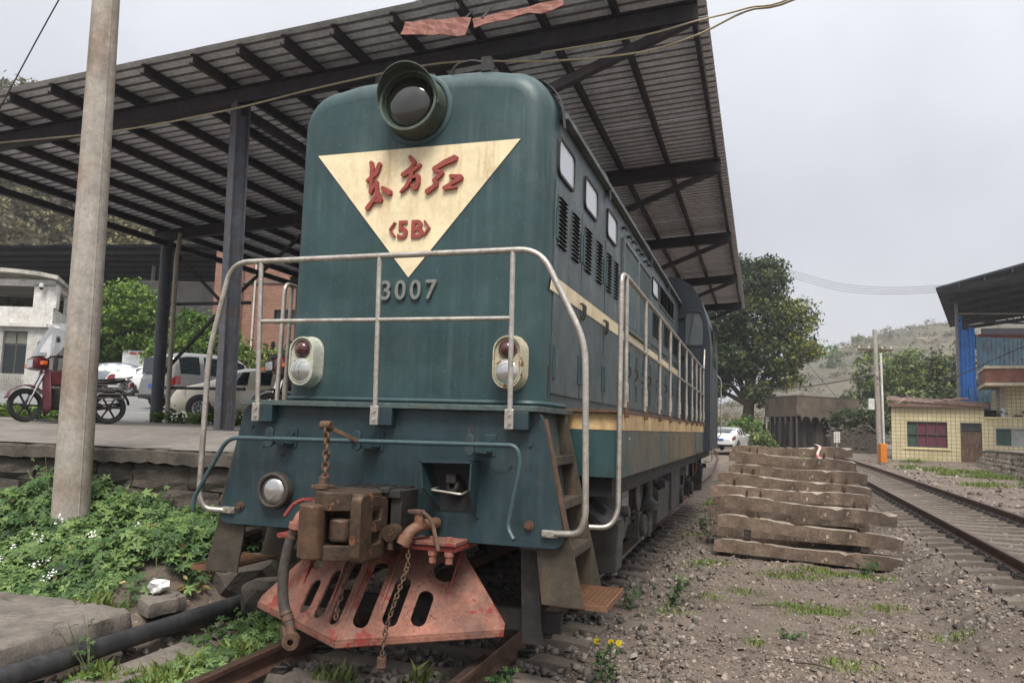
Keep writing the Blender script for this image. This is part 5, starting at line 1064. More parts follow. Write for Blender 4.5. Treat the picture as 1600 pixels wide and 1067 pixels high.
    b = MB(); b.box(xs[0] - .03, xs[0] + .02, -.22, .22, .62, .74); b.build('number_plate', M_plate, t)
    b = MB(); b.box(xs[0] - .02, xs[0] + .25, -.75, .75, .26, .40); b.build('rear_bumper', M_plast, t, bevel=.03)
    return t
P_be = car_paint('champagne_car_paint', S(186, 178, 160)); P_wh = car_paint('white_car_paint', S(216, 216, 214)); P_si = car_paint('silver_grey_car_paint', S(104, 104, 104)); P_dk = car_paint('dark_car_paint', S(36, 40, 46))
zc = lambda x, y: float(zl(x, y))
make_car('sedan_car', 'champagne sedan parked behind the steel canopy posts', P_be, SED, (-10.75, 18.75, zc(-10.75, 18.75)), PI + .35)
make_car('minivan', 'silver grey minivan seen from behind beyond the champagne sedan', P_si, VAN, (-15.9, 22.9, zc(-15.9, 22.9) + .02), math.atan2(3.3, -.5) - .35)
make_car('sedan_car', 'white sedan with red tail lamps left of the silver minivan', P_wh, SED, (-24.6, 30.2, zc(-24.6, 30.2)), .75)
make_car('sedan_car', 'grey car half hidden behind the white sedan by the notice board', car_paint('grey_car_paint', S(128, 134, 142)), SED, (-29.0, 32.2, zc(-29, 32.2) + .05), .6)
make_car('sedan_car', 'dark car parked deepest in the yard behind the champagne sedan', P_dk, SED, (-12.9, 23.2, zc(-12.9, 23.2)), PI + .5)
make_car('sedan_car', 'white sedan parked beyond the locomotive on the right', P_wh, SED, (.75, 51.2, .53), R(78))

# ---- motorcycles
M_mred = glossy('dark_red_bike_plastic', S(92, 24, 32), .3, coat=.5); M_orange = glossy('orange_indicator', S(206, 96, 20), .25)
M_cloth = mat('maroon_leg_cover', S(92, 40, 48), .6, var=.2, scale=5, bump=.2, bscale=12); M_seat = mat('bike_seat', S(26, 26, 28), .6)
M_screen = clear('motorcycle_screen', S(205, 210, 214), .3, .1)
def make_bike(label, loc, rz, plast, cover, screen, steer=.35, lean=.08):
    t = thing('motorcycle', label, 'motorcycle', loc, rz); t.rotation_euler = (lean, 0, rz)
    def whl(x, ang, nm):
        b = MB(); r = .285; ax = Vector((-math.sin(ang), math.cos(ang), 0))
        b.lathe([(r - .075, -.04), (r - .02, -.05), (r, 0), (r - .02, .05), (r - .075, .04), (r - .085, 0), (r - .075, -.04)], (x, 0, r), ax, 32); w = b.build('wheel', M_tyre, t, smooth=50)
        b = MB(); b.lathe([(r - .08, -.03), (r - .095, 0), (r - .08, .03)], (x, 0, r), ax, 28); d = Vector((math.cos(ang), math.sin(ang), 0))
        for k in range(6): a = 2 * PI * k / 6; e = d * math.cos(a) + Vector((0, 0, math.sin(a))); b.bar(Vector((x, 0, r)) + e * .03, Vector((x, 0, r)) + e * (r - .085), .02, .03)
        b.cyl(Vector((x, 0, r)) - ax * .06, Vector((x, 0, r)) + ax * .06, .05, 14); b.build('rim', M_plast, w)
    whl(.64, steer, 'front'); whl(-.62, 0, 'rear')
    ax = Vector((-math.sin(steer), math.cos(steer), 0)); d = Vector((math.cos(steer), math.sin(steer), 0)); hub = Vector((.64, 0, .285)); head = Vector((.40, 0, .92))
    b = MB()
    for s in (-1, 1): b.cyl(hub + ax * s * .085, head + ax * s * .085, .022, 10)
    b.build('fork', M_chrome, t, smooth=40)
    b = MB(); rr = [[hub + d * math.cos(a) * .32 + Vector((0, 0, math.sin(a) * .32 + .02)) + ax * q for q in (-.075, -.05, 0, .05, .075)] for a in np.linspace(.25, 2.5, 12)]; b.grid(rr); o = b.build('front_fender', plast, t, smooth=60, norm=False); o.modifiers.new('s', 'SOLIDIFY').thickness = .012
    b = MB(); hb = head + d * .12 + Vector((0, 0, .06))
    rr = []
    for k, (q, w, h) in enumerate(((-.14, .10, .10), (-.05, .15, .13), (.06, .155, .12), (.12, .14, .105))):
        rr.append([hb + d * q + ax * x * w + Vector((0, 0, z * h)) for x, z in rpoly([(-1, -.8), (1, -.8), (1, .9), (-1, .9)], .35, 4)])
    b.grid(rr, closed=True); b.add(rr[-1], [tuple(range(len(rr[-1])))]); NA = b.build('headlight_fairing', plast, t, smooth=40)
    b = MB(); b.add([hb + d * .128 + ax * x * .11 + Vector((0, 0, z * .075)) for x, z in rpoly([(-1, -.9), (1, -.9), (1, .9), (-1, .9)], .3, 4)], [tuple(range(20))]); b.build('headlamp', M_clearlens, NA)
    b = MB(); b.obox(hb + Vector((0, 0, .16)) - d * .02, d * .06, ax * .13, Vector((-.01, 0, .035))); b.build('instrument_panel', M_plast, t, bevel=.015)
    for s in (-1, 1):
        b = MB(); p = hb + ax * s * .24 + d * .03 - Vector((0, 0, .01)); b.cyl(hb + ax * s * .12, p, .015, 8); b.obox(p + ax * s * .05, d * .035, ax * .06, Vector((0, 0, .03))); b.build('indicator', M_orange, t, bevel=.015)
        b = MB(); g0 = head + Vector((0, 0, .14)); b.tube(rounded([g0, g0 + ax * s * .2 + Vector((-.02, 0, .06)), g0 + ax * s * .38 - d * .12 + Vector((0, 0, .03))], .08), .014, 8); b.cyl(g0 + ax * s * .28 - d * .07 + Vector((0, 0, .045)), g0 + ax * s * .40 - d * .13 + Vector((0, 0, .03)), .022, 8); HB = b.build('handlebar', M_plast, t, smooth=40)
        b = MB(); mp = g0 + ax * s * .34 + Vector((0, 0, .28)); b.cyl(g0 + ax * s * .22 + Vector((0, 0, .06)), mp, .008, 6); b.lathe([(.002, 0), (.055, .01), (.06, .025), (.002, .03)], mp + Vector((0, 0, .04)), -d, 14); b.build('mirror', M_plast, HB, smooth=40)
    b = MB(); b.prism(rpoly([(.36, .62), (.40, .88), (.1, .90), (-.12, .78), (-.12, .62)], .06), (0, -.13, 0), (1, 0, 0), (0, 0, 1), (0, .26, 0)); b.build('fuel_tank', plast, t, bevel=.05, seg=3)
    b = MB(); b.prism(rpoly([(-.1, .68), (-.1, .80), (-.35, .76), (-.80, .82), (-.86, .76), (-.5, .68)], .03), (0, -.14, 0), (1, 0, 0), (0, 0, 1), (0, .28, 0)); b.build('seat', M_seat, t, bevel=.035, seg=3)
    b = MB(); b.box(-.1, .3, -.12, .12, .22, .58); b.cyl((.1, 0, .4), (.34, 0, .5), .1, 14); b.box(-.5, .1, -.06, .06, .28, .36); b.build('engine', M_black, t, bevel=.02)
    b = MB(); b.cyl((-.15, -.17, .24), (-.85, -.19, .36), .045, 12, .055); b.build('exhaust', M_chrome, t, smooth=40)
    b = MB(); b.tube(rounded([(-.1, .16, .70), (-.62, .17, .74), (-.95, .16, .84), (-.95, -.16, .84), (-.62, -.17, .74), (-.1, -.16, .70)], .06), .013, 8)
    b.build('tail_bar', M_chrome, t, smooth=40)
    for s in (-1, 1):
        b = MB()
        for z in (.42, .5, .58, .66): b.tube(rounded([(-.28, s * .18, z), (-.3, s * .27, z), (-.82, s * .27, z + .02), (-.85, s * .18, z + .02)], .05), .010, 6)
        for x in (-.34, -.8): b.bar((x, s * .27, .40), (x, s * .27, .70), .016, .016)
        b.build('luggage_rack', M_chrome, t)
    b = MB(); b.box(-1.0, -.93, -.07, .07, .66, .76); b.build('tail_lamp', M_tail, t, bevel=.02)
    b = MB(); rr = [[(-.62 + .33 * math.cos(a), q, .30 + .33 * math.sin(a)) for q in (-.08, 0, .08)] for a in np.linspace(.5, 3.0, 10)]; b.grid(rr); o = b.build('rear_fender', M_plast, t, smooth=60, norm=False); o.modifiers.new('s', 'SOLIDIFY').thickness = .01
    b = MB(); b.tube([(-.1, .1, .3), (-.16, .26, .02)], .012, 6); b.build('kickstand', M_plast, t)
    if cover:
        rr = []
        for k in range(8):
            u = k / 7; rr.append([(.34 - .05 * u + .08 * math.sin(v * PI) , (-.36 + .72 * v) * (.75 + .3 * math.sin(u * 2.4)), .86 - .70 * u + .03 * math.sin(v * 9 + u * 4)) for v in np.linspace(0, 1, 12)])
        b = MB(); b.grid(rr); o = b.build('leg_cover', cover, t, smooth=60, norm=False); o.modifiers.new('s', 'SOLIDIFY').thickness = .012
    if screen:
        rr = []
        for k in range(9):
            u = k / 8; w = .42 * math.sin(min(1, .45 + u * .75) * PI * .62) * (1 - .55 * max(0, u - .75) * 2); rr.append([hb + d * (.10 - .28 * u - .22 * abs(v) ** 2) + ax * v * w * 1.15 + Vector((0, 0, .12 + .6 * u)) for v in np.linspace(-1, 1, 9)])
        b = MB(); b.grid(rr); b.build('windscreen', M_screen, t, smooth=60, norm=False)
    return t
make_bike('dark red motorcycle with clear windscreen behind the concrete pole', (-8.72, 10.5, float(zl(-8.7, 10.5))), PI + .95, M_mred, M_cloth, True, .3).scale = (1.0, 1.0, 1.0)
make_bike('black motorcycle with square headlamp seen past the handrail', (-4.34, 10.9, float(zl(-4.6, 10.9)) + .02), -PI / 2 - .25, M_plast, None, False, -.2)
b = MB(); b.lathe([(.002, .19), (.06, .18), (.11, .14), (.135, .08), (.14, .02), (.13, -.06), (.115, -.09), (.10, -.06)], (-4.46, 10.4, 2.42), (.1, -.1, 1), 20); hm = b.build('helmet', glossy('maroon_helmet', S(96, 30, 38), .2, coat=1), smooth=50); tag(hm, 'shiny maroon crash helmet hung on the black motorcycle', 'helmet')
b = MB(); b.lathe([(.002, .0), (.05, .02), (.16, .05)], (-7.75, 10.3, float(zl(-7.7, 10.3)) + .0), (0, 0, 1), 5)
rr = [[(-9.0 + 1.25 * u + .04 * math.sin(v * 7), 10.0 + .35 * v + .05 * math.sin(u * 9), float(zl(-8.5, 10.1)) + .02 + .05 * abs(math.sin(u * 7 + v * 3)) * (1 - abs(2 * v - 1))) for v in np.linspace(0, 1, 6)] for u in np.linspace(0, 1, 16)]
b = MB(); b.grid(rr); o = b.build('black_sheet', mat('black_plastic_sheet', S(30, 30, 32), .5), smooth=60, norm=False); o.modifiers.new('s', 'SOLIDIFY').thickness = .008; tag(o, 'crumpled black plastic sheet under the red motorcycle', 'plastic sheet')
# ================================================================== BUILDINGS
def grid_mat(name, base, joint, w, h, offset=0.0, mortar=.012, rough=.7, var=.12, stain=None, axis_='XZ', streak=None):
    """tiles or bricks too small to build one by one"""
    m = bpy.data.materials.new(name); m.use_nodes = True; t = m.node_tree; N, L = t.nodes, t.links; p = N['Principled BSDF']; p.inputs['Roughness'].default_value = rough
    co = N.new('ShaderNodeTexCoord'); sp = N.new('ShaderNodeSeparateXYZ'); L.new(co.outputs['Object'], sp.inputs[0]); cb = N.new('ShaderNodeCombineXYZ')
    ad = N.new('ShaderNodeMath'); ad.operation = 'ADD'; L.new(sp.outputs['X'], ad.inputs[0]); L.new(sp.outputs['Y'], ad.inputs[1])
    L.new(ad.outputs[0], cb.inputs[0]); L.new(sp.outputs['Z'], cb.inputs[1])
    b = N.new('ShaderNodeTexBrick'); b.offset = offset; b.inputs['Scale'].default_value = 1.0; b.inputs['Brick Width'].default_value = w; b.inputs['Row Height'].default_value = h; b.inputs['Mortar Size'].default_value = mortar; b.inputs['Mortar Smooth'].default_value = .3
    b.inputs['Color1'].default_value = (*[c * (1 - var) for c in base], 1); b.inputs['Color2'].default_value = (*[min(1, c * (1 + var)) for c in base], 1); b.inputs['Mortar'].default_value = (*joint, 1)
    L.new(cb.outputs[0], b.inputs['Vector']); c = b.outputs['Color']
    n = N.new('ShaderNodeTexNoise'); n.inputs['Scale'].default_value = .9; n.inputs['Detail'].default_value = 6; L.new(co.outputs['Object'], n.inputs['Vector'])
    r = N.new('ShaderNodeMapRange'); r.inputs[1].default_value = .48; r.inputs[2].default_value = .72; r.inputs[4].default_value = .7; L.new(n.outputs['Fac'], r.inputs[0])
    q = N.new('ShaderNodeMix'); q.data_type = 'RGBA'; L.new(r.outputs[0], q.inputs[0]); L.new(c, q.inputs[6]); q.inputs[7].default_value = (*(stain or tuple(x * .6 for x in base)), 1); L.new(q.outputs[2], p.inputs['Base Color'])
    bu = N.new('ShaderNodeBump'); bu.inputs['Strength'].default_value = .4; bu.inputs['Distance'].default_value = .01; L.new(b.outputs['Fac'], bu.inputs['Height']); bu.invert = True; L.new(bu.outputs[0], p.inputs['Normal'])
    return m
M_ytile = grid_mat('yellow_wall_tile', S(198, 187, 150), S(126, 116, 86), .22, .22, 0, .016, .45, .05, S(160, 144, 104))
M_brick = grid_mat('red_brick', S(134, 92, 75), S(140, 124, 110), .25, .075, .5, .010, .9, .22, S(112, 72, 58))
M_wtile = grid_mat('white_brick_tile', S(186, 186, 180), S(140, 140, 136), .30, .10, .5, .008, .7, .08, S(150, 148, 140))
M_white = mat('whitewashed_concrete', S(202, 200, 194), .8, var=.06, scale=.8, dirt=(S(160, 154, 146), .35, .6), streak=(S(140, 134, 126), .3))
M_clad = mat('pale_stone_cladding', S(178, 176, 170), .6, var=.08, scale=.7, dirt=(S(150, 146, 140), .4, .5))
M_brown = mat('stained_brown_concrete', S(100, 87, 74), .95, var=.2, scale=.7, dirt=(S(60, 52, 46), .5, .5), streak=(S(48, 42, 38), .55), bump=.2, bscale=6)
M_bwood = mat('dark_weathered_boards', S(66, 58, 52), .95, var=.25, scale=1.5, streak=(S(104, 92, 80), .4))
M_wfr = mat('grey_window_frame', S(70, 66, 62), .7, var=.1); M_pink_c = mat('pink_curtain', S(92, 44, 56), .8, var=.12, scale=3, bump=.2, bscale=5); M_green_c = mat('green_curtain', S(52, 74, 64), .8, var=.15, scale=3)
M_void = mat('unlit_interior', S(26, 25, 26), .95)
def window(parent, x0, x1, z0, z1, y, pane, cols=1, rows=1, fw=.06, frame=None, d=.05, reveal=.12):
    """window set into a facade that faces local -Y"""
    fr = frame or M_wfr; b = MB()
    b.box(x0 - fw, x0, y - .02, y + reveal, z0 - fw, z1 + fw); b.box(x1, x1 + fw, y - .02, y + reveal, z0 - fw, z1 + fw); b.box(x0, x1, y - .02, y + reveal, z1, z1 + fw); b.box(x0, x1, y - .02, y + reveal, z0 - fw, z0)
    for i in range(1, cols): x = x0 + (x1 - x0) * i / cols; b.box(x - fw * .35, x + fw * .35, y, y + reveal * .6, z0, z1)
    for i in range(1, rows): z = z0 + (z1 - z0) * i / rows; b.box(x0, x1, y + .002, y + reveal * .55, z - fw * .3, z + fw * .3)
    w = b.build('window', fr, parent); panes = pane if isinstance(pane, list) else [pane] * cols
    for i in range(cols):
        b = MB(); a, c = x0 + (x1 - x0) * i / cols, x0 + (x1 - x0) * (i + 1) / cols; b.box(a, c, y + .075, y + .085, z0, z1); b.build('pane', panes[i], w)
    return w
# ---- yellow tiled hut
hut = thing('tiled_hut', 'small yellow tiled hut with maroon curtained window and rusty door', 'hut', (10.02, 51.1, .28), R(-8.5)); hut.scale = (1.08, 1, 1)
b = MB()
for p in ((0, .76, 0, 3.42), (.76, 2.69, 0, .86), (.76, 2.69, 2.36, 3.38), (2.69, 3.3, 0, 3.34), (3.3, 4.28, 2.34, 3.30), (4.28, 4.4, 0, 3.28)): b.box(p[0], p[1] - .0, 0, .22, p[2], p[3])
b.box(0, .22, .22, 4.0, 0, 3.4); b.box(4.18, 4.4, .22, 4.0, 0, 3.25); b.box(.22, 4.18, 3.8, 4.0, 0, 3.3); b.build('wall', M_ytile, hut)
b = MB()
for p in ((4.4, 4.85, 0, 2.62), (4.85, 6.36, 0, 1.06), (4.85, 6.36, 2.1, 2.62), (6.36, 6.75, 0, 2.62)): b.box(p[0], p[1], .05, .25, p[2], p[3])
b.build('annex_wall', M_ytile, hut)
b = MB(); b.box(4.4, 6.75, -.02, .3, 2.62, 2.70); b.build('ledge', mat('cream_ledge', S(206, 194, 150), .7), hut); b = MB(); b.box(.6, 2.85, -.06, .1, .74, .82); b.build('window_sill', mat('cream_ledge', S(206, 194, 150)), hut)
window(hut, .80, 2.66, .92, 2.30, .04, [M_green_c, M_pink_c, M_pink_c, M_pink_c], 4, 2, .07)
window(hut, 4.92, 6.30, 1.12, 2.04, .09, [M_green_c, mat('pale_board', S(150, 152, 150), .7)], 2, 1, .07, mat('silver_frame', S(150, 150, 150), .5))
b = MB(); b.box(3.3, 4.28, .08, .13, 0, 1.86); D = b.build('door', mat('rusty_brown_door', S(92, 70, 58), .8, var=.2, scale=1.5, dirt=(S(54, 42, 38), .5, 1.2), streak=(S(150, 130, 104), .5)), hut)
b = MB(); b.box(4.12, 4.2, .05, .08, .95, 1.1); b.build('handle', M_black, D)
window(hut, 3.36, 4.22, 1.95, 2.28, .06, M_glassdark, 2, 1, .05)
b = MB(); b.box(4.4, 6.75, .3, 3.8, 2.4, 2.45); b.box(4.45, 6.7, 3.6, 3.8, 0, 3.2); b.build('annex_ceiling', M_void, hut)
for i in range(7):
    b = MB(); x = 4.5 + i * .33; b.bar((x, .4, 2.62 + .2 * (i % 3)), (x + .9, .9, 2.75 + .15 * (i % 2)), .09, .07); b.build('broken_rafter', M_bwood, hut)
M_hroof = mat('brown_corrugated_roof', S(112, 88, 78), .85, var=.18, scale=2, dirt=(S(80, 64, 58), .4, 1.2))
b = MB(); rr = []
for i in range(70): x = -.2 + i * .07; dz = .03 * (1 if i % 4 in (1, 2) else 0); rr.append([(x, -.3, 3.52 - .065 * x + dz), (x, 4.2, 3.98 - .065 * x + dz)])
b.grid(rr); o = b.build('roof', M_hroof, hut, norm=False); o.modifiers.new('s', 'SOLIDIFY').thickness = .04
b = MB(); b.box(-.15, 4.55, -.26, -.22, 3.2, 3.45); b.build('fascia', M_hroof, hut)
for i in range(3): b = MB(); b.obox((2.4 + i * .5, .5, 3.62 + .06 * i), (.35, 0, .02 * (i - 1)), (0, .25, .05), (0, 0, .012)); b.build('loose_roof_sheet', M_hroof, hut)

# ---- tiled building with balcony at the right edge
tb = thing('balcony_building', 'yellow tiled building with jutting concrete balcony at the right edge', 'building', (15.75, 50.8, .3), R(-8.5))
b = MB(); b.box(0, 7, 0, 6, 0, 4.4); b.build('wall', M_ytile, tb)
b = MB(); b.box(-.12, .12, -.1, .2, 0, 4.5); b.build('corner_pillar', mat('pink_grey_render', S(160, 146, 136), .8), tb)
b = MB(); b.box(-.08, .08, -.115, -.105, 2.0, 3.2); b.build('poster_strip', mat('blue_white_strip', S(190, 196, 214), .6, var=.05, scale=3, spots=(S(70, 90, 160), .4, 6)), tb)
b = MB(); b.box(-.95, 7, -1.6, 3, 4.4, 4.56); b.box(-.95, 7, -1.6, -1.45, 5.35, 5.5); b.box(-.95, -.8, -1.45, 3, 5.35, 5.5); b.build('balcony_slab', mat('cream_concrete_edge', S(186, 176, 150), .8, streak=(S(140, 124, 104), .4)), tb)
b = MB(); b.box(-.88, 7, -1.5, -1.46, 4.58, 5.34); b.box(-.88, -.84, -1.45, 3, 4.58, 5.34); b.build('balcony_panel', mat('faded_red_brown_panel', S(122, 78, 62), .85, var=.2, scale=1.5, dirt=(S(160, 120, 98), .4, 1.6)), tb)
b = MB(); b.box(1.0, 2.0, -.02, .05, .1, 2.3); b.build('door', mat('brown_shop_door', S(84, 58, 48), .7), tb)
b = MB(); b.box(.5, .8, -.2, 0, 1.9, 2.3); b.build('meter_box', M_hroof, tb)

# ---- big shed canopy with blue sheet wall, right
sh = thing('blue_shed', 'tall open shed with dark roof and blue sheet metal wall behind the hut', 'shed', (14.8, 56.4, .5), world=True)
K, P2, P3 = Vector((12.73, 51.89, 10.62)), Vector((18.6, 38.5, 10.75)), Vector((17.2, 70.0, 10.62)); P4 = P2 + (P3 - K) * 1.2
M_sroof = mat('dark_shed_roof', S(62, 64, 72), .7, .1, var=.12, scale=.5)
b = MB(); q = [K, P2, P4, P3]; b.add(q + [p + Vector((0, 0, .12)) for p in q], [(0, 1, 2, 3), (7, 6, 5, 4), (0, 4, 5, 1), (1, 5, 6, 2), (2, 6, 7, 3), (3, 7, 4, 0)]); b.build('roof', M_sroof, sh)
for i in range(1, 7): t = i / 7; b = MB(); b.bar(K.lerp(P2, t) - Vector((0, 0, .12)), P3.lerp(P4, t) - Vector((0, 0, .12)), .08, .2); b.build('purlin', M_frame, sh)
for i in range(0, 7): t = .03 + i / 6.4; b = MB(); b.bar(K.lerp(P3, t).lerp(P2.lerp(P4, t), .07) - Vector((0, 0, .28)), P2.lerp(P4, t) - Vector((0, 0, .28)), .12, .26); b.build('rafter', M_frame, sh)
for k in range(9): b = MB(); p = Vector((14.8, 56.5, 0)).lerp(Vector((20.8, 58.5, 0)), k / 8); b.bar((p.x, p.y, 9.3 if k % 2 else 10.3), (p.x + .75, p.y + .25, 10.3 if k % 2 else 9.3), .06, .06); b.build('truss_web', M_frame, sh)
b = MB(); b.bar((14.76, 56.4, 9.3), (22.5, 59, 9.3), .1, .12); b.build('truss_chord', M_frame, sh)
b = MB(); b.bar((14.74, 56.3, .4), (14.74, 56.3, 10.4), .16, .16); b.build('post', mat('pale_grey_steel', S(140, 140, 142), .6), sh)
b = MB(); b.bar((15.2, 56.5, 9.0), (17.5, 60.5, 7.2), .3, .5); b.build('crane_girder', M_frame, sh)
b = MB(); b.bar((16.6, 59.0, 8.35), (24, 61.5, 8.55), .35, .75); b.build('crane_beam', mat('orange_red_crane_paint', S(150, 62, 44), .6, var=.1), sh)
b = MB(); b.box(19.2, 34, 69, 69.2, 0, 10.4); b.build('back_wall', mat('dim_back_wall', S(50, 50, 54), .9), sh)
def corr(name, p, q, z0, z1, m, parent, pitch=.28):
    p, q = Vector(p), Vector(q); d = (q - p); L = d.length; d.normalize(); nrm = Vector((d.y, -d.x, 0)); b = MB(); rr = []; n = int(L / pitch)
    for i in range(n):
        for u, o_ in ((0, 0), (.55, 0), (.65, .05), (.9, .05)): c = p + d * (i + u) * pitch + nrm * o_; rr.append([(c.x, c.y, z0), (c.x, c.y, z1)])
    b.grid(rr); o = b.build(name, m, parent, norm=False); o.modifiers.new('s', 'SOLIDIFY').thickness = .02; return o
M_blue = mat('bright_blue_sheet', S(52, 138, 230), .45, var=.08, scale=.6, streak=(S(60, 130, 205), .25)); M_lblue = mat('rusty_pale_blue_sheet', S(126, 166, 190), .6, var=.1, scale=.5, dirt=(S(150, 160, 150), .4, .8), streak=(S(116, 58, 34), .9), spots=(S(104, 52, 34), .3, 1.6))
corr('blue_sheet', (14.8, 56.4, 0), (15.92, 56.8, 0), 4.0, 8.9, M_blue, sh); corr('blue_sheet', (14.8, 56.39, 0), (15.15, 56.5, 0), 8.9, 9.6, M_blue, sh)
corr('blue_sheet', (15.4, 56.55, 0), (15.92, 56.74, 0), 4.02, 5.0, mat('light_blue_sheet', S(92, 150, 206), .5, var=.08), sh)
corr('rusty_sheet', (15.93, 56.8, 0), (22.5, 59.0, 0), 4.1, 8.3, M_lblue, sh)
b = MB(); b.bar((14.9, 56.3, 9.75), (22.5, 58.7, 10.0), .07, .07); b.build('cross_pipe', mat('pale_pipe', S(170, 166, 160), .6), sh)

# ---- long dark shed in the middle distance
ds = thing('brown_shed', 'old dark brown shed with scalloped awning behind the sleeper stack', 'shed', (5.2, 61.9, .6), world=True)
Lc, Kc, Rc = Vector((2.95, 66.5, 0)), Vector((5.19, 62.0, 0)), Vector((10.0, 66.8, 0))
b = MB(); back = Vector((7.4, 72, 0)); f0 = [Lc, Kc, Rc, back]
b.add([(p.x, p.y, 3.0) for p in f0] + [(p.x, p.y, 4.45) for p in f0], [(0, 1, 5, 4), (1, 2, 6, 5), (2, 3, 7, 6), (3, 0, 4, 7), (4, 5, 6, 7), (3, 2, 1, 0)]); b.build('upper_wall', M_brown, ds)
b = MB(); b.add([(p.x, p.y, 4.45) for p in f0] + [(p.x, p.y, 4.58) for p in f0], [(0, 1, 5, 4), (1, 2, 6, 5), (2, 3, 7, 6), (3, 0, 4, 7), (4, 5, 6, 7)]); o = b.build('roof_rim', M_bwood, ds); o.scale = (1, 1, 1)
b = MB(); ins = [p.lerp((Lc + Kc + Rc + back) / 4, .12) for p in f0]; b.add([(p.x, p.y, .4) for p in ins] + [(p.x, p.y, 3.0) for p in ins], [(0, 1, 5, 4), (1, 2, 6, 5), (2, 3, 7, 6), (3, 0, 4, 7)]); b.build('inner_wall', mat('dim_shed_wall', S(58, 50, 46), .95, var=.2, streak=(S(84, 74, 66), .4)), ds)
for i in range(7):
    p = Lc.lerp(Kc, i / 6); b = MB(); b.bar((p.x, p.y, .45), (p.x, p.y, 3.0), .14, .14); b.build('post', M_bwood, ds)
    if i < 6: c = Lc.lerp(Kc, (i + .5) / 6) + (Lc + Rc) * .0; b = MB(); d = (Kc - Lc).normalized(); nx = Vector((d.y, -d.x, 0)) * -.8; b.obox((c.x + nx.x * -.35, c.y + nx.y * -.35, 1.7 if i % 2 else 1.5), d * .24, Vector((d.y, -d.x, 0)) * .02, (0, 0, .9)); b.build('door_leaf', M_bwood if i % 2 else M_void, ds)
d = (Rc - Kc).normalized(); nn = Vector((d.y, -d.x, 0)); Lw = (Rc - Kc).length
b = MB(); poly = [(0, 0)]
for k in range(4):
    for a in np.linspace(0, PI, 9): poly.append((.1 + k * .95 + .47 - .45 * math.cos(a), -.45 + .42 * math.sin(a)))
poly += [(4.3, -.45), (4.3, 0)]
b.prism(poly, Kc + nn * .35 + Vector((0, 0, 3.05)), d, Vector((0, 0, 1)), nn * .05); b.build('awning', M_brown, ds)
b = MB(); b.obox(Kc + d * 2.1 + nn * .18 + Vector((0, 0, 3.08)), d * 2.2, nn * .22, Vector((0, 0, .03))); b.build('awning_top', M_brown, ds)
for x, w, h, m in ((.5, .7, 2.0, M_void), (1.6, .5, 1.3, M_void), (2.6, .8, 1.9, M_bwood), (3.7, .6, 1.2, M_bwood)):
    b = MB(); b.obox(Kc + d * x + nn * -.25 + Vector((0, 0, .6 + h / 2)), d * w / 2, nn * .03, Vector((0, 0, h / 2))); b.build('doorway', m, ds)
b = MB(); q = Kc + d * 3.0; b.add([tuple(q + d * u + nn * v + Vector((0, 0, z))) for u, v, z in ((0, .9, 2.5), (3.0, .9, 3.1), (3.0, 0, 3.4), (0, 0, 2.8))], [(0, 1, 2, 3)]); o = b.build('lean_to_roof', M_bwood, ds); o.modifiers.new('s', 'SOLIDIFY').thickness = .08
b = MB(); b.obox(Kc + d * 3.7 + nn * .45 + Vector((0, 0, 1.5)), d * .7, nn * .05, (0, 0, 1.0)); b.build('side_panel', M_brown, ds)

# rough earth and stone wall right of the shed
rw = thing('rubble_wall', 'crumbling rubble wall between the brown shed and the hut', 'wall', (9.2, 60, .4), world=True); rn = random.Random(4)
b = MB(); b.obox((9.0, 60.95, 1.1), (1.75, .7, 0), (-.1, .25, 0), (0, 0, .7)); b.build('core', M_wst, rw)
for i in range(170):
    x = rn.uniform(7.2, 10.8); h = 1.7 * rn.random() ** .7 + .5 * math.sin(x * 2.1) * rn.random(); s = rn.uniform(.12, .3); bm = bmesh.new(); bmesh.ops.create_icosphere(bm, subdivisions=1, radius=1)
    for v in bm.verts: v.co = Vector((x, 60 + (x - 7) * .4, .55 + h)) + Vector((v.co.x * s, v.co.y * s * .7, v.co.z * s * .6)) * rn.uniform(.8, 1.15)
    me = bpy.data.meshes.new('stone'); bm.to_mesh(me); bm.free(); link('stone', me, M_wst, rw)

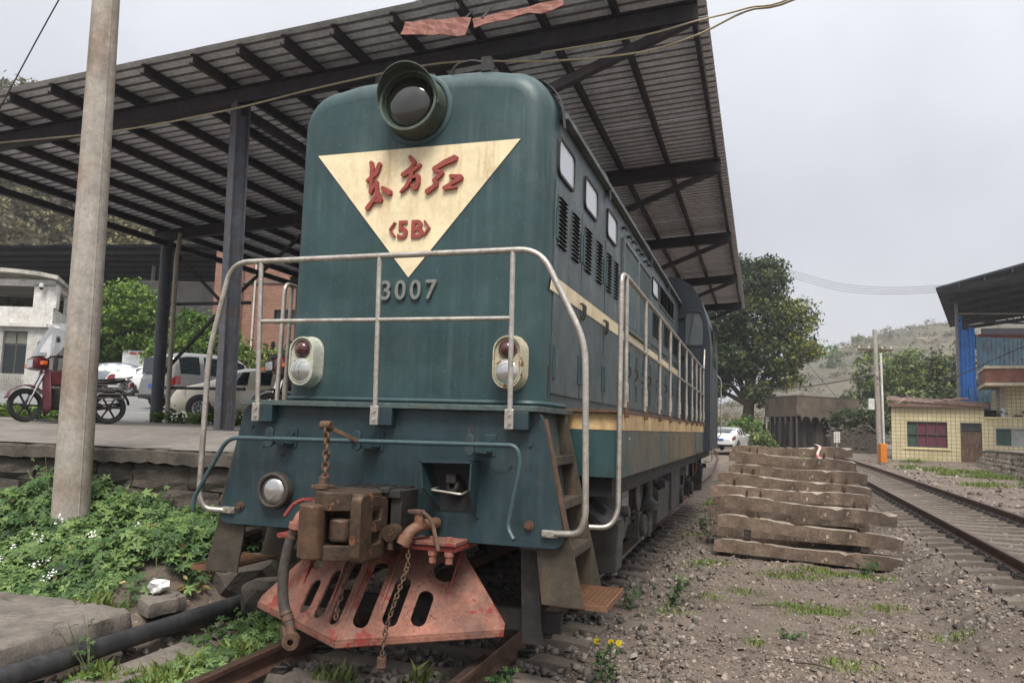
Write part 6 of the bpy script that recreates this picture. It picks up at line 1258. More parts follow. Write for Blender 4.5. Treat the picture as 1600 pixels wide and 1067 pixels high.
# ---- left: white gate building, brick block, dark shed roof, grey house
wb = thing('white_building', 'white two storey office with open upper veranda behind the motorcycle', 'building', (-29.1, 27.7, 2.35), 0)
d1 = Vector((-.95, -.30, 0)); d2 = Vector((-.62, .78, 0))     # left face, receding right face
def facepanel(o, d, x0, x1, z0, z1, th, m, nm, parent, out=0.0):
    n_ = Vector((d.y, -d.x, 0)); n_ = n_ if n_.y < 0 else -n_; b = MB(); c = d * (x0 + x1) / 2 + n_ * (out + th / 2) + Vector((0, 0, (z0 + z1) / 2)); b.obox(c, d * (x1 - x0) / 2, n_ * th / 2, (0, 0, (z1 - z0) / 2)); return b.build(nm, m, parent)
for d, xs, L in ((d1, [(0, .32), (1.35, 9)], 9), (-d2 * -1, [], 0)):
    pass
zz = 3.15
def wbface(d, segs, wins, L, doorrail=None):
    for a, c in segs: facepanel(wb, d, a, c, 0, zz, .25, M_clad, 'wall', wb, -.25)
    for a, c, z0, z1 in wins:
        facepanel(wb, d, a, c, 0, z0, .25, M_clad, 'wall', wb, -.25); facepanel(wb, d, a, c, z1, zz, .25, M_clad, 'wall', wb, -.25)
        f = facepanel(wb, d, a, c, z0, z1, .05, M_wfr, 'window', wb, -.2)
        n = 2
        for k in range(n):
            w = (c - a) / n
            facepanel(wb, d, a + k * w + .05, a + (k + 1) * w - .03, z0 + .05, z0 + (z1 - z0) * .68, .01, M_glassdark, 'pane', f, -.149)
            facepanel(wb, d, a + k * w + .05, a + (k + 1) * w - .03, z0 + (z1 - z0) * .72, z1 - .05, .01, mat('dim_blind', S(120, 120, 108), .7), 'pane', f, -.149)
    facepanel(wb, d, -.12, L, zz, zz + .16, .5, M_white, 'cornice', wb, -.25)
    facepanel(wb, d, 0, L, zz + .16, zz + .95, .2, M_white, 'parapet', wb, -.2)
    for x in (.0, 3.6, 7.2):
        if x + .5 < L: facepanel(wb, d, x, x + .75, zz + .95, zz + 2.05, .3, M_white, 'column', wb, -.3)
    facepanel(wb, d, 0, L, zz + 1.95, zz + 2.25, .2, M_white, 'roof_beam', wb, -.2)
wbface(d1, [(0, .85), (2.0, 9)], [(.85, 2.0, .95, 2.95)], 9); wbface(d2, [(0, .9), (2.4, 8)], [(.9, 2.4, .95, 2.95)], 8)
for i in range(7):                                            # stone panels of the left face
    for j in range(3): facepanel(wb, d1, 2.06 + i * .9, 2.06 + i * .9 + .88, .05 + j * 1.1, .05 + j * 1.1 + 1.08, .02, M_clad, 'cladding_panel', wb, .0)
b = MB(); R_ = []; 
for i in range(13):                                           # softly arched roof slab
    u = i / 12; z = zz + 2.22 + .35 * math.sin(PI * min(1, u * 1.0)) ** .6; R_.append([tuple(d1 * (-.4 + 9.8 * u) + d2 * v + Vector((0, 0, z + dz))) for v, dz in ((-.5, 0), (8.5, 0), (8.5, .18), (-.5, .18))])
b.grid(R_, closed=True); b.add(R_[0], [(0, 1, 2, 3)]); b.build('roof', mat('mossy_roof_slab', S(176, 172, 160), .9, var=.1, dirt=(S(96, 92, 80), .5, .8)), wb)
b = MB(); o3 = d1 * 4 + d2 * 4; b.obox((o3.x, o3.y, zz + .05), d1 * 4.6, d2 * 4, (0, 0, .05)); b.build('veranda_floor', M_white, wb)
b = MB()
for k in range(14): p = d1 * (.95 + .08 * k) + Vector((.1, -.1, 0)); b.bar((p.x + .02, p.y - .05, .1), (p.x + .02, p.y - .05, .9), .025, .025)
for z in (.12, .5, .9): b.bar((d1.x * .9 + .12, d1.y * .9 - .15, z), (d1.x * 2.05 + .12, d1.y * 2.05 - .15, z), .03, .03)
b.build('window_grille', mat('pale_bars', S(150, 146, 140), .6), wb)
b = MB(); p = Vector((-.15, -.35, zz + 1.85)); b.lathe([(.002, -.13), (.06, -.11), (.09, -.05), (.09, 0)], p, (0, 0, 1), 16); b.build('camera_dome', M_glassdark, wb, smooth=50)
b = MB(); b.lathe([(.1, 0), (.11, .05), (.10, .16), (.03, .2)], p, (0, 0, 1), 16); b.bar(p + Vector((0, 0, .18)), p + Vector((.15, .35, .2)), .04, .04); b.build('camera_housing', M_white, wb, smooth=50)

bk = thing('brick_building', 'red brick block behind the canopy post with small dark window', 'building', (-26.2, 35.6, 2.3), R(10))
def brickwall(x0, x1, z0, z1, y=0, m=None): b = MB(); b.box(x0, x1, y, y + .25, z0, z1); b.build('wall', m or M_brick, bk)
brickwall(0, 3.5, 0, 10); brickwall(3.5, 4.7, 0, 4.45); brickwall(3.5, 4.7, 5.25, 10); brickwall(4.7, 14, 0, 10)
window(bk, 3.55, 4.65, 4.5, 5.2, .05, M_glassdark, 3, 1, .06, mat('dark_brown_frame', S(44, 36, 32), .8))
for z in (2.8, 6.7): b = MB(); b.box(-.05, 14, -.08, 0, z, z + .16); b.build('string_course', mat('grey_brick_ledge', S(112, 98, 88), .9), bk)
for x in (0, 1.15): b = MB(); b.box(x, x + .5, -.18, -.001, 0, 10); b.build('pilaster', M_brick, bk)
b = MB(); b.cyl((2.35, -.12, 0), (2.35, -.12, 10), .05, 8); b.build('drainpipe', M_white, bk)
b = MB(); b.box(-.3, 14, -.3, 6, 10, 10.25); b.build('roof', M_brown, bk)
b = MB(); b.box(3.6, 14, .25, .3, 5, 9.9); b.build('backing', M_void, bk)
ww = thing('white_brick_wall', 'white brick building end left of the red brick block', 'building', (-36.5, 40.5, 3), R(14))
b = MB(); b.box(0, 9, 0, .3, 0, 7.2); b.build('wall', M_wtile, ww); b = MB(); b.box(-.2, 9, -.12, .4, 5.6, 5.75); b.box(-.2, 9, -.1, .4, 7.2, 7.35); b.build('ledge', M_white, ww)
b = MB(); b.box(1, 1.1, 0, .3, 7.35, 9.6); b.build('roof_prop', M_white, ww)
dr = thing('shed_roof', 'long black shed roof above the white office and round tree', 'shed roof', (-42, 35.5, 3), world=True)
A1, A2, A3, A4 = Vector((-48, 33.2, 11.3)), Vector((-26.6, 35.9, 11.15)), Vector((-33, 52, 11.6)), Vector((-60, 50, 11.8))
b = MB(); q = [A1, A2, A3, A4]; b.add(q + [p + Vector((0, 0, .16)) for p in q], [(0, 1, 2, 3), (7, 6, 5, 4), (0, 4, 5, 1), (1, 5, 6, 2), (2, 6, 7, 3), (3, 7, 4, 0)]); b.build('roof', mat('black_shed_roof', S(22, 22, 26), .95, var=.2, scale=.6, spec=.02, dirt=(S(40, 38, 36), .2, .5)), dr)
for i in range(9): t = (i + .5) / 9; b = MB(); b.bar(A1.lerp(A4, t) - Vector((0, 0, .12)), A2.lerp(A3, t) - Vector((0, 0, .12)), .1, .18); b.build('purlin', M_frame, dr)
for p in ((-44, 36, 0), (-31.5, 38, 0), (-36, 47, 0)): b = MB(); b.cyl((p[0], p[1], 3), (p[0], p[1], 11.2), .12, 10); b.build('post', M_frame, dr)
gh = thing('grey_house', 'plain grey rendered house on the wooded hillside', 'house', (-58.5, 62, 8.5), R(30))
b = MB(); b.box(0, 12, 0, 7, 0, 13.5); b.build('wall', mat('grey_render', S(128, 120, 112), .95, var=.08, scale=.3, streak=(S(108, 100, 94), .4)), gh); window(gh, 6.6, 8.0, 9.2, 10.2, -.02, M_glassdark, 2, 1, .15, M_white); b = MB(); b.box(-.3, 12.3, -.3, 7.3, 13.5, 13.7); b.build('roof', M_brown, gh)
for i, (x, y, z0, z1, lb, m) in enumerate(((-54.6, 54.8, 10, 21.2, 'pale concrete power pole on the hillside by the grey house', M_pole), (-57.5, 52.5, 10, 21.8, 'brown timber power pole on the hillside, left of the pale one', M_bwood))):
    up = thing('power_pole', lb, 'utility pole', (x, y, z0), world=True); b = MB(); b.cyl((x, y, z0), (x, y, z1), .28, 10, .2); b.build('shaft', m, up, smooth=50); b = MB(); b.bar((x - 1.1, y, z1 - .5), (x + 1.1, y, z1 - .5), .12, .12); b.build('crossarm', m, up)
for i in range(4):
    cable('power_line', [(-100, 48, 17.2 + .45 * i), (-75, 51, 17 + .45 * i), (-57.5, 52.5, 18.3 + .4 * i), (-54.6, 54.8, 18.4 + .4 * i)], .035, M_wire, ('lowest', 'second lowest', 'second highest', 'highest')[i] + ' of the power lines crossing the wooded hillside', 'power line', 4)
# notice board
nb = thing('notice_board', 'white notice board with red heading under the round tree', 'notice board', (-28.6, 32.9, 2.6), R(20))
b = MB(); b.box(-.8, .8, -.03, .03, 1.0, 2.35); b.build('panel', mat('white_board', S(206, 208, 208), .6, var=.03), nb)
for x in (-.75, .75): b = MB(); b.bar((x, .06, 0), (x, .06, 2.4), .07, .07); b.build('post', M_frame, nb)
b = MB(); b.box(-.45, -.08, -.036, -.031, 2.14, 2.24); b.box(-.02, .5, -.036, -.031, 2.14, 2.24); b.build('heading', mat('red_print', S(190, 50, 46), .6), nb)
b = MB()
for k in range(9): b.box(-.68, .68 - .12 * ((k * 7) % 4), -.036, -.031, 1.95 - k * .1, 1.98 - k * .1)
b.build('print_lines', mat('grey_print', S(170, 172, 174), .6), nb)['kind'] = 'stuff'

# ---- right: stone bank wall, poles, barrier, sign
sw = thing('stone_bank_wall', 'sloping stone block wall along the right edge', 'wall', (11.5, 34, 0), world=True); rn = random.Random(8)
p0, p1 = Vector((11.2, 24.0, 0)), Vector((13.9, 50.0, 0)); dW = (p1 - p0); LW = dW.length; dW.normalize(); nW = Vector((-dW.y, dW.x, 0))
M_bank = mat('bank_stone', S(172, 160, 145), .95, var=.18, scale=1.2, dirt=(S(92, 84, 74), .5, .9), bump=.6, bscale=9)
b = MB(); b.prism([(0, -.3), (LW, -.1), (LW, .5), (LW - 3, .98), (LW - 6, 1.13), (0, 1.22)], p0 - nW * .25, dW, Vector((0, 0, 1)), -nW * 1.2); b.build('core', M_bank, sw)
b = MB(); b.prism([(0, 1.22), (LW - 6, 1.13), (LW - 3, .98), (LW - 3, 1.02), (LW - 6, 1.19), (0, 1.30)], p0 + nW * .03, dW, Vector((0, 0, 1)), -nW * 4); b.build('top_slab', M_conc, sw)
z = -.05; row = 0
while z < 1.1:
    h = rn.uniform(.2, .3); x = rn.uniform(0, .3)
    while x < LW - 2.4 - z * 2.5:
        L = rn.uniform(.35, .75); b = MB(); m_ = 2; rr = []
        for k in range(3): rr.append([p0 + dW * (x + .015 + (L - .03) * i / 2) + nW * (rn.uniform(-.03, .05) + (.04 if i == 1 and k == 1 else 0) - .06 * z) + Vector((0, 0, z + .015 + (h - .03) * k / 2 + rn.uniform(-.02, .02))) for i in range(3)])
        b.grid(rr); ring = [rr[0][0], rr[0][1], rr[0][2], rr[1][2], rr[2][2], rr[2][1], rr[2][0], rr[1][0]]; b.add([tuple(v) for v in ring] + [tuple(v - nW * .3) for v in ring], [(i, (i + 1) % 8, 8 + (i + 1) % 8, 8 + i) for i in range(8)]); b.build('stone', M_bank, sw, norm=True); x += L
    z += h
tp = thing('utility_pole', 'slim concrete utility pole with crossarm beside the yellow hut', 'utility pole', (8.7, 46.4, .4), world=True)
b = MB(); b.cyl((8.78, 46.4, .4), (8.6, 46.4, 7.5), .17, 14, .11); b.build('shaft', M_pole, tp, smooth=50); b = MB(); b.bar((7.75, 46.2, 6.4), (9.5, 46.75, 6.4), .08, .1); b.build('crossarm', M_rust, tp)
b = MB(); b.cyl((8.95, 46.2, .4), (8.86, 46.2, 6.2), .06, 8); b.build('cable_duct', M_white, tp, smooth=50)
b = MB(); b.box(8.2, 8.5, 46.1, 46.4, 3.1, 3.7); b.build('junction_box', M_white, tp, bevel=.03)
for x in (7.8, 8.3, 9.0, 9.45): b = MB(); b.lathe([(.02, 0), (.05, .03), (.03, .06), (.05, .09), (.02, .14)], (x, 46.2 + (x - 7.75) * .31, 6.45), (0, 0, 1), 8); b.build('insulator', M_white, tp)
bo = MB(); bo.box(-.16, .16, -.16, .16, .06, 1.02); BA = thing('barrier_post', 'orange barrier machine box standing beside the utility pole', 'barrier', (8.6, 44.3, float(zg(8.6, 44.3))), R(18)); bo.build('cabinet', mat('orange_barrier_paint', S(196, 116, 30), .5, var=.05), BA, bevel=.02)
b = MB(); b.box(-.2, .2, -.2, .2, 0, .06); b.build('base', M_conc, BA); b = MB(); b.box(-.1, .1, -.165, -.16, .3, .8); b.build('access_door', mat('orange_barrier_paint', S(222, 140, 40)), BA)
sg = thing('sign_board', 'white sign with two columns of black characters by the brown shed', 'sign', (7.3, 54.4, .45), R(8)); b = MB(); b.box(-.19, .19, -.015, .015, .75, 1.45); b.build('panel', M_white, sg, bevel=.01); b = MB(); b.cyl((0, .03, 0), (0, .03, 1.3), .02, 8); b.build('post', M_white, sg)
b = MB()
for c in (-.085, .085):
    for k in range(6): z = 1.36 - k * .105; w = .035; b.box(c - w, c + w, -.022, -.016, z - .008, z + .008); b.box(c - .008, c + .008, -.0235, -.0165, z - .035, z + .035); b.box(c - w * .8, c + w * .8, -.022, -.016, z - .033, z - .021)
b.build('characters', mat('black_print', S(24, 24, 26), .6), sg)['kind'] = 'stuff'
# overhead wires on the right
for i in range(4):
    cable('power_line', [(2.2, 75, 16.8 - .22 * i), (4.9, 68.9, 15.45 - .2 * i), (8.6, 60.5, 12.6 - .17 * i), (12.7, 51.4, 10.75 - .13 * i), (19, 38, 9.4 - .1 * i)], .012, M_wire, ('top', 'second', 'third', 'bottom')[i] + ' wire of the four lines running from the big tree to the blue shed', 'power line', 4)
cable('power_line', [(-.8, 50, 4.9), (1.9, 52, 4.55), (5, 49, 4.45), (8.55, 46.1, 5.0)], .03, M_wire, 'slack wire from the locomotive end to the slim utility pole', 'power line', 4)
cable('power_line', [(8.6, 46.1, 4.9), (10.2, 48, 3.9), (12.4, 45, 4.95), (15.2, 43, 6.4), (20, 41, 8)], .03, M_wire, 'dark drooping wire from the utility pole to the right edge', 'power line', 4)
cable('power_line', [(8.6, 46.1, 4.6), (9.8, 48, 3.6), (10.9, 50.6, 4.1), (12.0, 51.5, 3.75)], .025, M_cable, 'pale drooping wire from the utility pole to the hut roof', 'power line', 4)
cable('power_line', [(1.0, 60, 13), (4.2, 63, 9.5), (7.0, 63, 5.8), (9.3, 65, 3.4)], .02, M_wire, 'wire slanting down across the big tree', 'power line', 4)
# ================================================================== VEGETATION
def unit(n): v = RNG.normal(0, 1, (n, 3)); return v / np.linalg.norm(v, axis=1)[:, None]
def leaf_quads(P, Nn, size, asp=.5):
    """diamond leaves at P with normals Nn"""
    n = len(P); t = np.cross(Nn, unit(n)); t /= np.linalg.norm(t, axis=1)[:, None] + 1e-9; b = np.cross(Nn, t); s = size[:, None]
    V = np.stack([P - t * s, P - b * s * asp + Nn * s * .08, P + t * s, P + b * s * asp + Nn * s * .08], 1).reshape(-1, 3)
    return V, np.arange(n * 4).reshape(-1, 4)
def crown(blobs, n, size, clump=.55, per=26, tintf=None, up=.35):
    vol = np.array([b[3] * b[4] * b[5] for b in blobs]); nc = max(4, n // per); ks = RNG.choice(len(blobs), nc, p=vol / vol.sum()); B = np.array(blobs)[ks]
    d = unit(nc); r = RNG.uniform(.35, 1, nc) ** .45; c = B[:, :3] + d * B[:, 3:] * r[:, None]
    keep = RNG.uniform(0, 1, nc) > .12; c, d = c[keep], d[keep]; nc = len(c)
    ct = np.clip(RNG.normal(.42, .16, nc), 0, 1); cr_ = clump * RNG.uniform(.6, 1.3, nc)
    P = (c[:, None] + RNG.normal(0, 1, (nc, per, 3)) * cr_[:, None, None] * np.array([.55, .55, .38])).reshape(-1, 3)
    Nn = np.repeat(d, per, 0) * .5 + unit(len(P)) * .8 + np.array([0, 0, up]); Nn /= np.linalg.norm(Nn, axis=1)[:, None]
    tint = np.repeat(ct, per) + RNG.normal(0, .12, len(P))
    if tintf is not None: tint = tint + tintf(P)
    sz = size * RNG.uniform(.6, 1.35, len(P)); V, F = leaf_quads(P, Nn, sz)
    return V, F, np.repeat(np.clip(tint, 0, 1), 4)
M_bark = mat('tree_bark', S(72, 62, 54), .95, var=.25, scale=6, bump=.6, bscale=20)
M_evg = leafmat('evergreen_leaf', S(28, 43, 25), S(64, 82, 40), S(154, 152, 68)); M_ligust = leafmat('bright_hedge_leaf', S(44, 68, 26), S(92, 122, 42), S(150, 170, 74)); M_far = leafmat('distant_leaf', S(60, 76, 42), S(104, 120, 62), S(152, 158, 92)); M_scrub = leafmat('dry_scrub_leaf', S(72, 66, 50), S(108, 102, 70), S(150, 140, 96))
def tree(name, label, base, blobs, n, size, m, trunk=.25, tintf=None, clump=.55, group=None, cat='tree', limbs=True):
    t = thing(name, label, cat, base, group=group, world=True); base = Vector(base)
    V, F, T = crown(blobs, n, size, clump, 26, tintf); rawmesh('crown', V, F, m, T, t)
    b = MB(); top = Vector(np.mean([q[:3] for q in blobs], 0)); mid = base.lerp(top, .45) + Vector((random.uniform(-.3, .3), random.uniform(-.3, .3), 0)) * trunk * 2
    b.tube([base - Vector((0, 0, .2)), base.lerp(mid, .3), mid, top], 0, 9, rs=[trunk * 1.25, trunk, trunk * .75, trunk * .25])
    if limbs:
        for q in blobs: c = Vector(q[:3]); k = mid.lerp(c, .5) + Vector((0, 0, -.2 * q[5])); b.tube([mid.lerp(base, .15), k, c], 0, 6, rs=[trunk * .5, trunk * .35, trunk * .1])
    b.build('trunk', M_bark, t, smooth=60); return t
# big evergreen beyond the locomotive: dark above, yellow-green new leaves low on the right
def bt(P): return .26 * ss(2.0, 6.5, P[:, 0]) * (1 - ss(11.5, 15.5, P[:, 2])) - .14 * ss(13, 16, P[:, 2]) - .2 * (1 - ss(0, 2.5, P[:, 0]))
tree('evergreen_tree', 'huge evergreen tree with yellow green new leaves beyond the locomotive', (1.4, 69, .6),
     [(1.0, 69, 14.2, 2.3, 2.3, 2.6), (3.3, 69, 14.6, 1.6, 1.8, 2.2), (-1.0, 69, 11.5, 2.4, 2.6, 2.6), (2.8, 69, 11.4, 2.9, 2.6, 2.3), (5.4, 69.3, 11.2, 1.8, 2, 1.9), (6.0, 69.3, 8.8, 1.5, 2, 1.3), (3.6, 69, 8.2, 2.3, 2.4, 1.8), (.2, 69, 8.0, 2.2, 2.4, 2.2), (-2.2, 69, 8.8, 1.8, 2.2, 2.4), (2.6, 68.5, 5.0, 1.3, 1.5, 1.1), (4.8, 69, 6.3, 1.3, 1.6, 1.0), (-1.6, 69, 5.6, 1.6, 2, 1.3)], 56000, .16, M_evg, .55, bt, .55)
for i, (c, r, lb) in enumerate((((-1.2, 60, 1.5), (1.6, 1.4, 1.3), 'low green bush behind the white sedan, nearest the locomotive'), ((1.6, 62, 1.6), (1.5, 1.3, 1.2), 'leafy bush at the foot of the big evergreen'), ((2.6, 58, 1.0), (1.0, .9, .6), 'small spreading bush right of the white sedan'), ((-2.8, 64, 3.0), (1.8, 1.5, 2.2), 'tall pale bush at the rear end of the locomotive'))):
    tree('bush', lb, (c[0], c[1], .5), [(c[0], c[1], c[2], *r)], 2200, .12, M_far if i != 1 else M_ligust, .08, cat='bush', clump=.35)
# trees behind the hut
for i, (bx, by, bl, lb, m) in enumerate(((12.2, 80, [(11.6, 80, 4.6, 2.0, 2, 2.2), (13.0, 80, 7.4, 2.2, 2, 2.6), (14.6, 80, 5.0, 2.2, 2, 2.6)], 'broad leafy tree left of the slim utility pole', M_far), (15.6, 82, [(15.8, 82, 6.2, 2.0, 2, 3.0), (16.2, 82, 9.0, 1.2, 1.4, 1.2)], 'leafy tree just right of the slim utility pole', M_far), (18.6, 84, [(18.6, 84, 5.2, 1.8, 1.8, 2.6), (18.7, 84, 8.2, 1.0, 1.0, 1.6), (18.7, 84, 9.9, .45, .45, .9)], 'pointed conifer behind the hut, left one', M_evg), (21.0, 85, [(21, 85, 5.4, 1.9, 1.8, 2.8), (21.1, 85, 8.8, 1.0, 1, 1.6), (21.1, 85, 10.6, .45, .45, .9)], 'pointed conifer against the blue shed', M_evg), (17.2, 76, [(17.2, 76, 3.2, 3.2, 1.6, 1.4)], 'tangled dry shrub above the hut roof', M_scrub))):
    tree(['leafy_tree', 'leafy_tree', 'conifer', 'conifer', 'shrub'][i], lb, (bx, by, .6), bl, 6500, .18, m, .25, None, .55, cat=['tree', 'tree', 'tree', 'tree', 'shrub'][i])
tree('shrub', 'dark tangled shrub on the rubble wall behind the sign', (8.9, 61.6, .6), [(8.7, 61.6, 2.6, 1.5, .6, .9), (10.4, 62.2, 2.8, 1.2, .6, 1.1)], 3600, .12, M_evg, .08, lambda P: -.12 + 0 * P[:, 0], .4, cat='shrub')
# yard trees on the left
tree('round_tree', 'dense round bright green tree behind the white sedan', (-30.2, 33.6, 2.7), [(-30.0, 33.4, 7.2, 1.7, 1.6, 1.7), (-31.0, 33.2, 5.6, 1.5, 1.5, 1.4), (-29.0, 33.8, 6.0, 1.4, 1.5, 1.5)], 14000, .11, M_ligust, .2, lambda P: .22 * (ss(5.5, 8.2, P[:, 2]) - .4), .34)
tree('yard_tree', 'loose green tree between the minivan and the brick block', (-24.3, 32.6, 2.6), [(-24.6, 32.4, 5.6, 1.2, 1.3, 1.4), (-23.2, 32.6, 5.0, 1.2, 1.3, 1.2), (-25.8, 32.0, 4.7, 1.1, 1.2, 1.1), (-22.2, 32.4, 4.3, 1.0, 1.1, .8)], 10000, .11, M_ligust, .16, lambda P: -.1 + 0 * P[:, 0], .34)
tree('yard_bush', 'low broad bush in front of the brick block', (-20.2, 33.4, 2.7), [(-20.4, 33.2, 4.2, 1.3, 1.1, 1.0), (-18.8, 33.6, 4.0, 1.2, 1.1, .9)], 5000, .12, M_far, .1, None, .35, cat='bush')
# wooded slope: some trees one can tell apart, the rest a mass
rn = random.Random(12)
WL = ['green leafy tree high on the left hillside edge', 'grey brown bare tree in the middle of the hillside', 'bushy tree on the hillside just left of the concrete pole', 'dark green tree low on the left hillside', 'pale branching tree above the white office roof', 'scrubby tree at the top of the hillside']
for i, (x, y, z, r, m) in enumerate(((-66, 52, 18.5, 2.6, M_far), (-62.5, 56, 20.5, 2.2, M_scrub), (-59.5, 57, 20.5, 2.2, M_far), (-64, 48.5, 14.5, 2.0, M_evg), (-60.5, 54, 16.0, 1.8, M_scrub), (-66, 58, 25, 2.6, M_far))):
    tree('hillside_tree', WL[i], (x, y, float(slopez(x, y))), [(x, y, z, r, r, r), (x + r * .5, y, z - r * .6, r * .8, r, r * .7)], 3200, .2, m, .18, None, .6, 'trees on the wooded hillside')
n = 1500; x = RNG.uniform(-88, -44, n); y = RNG.uniform(40, 84, n); z = slopez(x, y); k = (z > 7); x, y, z = x[k], y[k], z[k]
bl = [(a, b_, c + .8, 1.3, 1.3, 1.2) for a, b_, c in zip(x, y, z)]; V, F, T = crown(bl, 130000, .27, .8, 26, lambda P: .2 * np.sin(P[:, 0] * .4 + P[:, 1] * .3)); o = rawmesh('hillside_scrub', V, F, M_scrub, T); tag(o, 'tangled dry scrub covering the left hillside', kind='stuff')
n = 3200; x = RNG.uniform(-30, 230, n); y = RNG.uniform(150, 350, n); z = hillz(x, y); bl = [(a, b_, c + .5, 1.7, 1.5, 1.0) for a, b_, c in zip(x, y, z)]
V, F, T = crown(bl, 90000, .36, 1.1, 14, lambda P: .2 * np.sin(P[:, 0] * .13 + P[:, 2] * .5)); o = rawmesh('hill_scrub', V, F, M_scrub, T); tag(o, 'low scrub growing on the terraced hill', kind='stuff')
for i, (x, y, r, lb) in enumerate(((38, 318, 2.6, 'lone round tree on the left shoulder of the hill'), (92, 285, 5.0, 'pale green tree clump on the upper hillside above the conifers'), (22, 250, 4.5, 'light green tree low on the far hill'))):
    z = float(hillz(x, y)); tree('hill_tree', lb, (x, y, z - .3), [(x, y, z + r * .9, r, r, r * .8)], 1500, .4, M_ligust if i else M_far, .3, None, .8)

# ---- leafy climbing weeds in front of the platform
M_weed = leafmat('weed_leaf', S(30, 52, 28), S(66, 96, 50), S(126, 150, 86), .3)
def palmate(P, Nn, size, tint):
    """five-fingered leaves"""
    n = len(P); t = np.cross(Nn, unit(n)); t /= np.linalg.norm(t, axis=1)[:, None]; b = np.cross(Nn, t); VV = []; s = size[:, None]
    for a, L in ((-1.9, .62), (-.95, .88), (0, 1.0), (.95, .88), (1.9, .62)):
        d = t * math.cos(a) + b * math.sin(a); w = -t * math.sin(a) + b * math.cos(a)
        VV.append(np.stack([P, P + d * s * L * .5 - w * s * .17 + Nn * s * .05, P + d * s * L - Nn * s * .12, P + d * s * L * .5 + w * s * .17 + Nn * s * .05], 1))
    V = np.stack(VV, 1).reshape(-1, 3); return V, np.arange(len(V)).reshape(-1, 4), np.repeat(tint, 20)
def weedbed(name, n, x0, x1, y0, y1, h, dens, label, smin=.03, smax=.105, m=None):
    x, y = scatter(n, x0, x1, y0, y1, dens); hh = h(x, y) * RNG.uniform(.25, 1, len(x)) ** .7; P = np.stack([x, y, zg(x, y) + hh], 1)
    Nn = np.stack([RNG.normal(.12, .35, len(x)), RNG.normal(-.45, .35, len(x)), np.full(len(x), .85)], 1); Nn /= np.linalg.norm(Nn, axis=1)[:, None]
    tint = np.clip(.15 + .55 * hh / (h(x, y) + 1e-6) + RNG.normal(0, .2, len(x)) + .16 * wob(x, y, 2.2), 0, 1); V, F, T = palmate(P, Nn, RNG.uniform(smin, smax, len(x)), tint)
    o = rawmesh(name, V, F, m or M_weed, T); return tag(o, label, kind='stuff')
hw = lambda x, y: (.2 + .1 * wob(x, y, 1.5)) * np.clip((y - 4.9) * 1.1, .25, 1) + .28 * np.exp(-((x + 4.55) ** 2) / .25) * ss(5.6, 6.3, y) + .1 * ss(6.2, 6.7, y)
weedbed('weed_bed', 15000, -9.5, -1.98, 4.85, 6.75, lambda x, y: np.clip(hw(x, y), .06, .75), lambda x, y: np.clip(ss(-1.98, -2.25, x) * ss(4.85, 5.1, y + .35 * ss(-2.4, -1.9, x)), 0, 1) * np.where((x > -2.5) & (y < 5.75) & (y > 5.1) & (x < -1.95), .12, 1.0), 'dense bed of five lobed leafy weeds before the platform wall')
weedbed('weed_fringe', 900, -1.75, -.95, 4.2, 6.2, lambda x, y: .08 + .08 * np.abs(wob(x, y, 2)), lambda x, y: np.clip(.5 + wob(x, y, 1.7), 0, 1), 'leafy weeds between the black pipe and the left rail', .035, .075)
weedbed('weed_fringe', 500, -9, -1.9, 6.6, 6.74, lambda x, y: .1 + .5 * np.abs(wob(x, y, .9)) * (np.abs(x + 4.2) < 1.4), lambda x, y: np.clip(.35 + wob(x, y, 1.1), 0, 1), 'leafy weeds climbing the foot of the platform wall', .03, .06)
n = 420; x = RNG.uniform(-6.5, -2.0, n); y = RNG.uniform(4.9, 6.7, n); P = np.stack([x, y, zg(x, y) + np.clip(hw(x, y), .06, .75) * RNG.uniform(.1, .95, n)], 1); Nn = unit(n) + np.array([0, -.3, .9]); Nn /= np.linalg.norm(Nn, axis=1)[:, None]
V, F = leaf_quads(P, Nn, RNG.uniform(.02, .05, n), .45); o = rawmesh('withered_leaves', V, F, leafmat('withered_leaf', S(92, 76, 48), S(136, 118, 72), S(168, 160, 96)), np.repeat(RNG.uniform(0, 1, n), 4)); tag(o, 'yellowed withered leaves among the weed bed', kind='stuff')
B0 = []; bst = MB()
for i in range(46):
    x0, y0 = float(RNG.uniform(-6, -2.2)), float(RNG.uniform(5.2, 6.6)); z0 = float(zg(x0, y0)); h0 = float(np.clip(hw(x0, y0), .1, .7)) * 1.25; dx = float(RNG.normal(0, .1))
    bst.tube([(x0, y0, z0), (x0 + dx * .4, y0, z0 + h0 * .6), (x0 + dx, y0 - .04, z0 + h0)], .004, 4)
tag(bst.build('weed_stems', mat('pale_weed_stem', S(112, 122, 74), .8)), 'thin pale stems poking out of the weed bed', kind='stuff')
M_petal = mat('white_petal', S(226, 226, 220), .7, var=.03)
n = 36; x = RNG.uniform(-5.0, -2.9, n); y = RNG.uniform(5.2, 6.3, n); k = np.arange(n); P0 = np.stack([x, y, zg(x, y) + np.clip(hw(x, y), .1, .7) * 1.12 + .03], 1)
for i in range(n): 
    if i % 3: P0[i] = P0[i - i % 3] + RNG.normal(0, .03, 3)
P = (P0[:, None] + RNG.normal(0, .014, (n, 6, 3))).reshape(-1, 3); Nn = unit(len(P)) * .5 + np.array([.1, -.5, .8]); Nn /= np.linalg.norm(Nn, axis=1)[:, None]; V, F = leaf_quads(P, Nn, np.full(len(P), .010), .8); o = rawmesh('white_blossoms', V, F, M_petal); tag(o, 'tiny white blossoms sprinkled over the weed bed', kind='stuff')
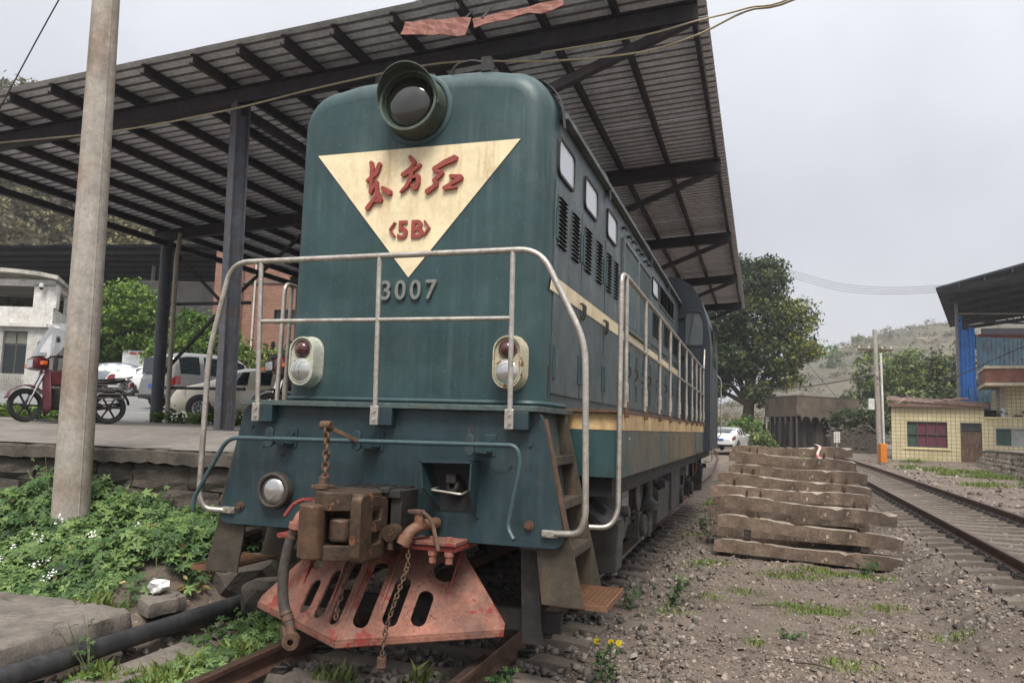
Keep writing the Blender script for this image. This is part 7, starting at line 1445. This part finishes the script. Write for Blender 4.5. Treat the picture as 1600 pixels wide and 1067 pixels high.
# ---- grass tufts
M_grass = leafmat('grass_blade', S(70, 82, 42), S(108, 126, 62), S(158, 168, 98), .3)
def grass(name, spots, label, hmin=.04, hmax=.12):
    PS = []; H = []
    for cx, cy, r, n in spots:
        a = RNG.uniform(0, 2 * PI, n); q = r * np.sqrt(RNG.uniform(0, 1, n)) * RNG.uniform(.5, 1.2, n); PS.append(np.stack([cx + q * np.cos(a), cy + q * np.sin(a) * .8], 1)); H.append(RNG.uniform(hmin, hmax, n) * (1.15 - .5 * q / r))
    P = np.concatenate(PS); h = np.concatenate(H)[:, None]; n = len(P); z = zg(P[:, 0], P[:, 1]); B = np.concatenate([P, z[:, None] - .005], 1); d = unit(n) * .45; d[:, 2] = 1; s = np.cross(d, unit(n)); s /= np.linalg.norm(s, axis=1)[:, None]; w = .10 * h + .002
    bend = unit(n) * np.array([1, 1, 0]) * h * .35; V = np.stack([B - s * w, B + s * w, B + d * h * .6 + s * w * .7, B + d * h + bend, B + d * h * .6 - s * w * .7], 1).reshape(-1, 3)
    i = np.arange(n)[:, None] * 5; F = np.concatenate([np.concatenate([i, i + 1, i + 2, i + 4], 1)]); F2 = np.concatenate([i + 4, i + 2, i + 3, i + 3], 1)
    me_F = np.concatenate([F]); o = rawmesh(name, V, F, M_grass, np.repeat(np.clip(RNG.normal(.5, .2, n), 0, 1), 5))
    tri = np.concatenate([i + 4, i + 2, i + 3], 1); o2 = None
    me = o.data; bm = bmesh.new(); bm.from_mesh(me); bm.verts.ensure_lookup_table()
    for a, b2, c in tri: bm.faces.new((bm.verts[a], bm.verts[b2], bm.verts[c]))
    bm.to_mesh(me); bm.free(); return tag(o, label, kind='stuff')
rn = random.Random(5)
grass('grass_patches', [(3.0, 10.8, .55, 500), (3.3, 11.4, .5, 350), (3.7, 11.3, .4, 200), (3.05, 8.9, .5, 420), (3.3, 9.0, .4, 250), (4.1, 11.2, .4, 250), (1.9, 11.3, .45, 350), (3.3, 6.9, .3, 160), (2.4, 9.5, .3, 120), (2.1, 8.9, .25, 80), (3.9, 9.3, .35, 150), (1.55, 14.5, .5, 250), (4.3, 8.1, .3, 120), (2.6, 7.4, .15, 50), (3.5, 8.1, .2, 60), (1.75, 8.2, .3, 140)], 'short green grass patches sprouting in the rubble', .02, .075)
grass('grass_patches', [(rn.uniform(9.6, 11.6), rn.uniform(20, 40), rn.uniform(.4, .9), 260) for i in range(14)] + [(10.5, 47, .8, 300), (4.9, 44, .7, 300), (9.2, 40, .8, 260)], 'grass growing along the foot of the stone bank wall', .08, .26)
grass('grass_patches', [(-1.25, 4.55, .3, 500), (-1.3, 4.9, .3, 450), (-1.15, 5.3, .22, 200), (-1.6, 4.4, .25, 260), (-2.35, 5.05, .2, 200), (-.25, 5.1, .2, 40), (.3, 5.3, .15, 30), (-1.3, 5.8, .25, 160)], 'long bright grass between the black pipe and left rail', .06, .2)
grass('grass_patches', [(rn.uniform(-.5, .5), rn.uniform(17, 24), .3, 60) for i in range(4)] + [(1.5, rn.uniform(18, 26), .4, 120) for i in range(4)], 'grass by the near track beyond the sleeper stack', .05, .15)
# ---- single weeds
def weed(label, loc, h, n, seed, flowers=0, spread=.12):
    t = thing('weed', label, 'weed', loc, world=True); L = Vector(loc); r = random.Random(seed); P = []; N_ = []; b = MB()
    for k in range(4 if h > .2 else 3):
        tip = L + Vector((r.uniform(-spread, spread), r.uniform(-spread, spread), h * r.uniform(.7, 1.05))); mid = L.lerp(tip, .5) + Vector((r.uniform(-.02, .02), r.uniform(-.02, .02), 0)); b.tube([L, mid, tip], 0, 5, rs=[.005, .004, .002])
        for i in range(n // 4): u = r.uniform(.1, 1); p = L.lerp(mid, u * 2) if u < .5 else mid.lerp(tip, u * 2 - 1); P.append(p + Vector((r.gauss(0, .028), r.gauss(0, .028), 0))); N_.append((r.gauss(0, .5), r.gauss(-.3, .5), .8))
        if k < flowers:
            f = MB(); 
            for q in range(7): a = 2 * PI * q / 7; f.obox(tip + Vector((.011 * math.cos(a), -.004, .011 * math.sin(a))), Vector((math.cos(a), 0, math.sin(a))) * .011, Vector((-math.sin(a), 0, math.cos(a))) * .006, Vector((0, .0015, 0)))
            f.cyl(tip, tip + Vector((0, -.008, 0)), .007, 8); f.build('flower', mat('yellow_petal', S(232, 200, 30), .6, var=.06), t)
    b.build('stem', mat('weed_stem', S(88, 92, 58), .8), t); P = np.array([list(p) for p in P]); N_ = np.array(N_); N_ /= np.linalg.norm(N_, axis=1)[:, None]
    V, F, T = palmate(P, N_, RNG.uniform(.022, .045, len(P)), np.clip(RNG.normal(.4, .2, len(P)), 0, 1)); rawmesh('foliage', V, F, M_weed, T, t)
G = lambda x, y: (x, y, float(zg(x, y)) - .01)
weed('yellow flowered weed in the rubble at the bottom edge', G(1.56, 5.85), .30, 90, 1, 3)
weed('tall leafy weed right of the bottom step', G(1.73, 8.5), .38, 130, 2, 0, .2)
weed('small leafy weed just behind the bottom step', G(1.33, 8.3), .26, 60, 3)
weed('leafy weed against the near rail at the bottom edge', G(.93, 5.45), .16, 120, 4, 0, .16)
weed('weed growing at the foot of the sleeper stack', G(3.95, 11.55), .22, 80, 5, 0, .2)
weed('weed between the locomotive and the sleeper stack', G(1.65, 14.8), .45, 160, 6, 0, .25)
weed('thin stalky weed beside the black pipe', (-1.68, 4.35, -.1), .38, 24, 7, 0, .2)
weed('small weed in the middle of the open dirt', G(2.9, 7.6), .1, 40, 8)
for i, (x, y) in enumerate(((-13.8, 14.4), (-14.8, 14.5), (-10.2, 15.0), (-9.0, 15.3))):
    z = float(zl(x, y)); tree('kerb_plant', ('low kerb plant left of the red motorcycle, outer one', 'low kerb plant left of the red motorcycle, inner one', 'low kerb plant right of the concrete pole', 'low kerb plant near the drainpipe')[i], (x, y, z), [(x, y, z + .14, .75, .3, .14)], 900, .05, M_ligust, .02, None, .14, cat='plant', limbs=False)
# ---- dry twigs on the dirt
for i, (x, y, a, L) in enumerate(((2.55, 8.6, .1, .35), (2.9, 6.75, -.4, .3), (1.9, 6.3, .5, .25), (3.6, 7.4, 1.0, .3), (2.2, 7.1, -.8, .22))):
    z = float(zg(x, y)) + .03; b = MB(); b.tube([(x, y, z), (x + L * .5 * math.cos(a), y + L * .5 * math.sin(a), z + .02), (x + L * math.cos(a + .15), y + L * math.sin(a + .15), z - .005)], 0, 5, rs=[.008, .006, .003]); o = b.build('dry_twig', M_bark)
    tag(o, ('dry twig in front of the grass near the stack', 'dry twig at the lower right of the dirt', 'dry twig near the yellow flowered weed', 'dry twig at the right of the open dirt', 'dry twig in the middle of the rubble')[i], 'twig')
# ---- air
b = MB(); b.box(-200, 420, -20, 560, -1.4, 62); hz = b.build('haze', []); tag(hz, 'thin pale haze over the whole yard', kind='stuff')
m = bpy.data.materials.new('haze_air'); m.use_nodes = True; t = m.node_tree; t.nodes.clear(); pv = t.nodes.new('ShaderNodeVolumePrincipled'); pv.inputs['Color'].default_value = (.86, .88, .92, 1); pv.inputs['Density'].default_value = .0008; pv.inputs['Anisotropy'].default_value = .2
ou = t.nodes.new('ShaderNodeOutputMaterial'); t.links.new(pv.outputs[0], ou.inputs['Volume']); hz.data.materials.append(m)
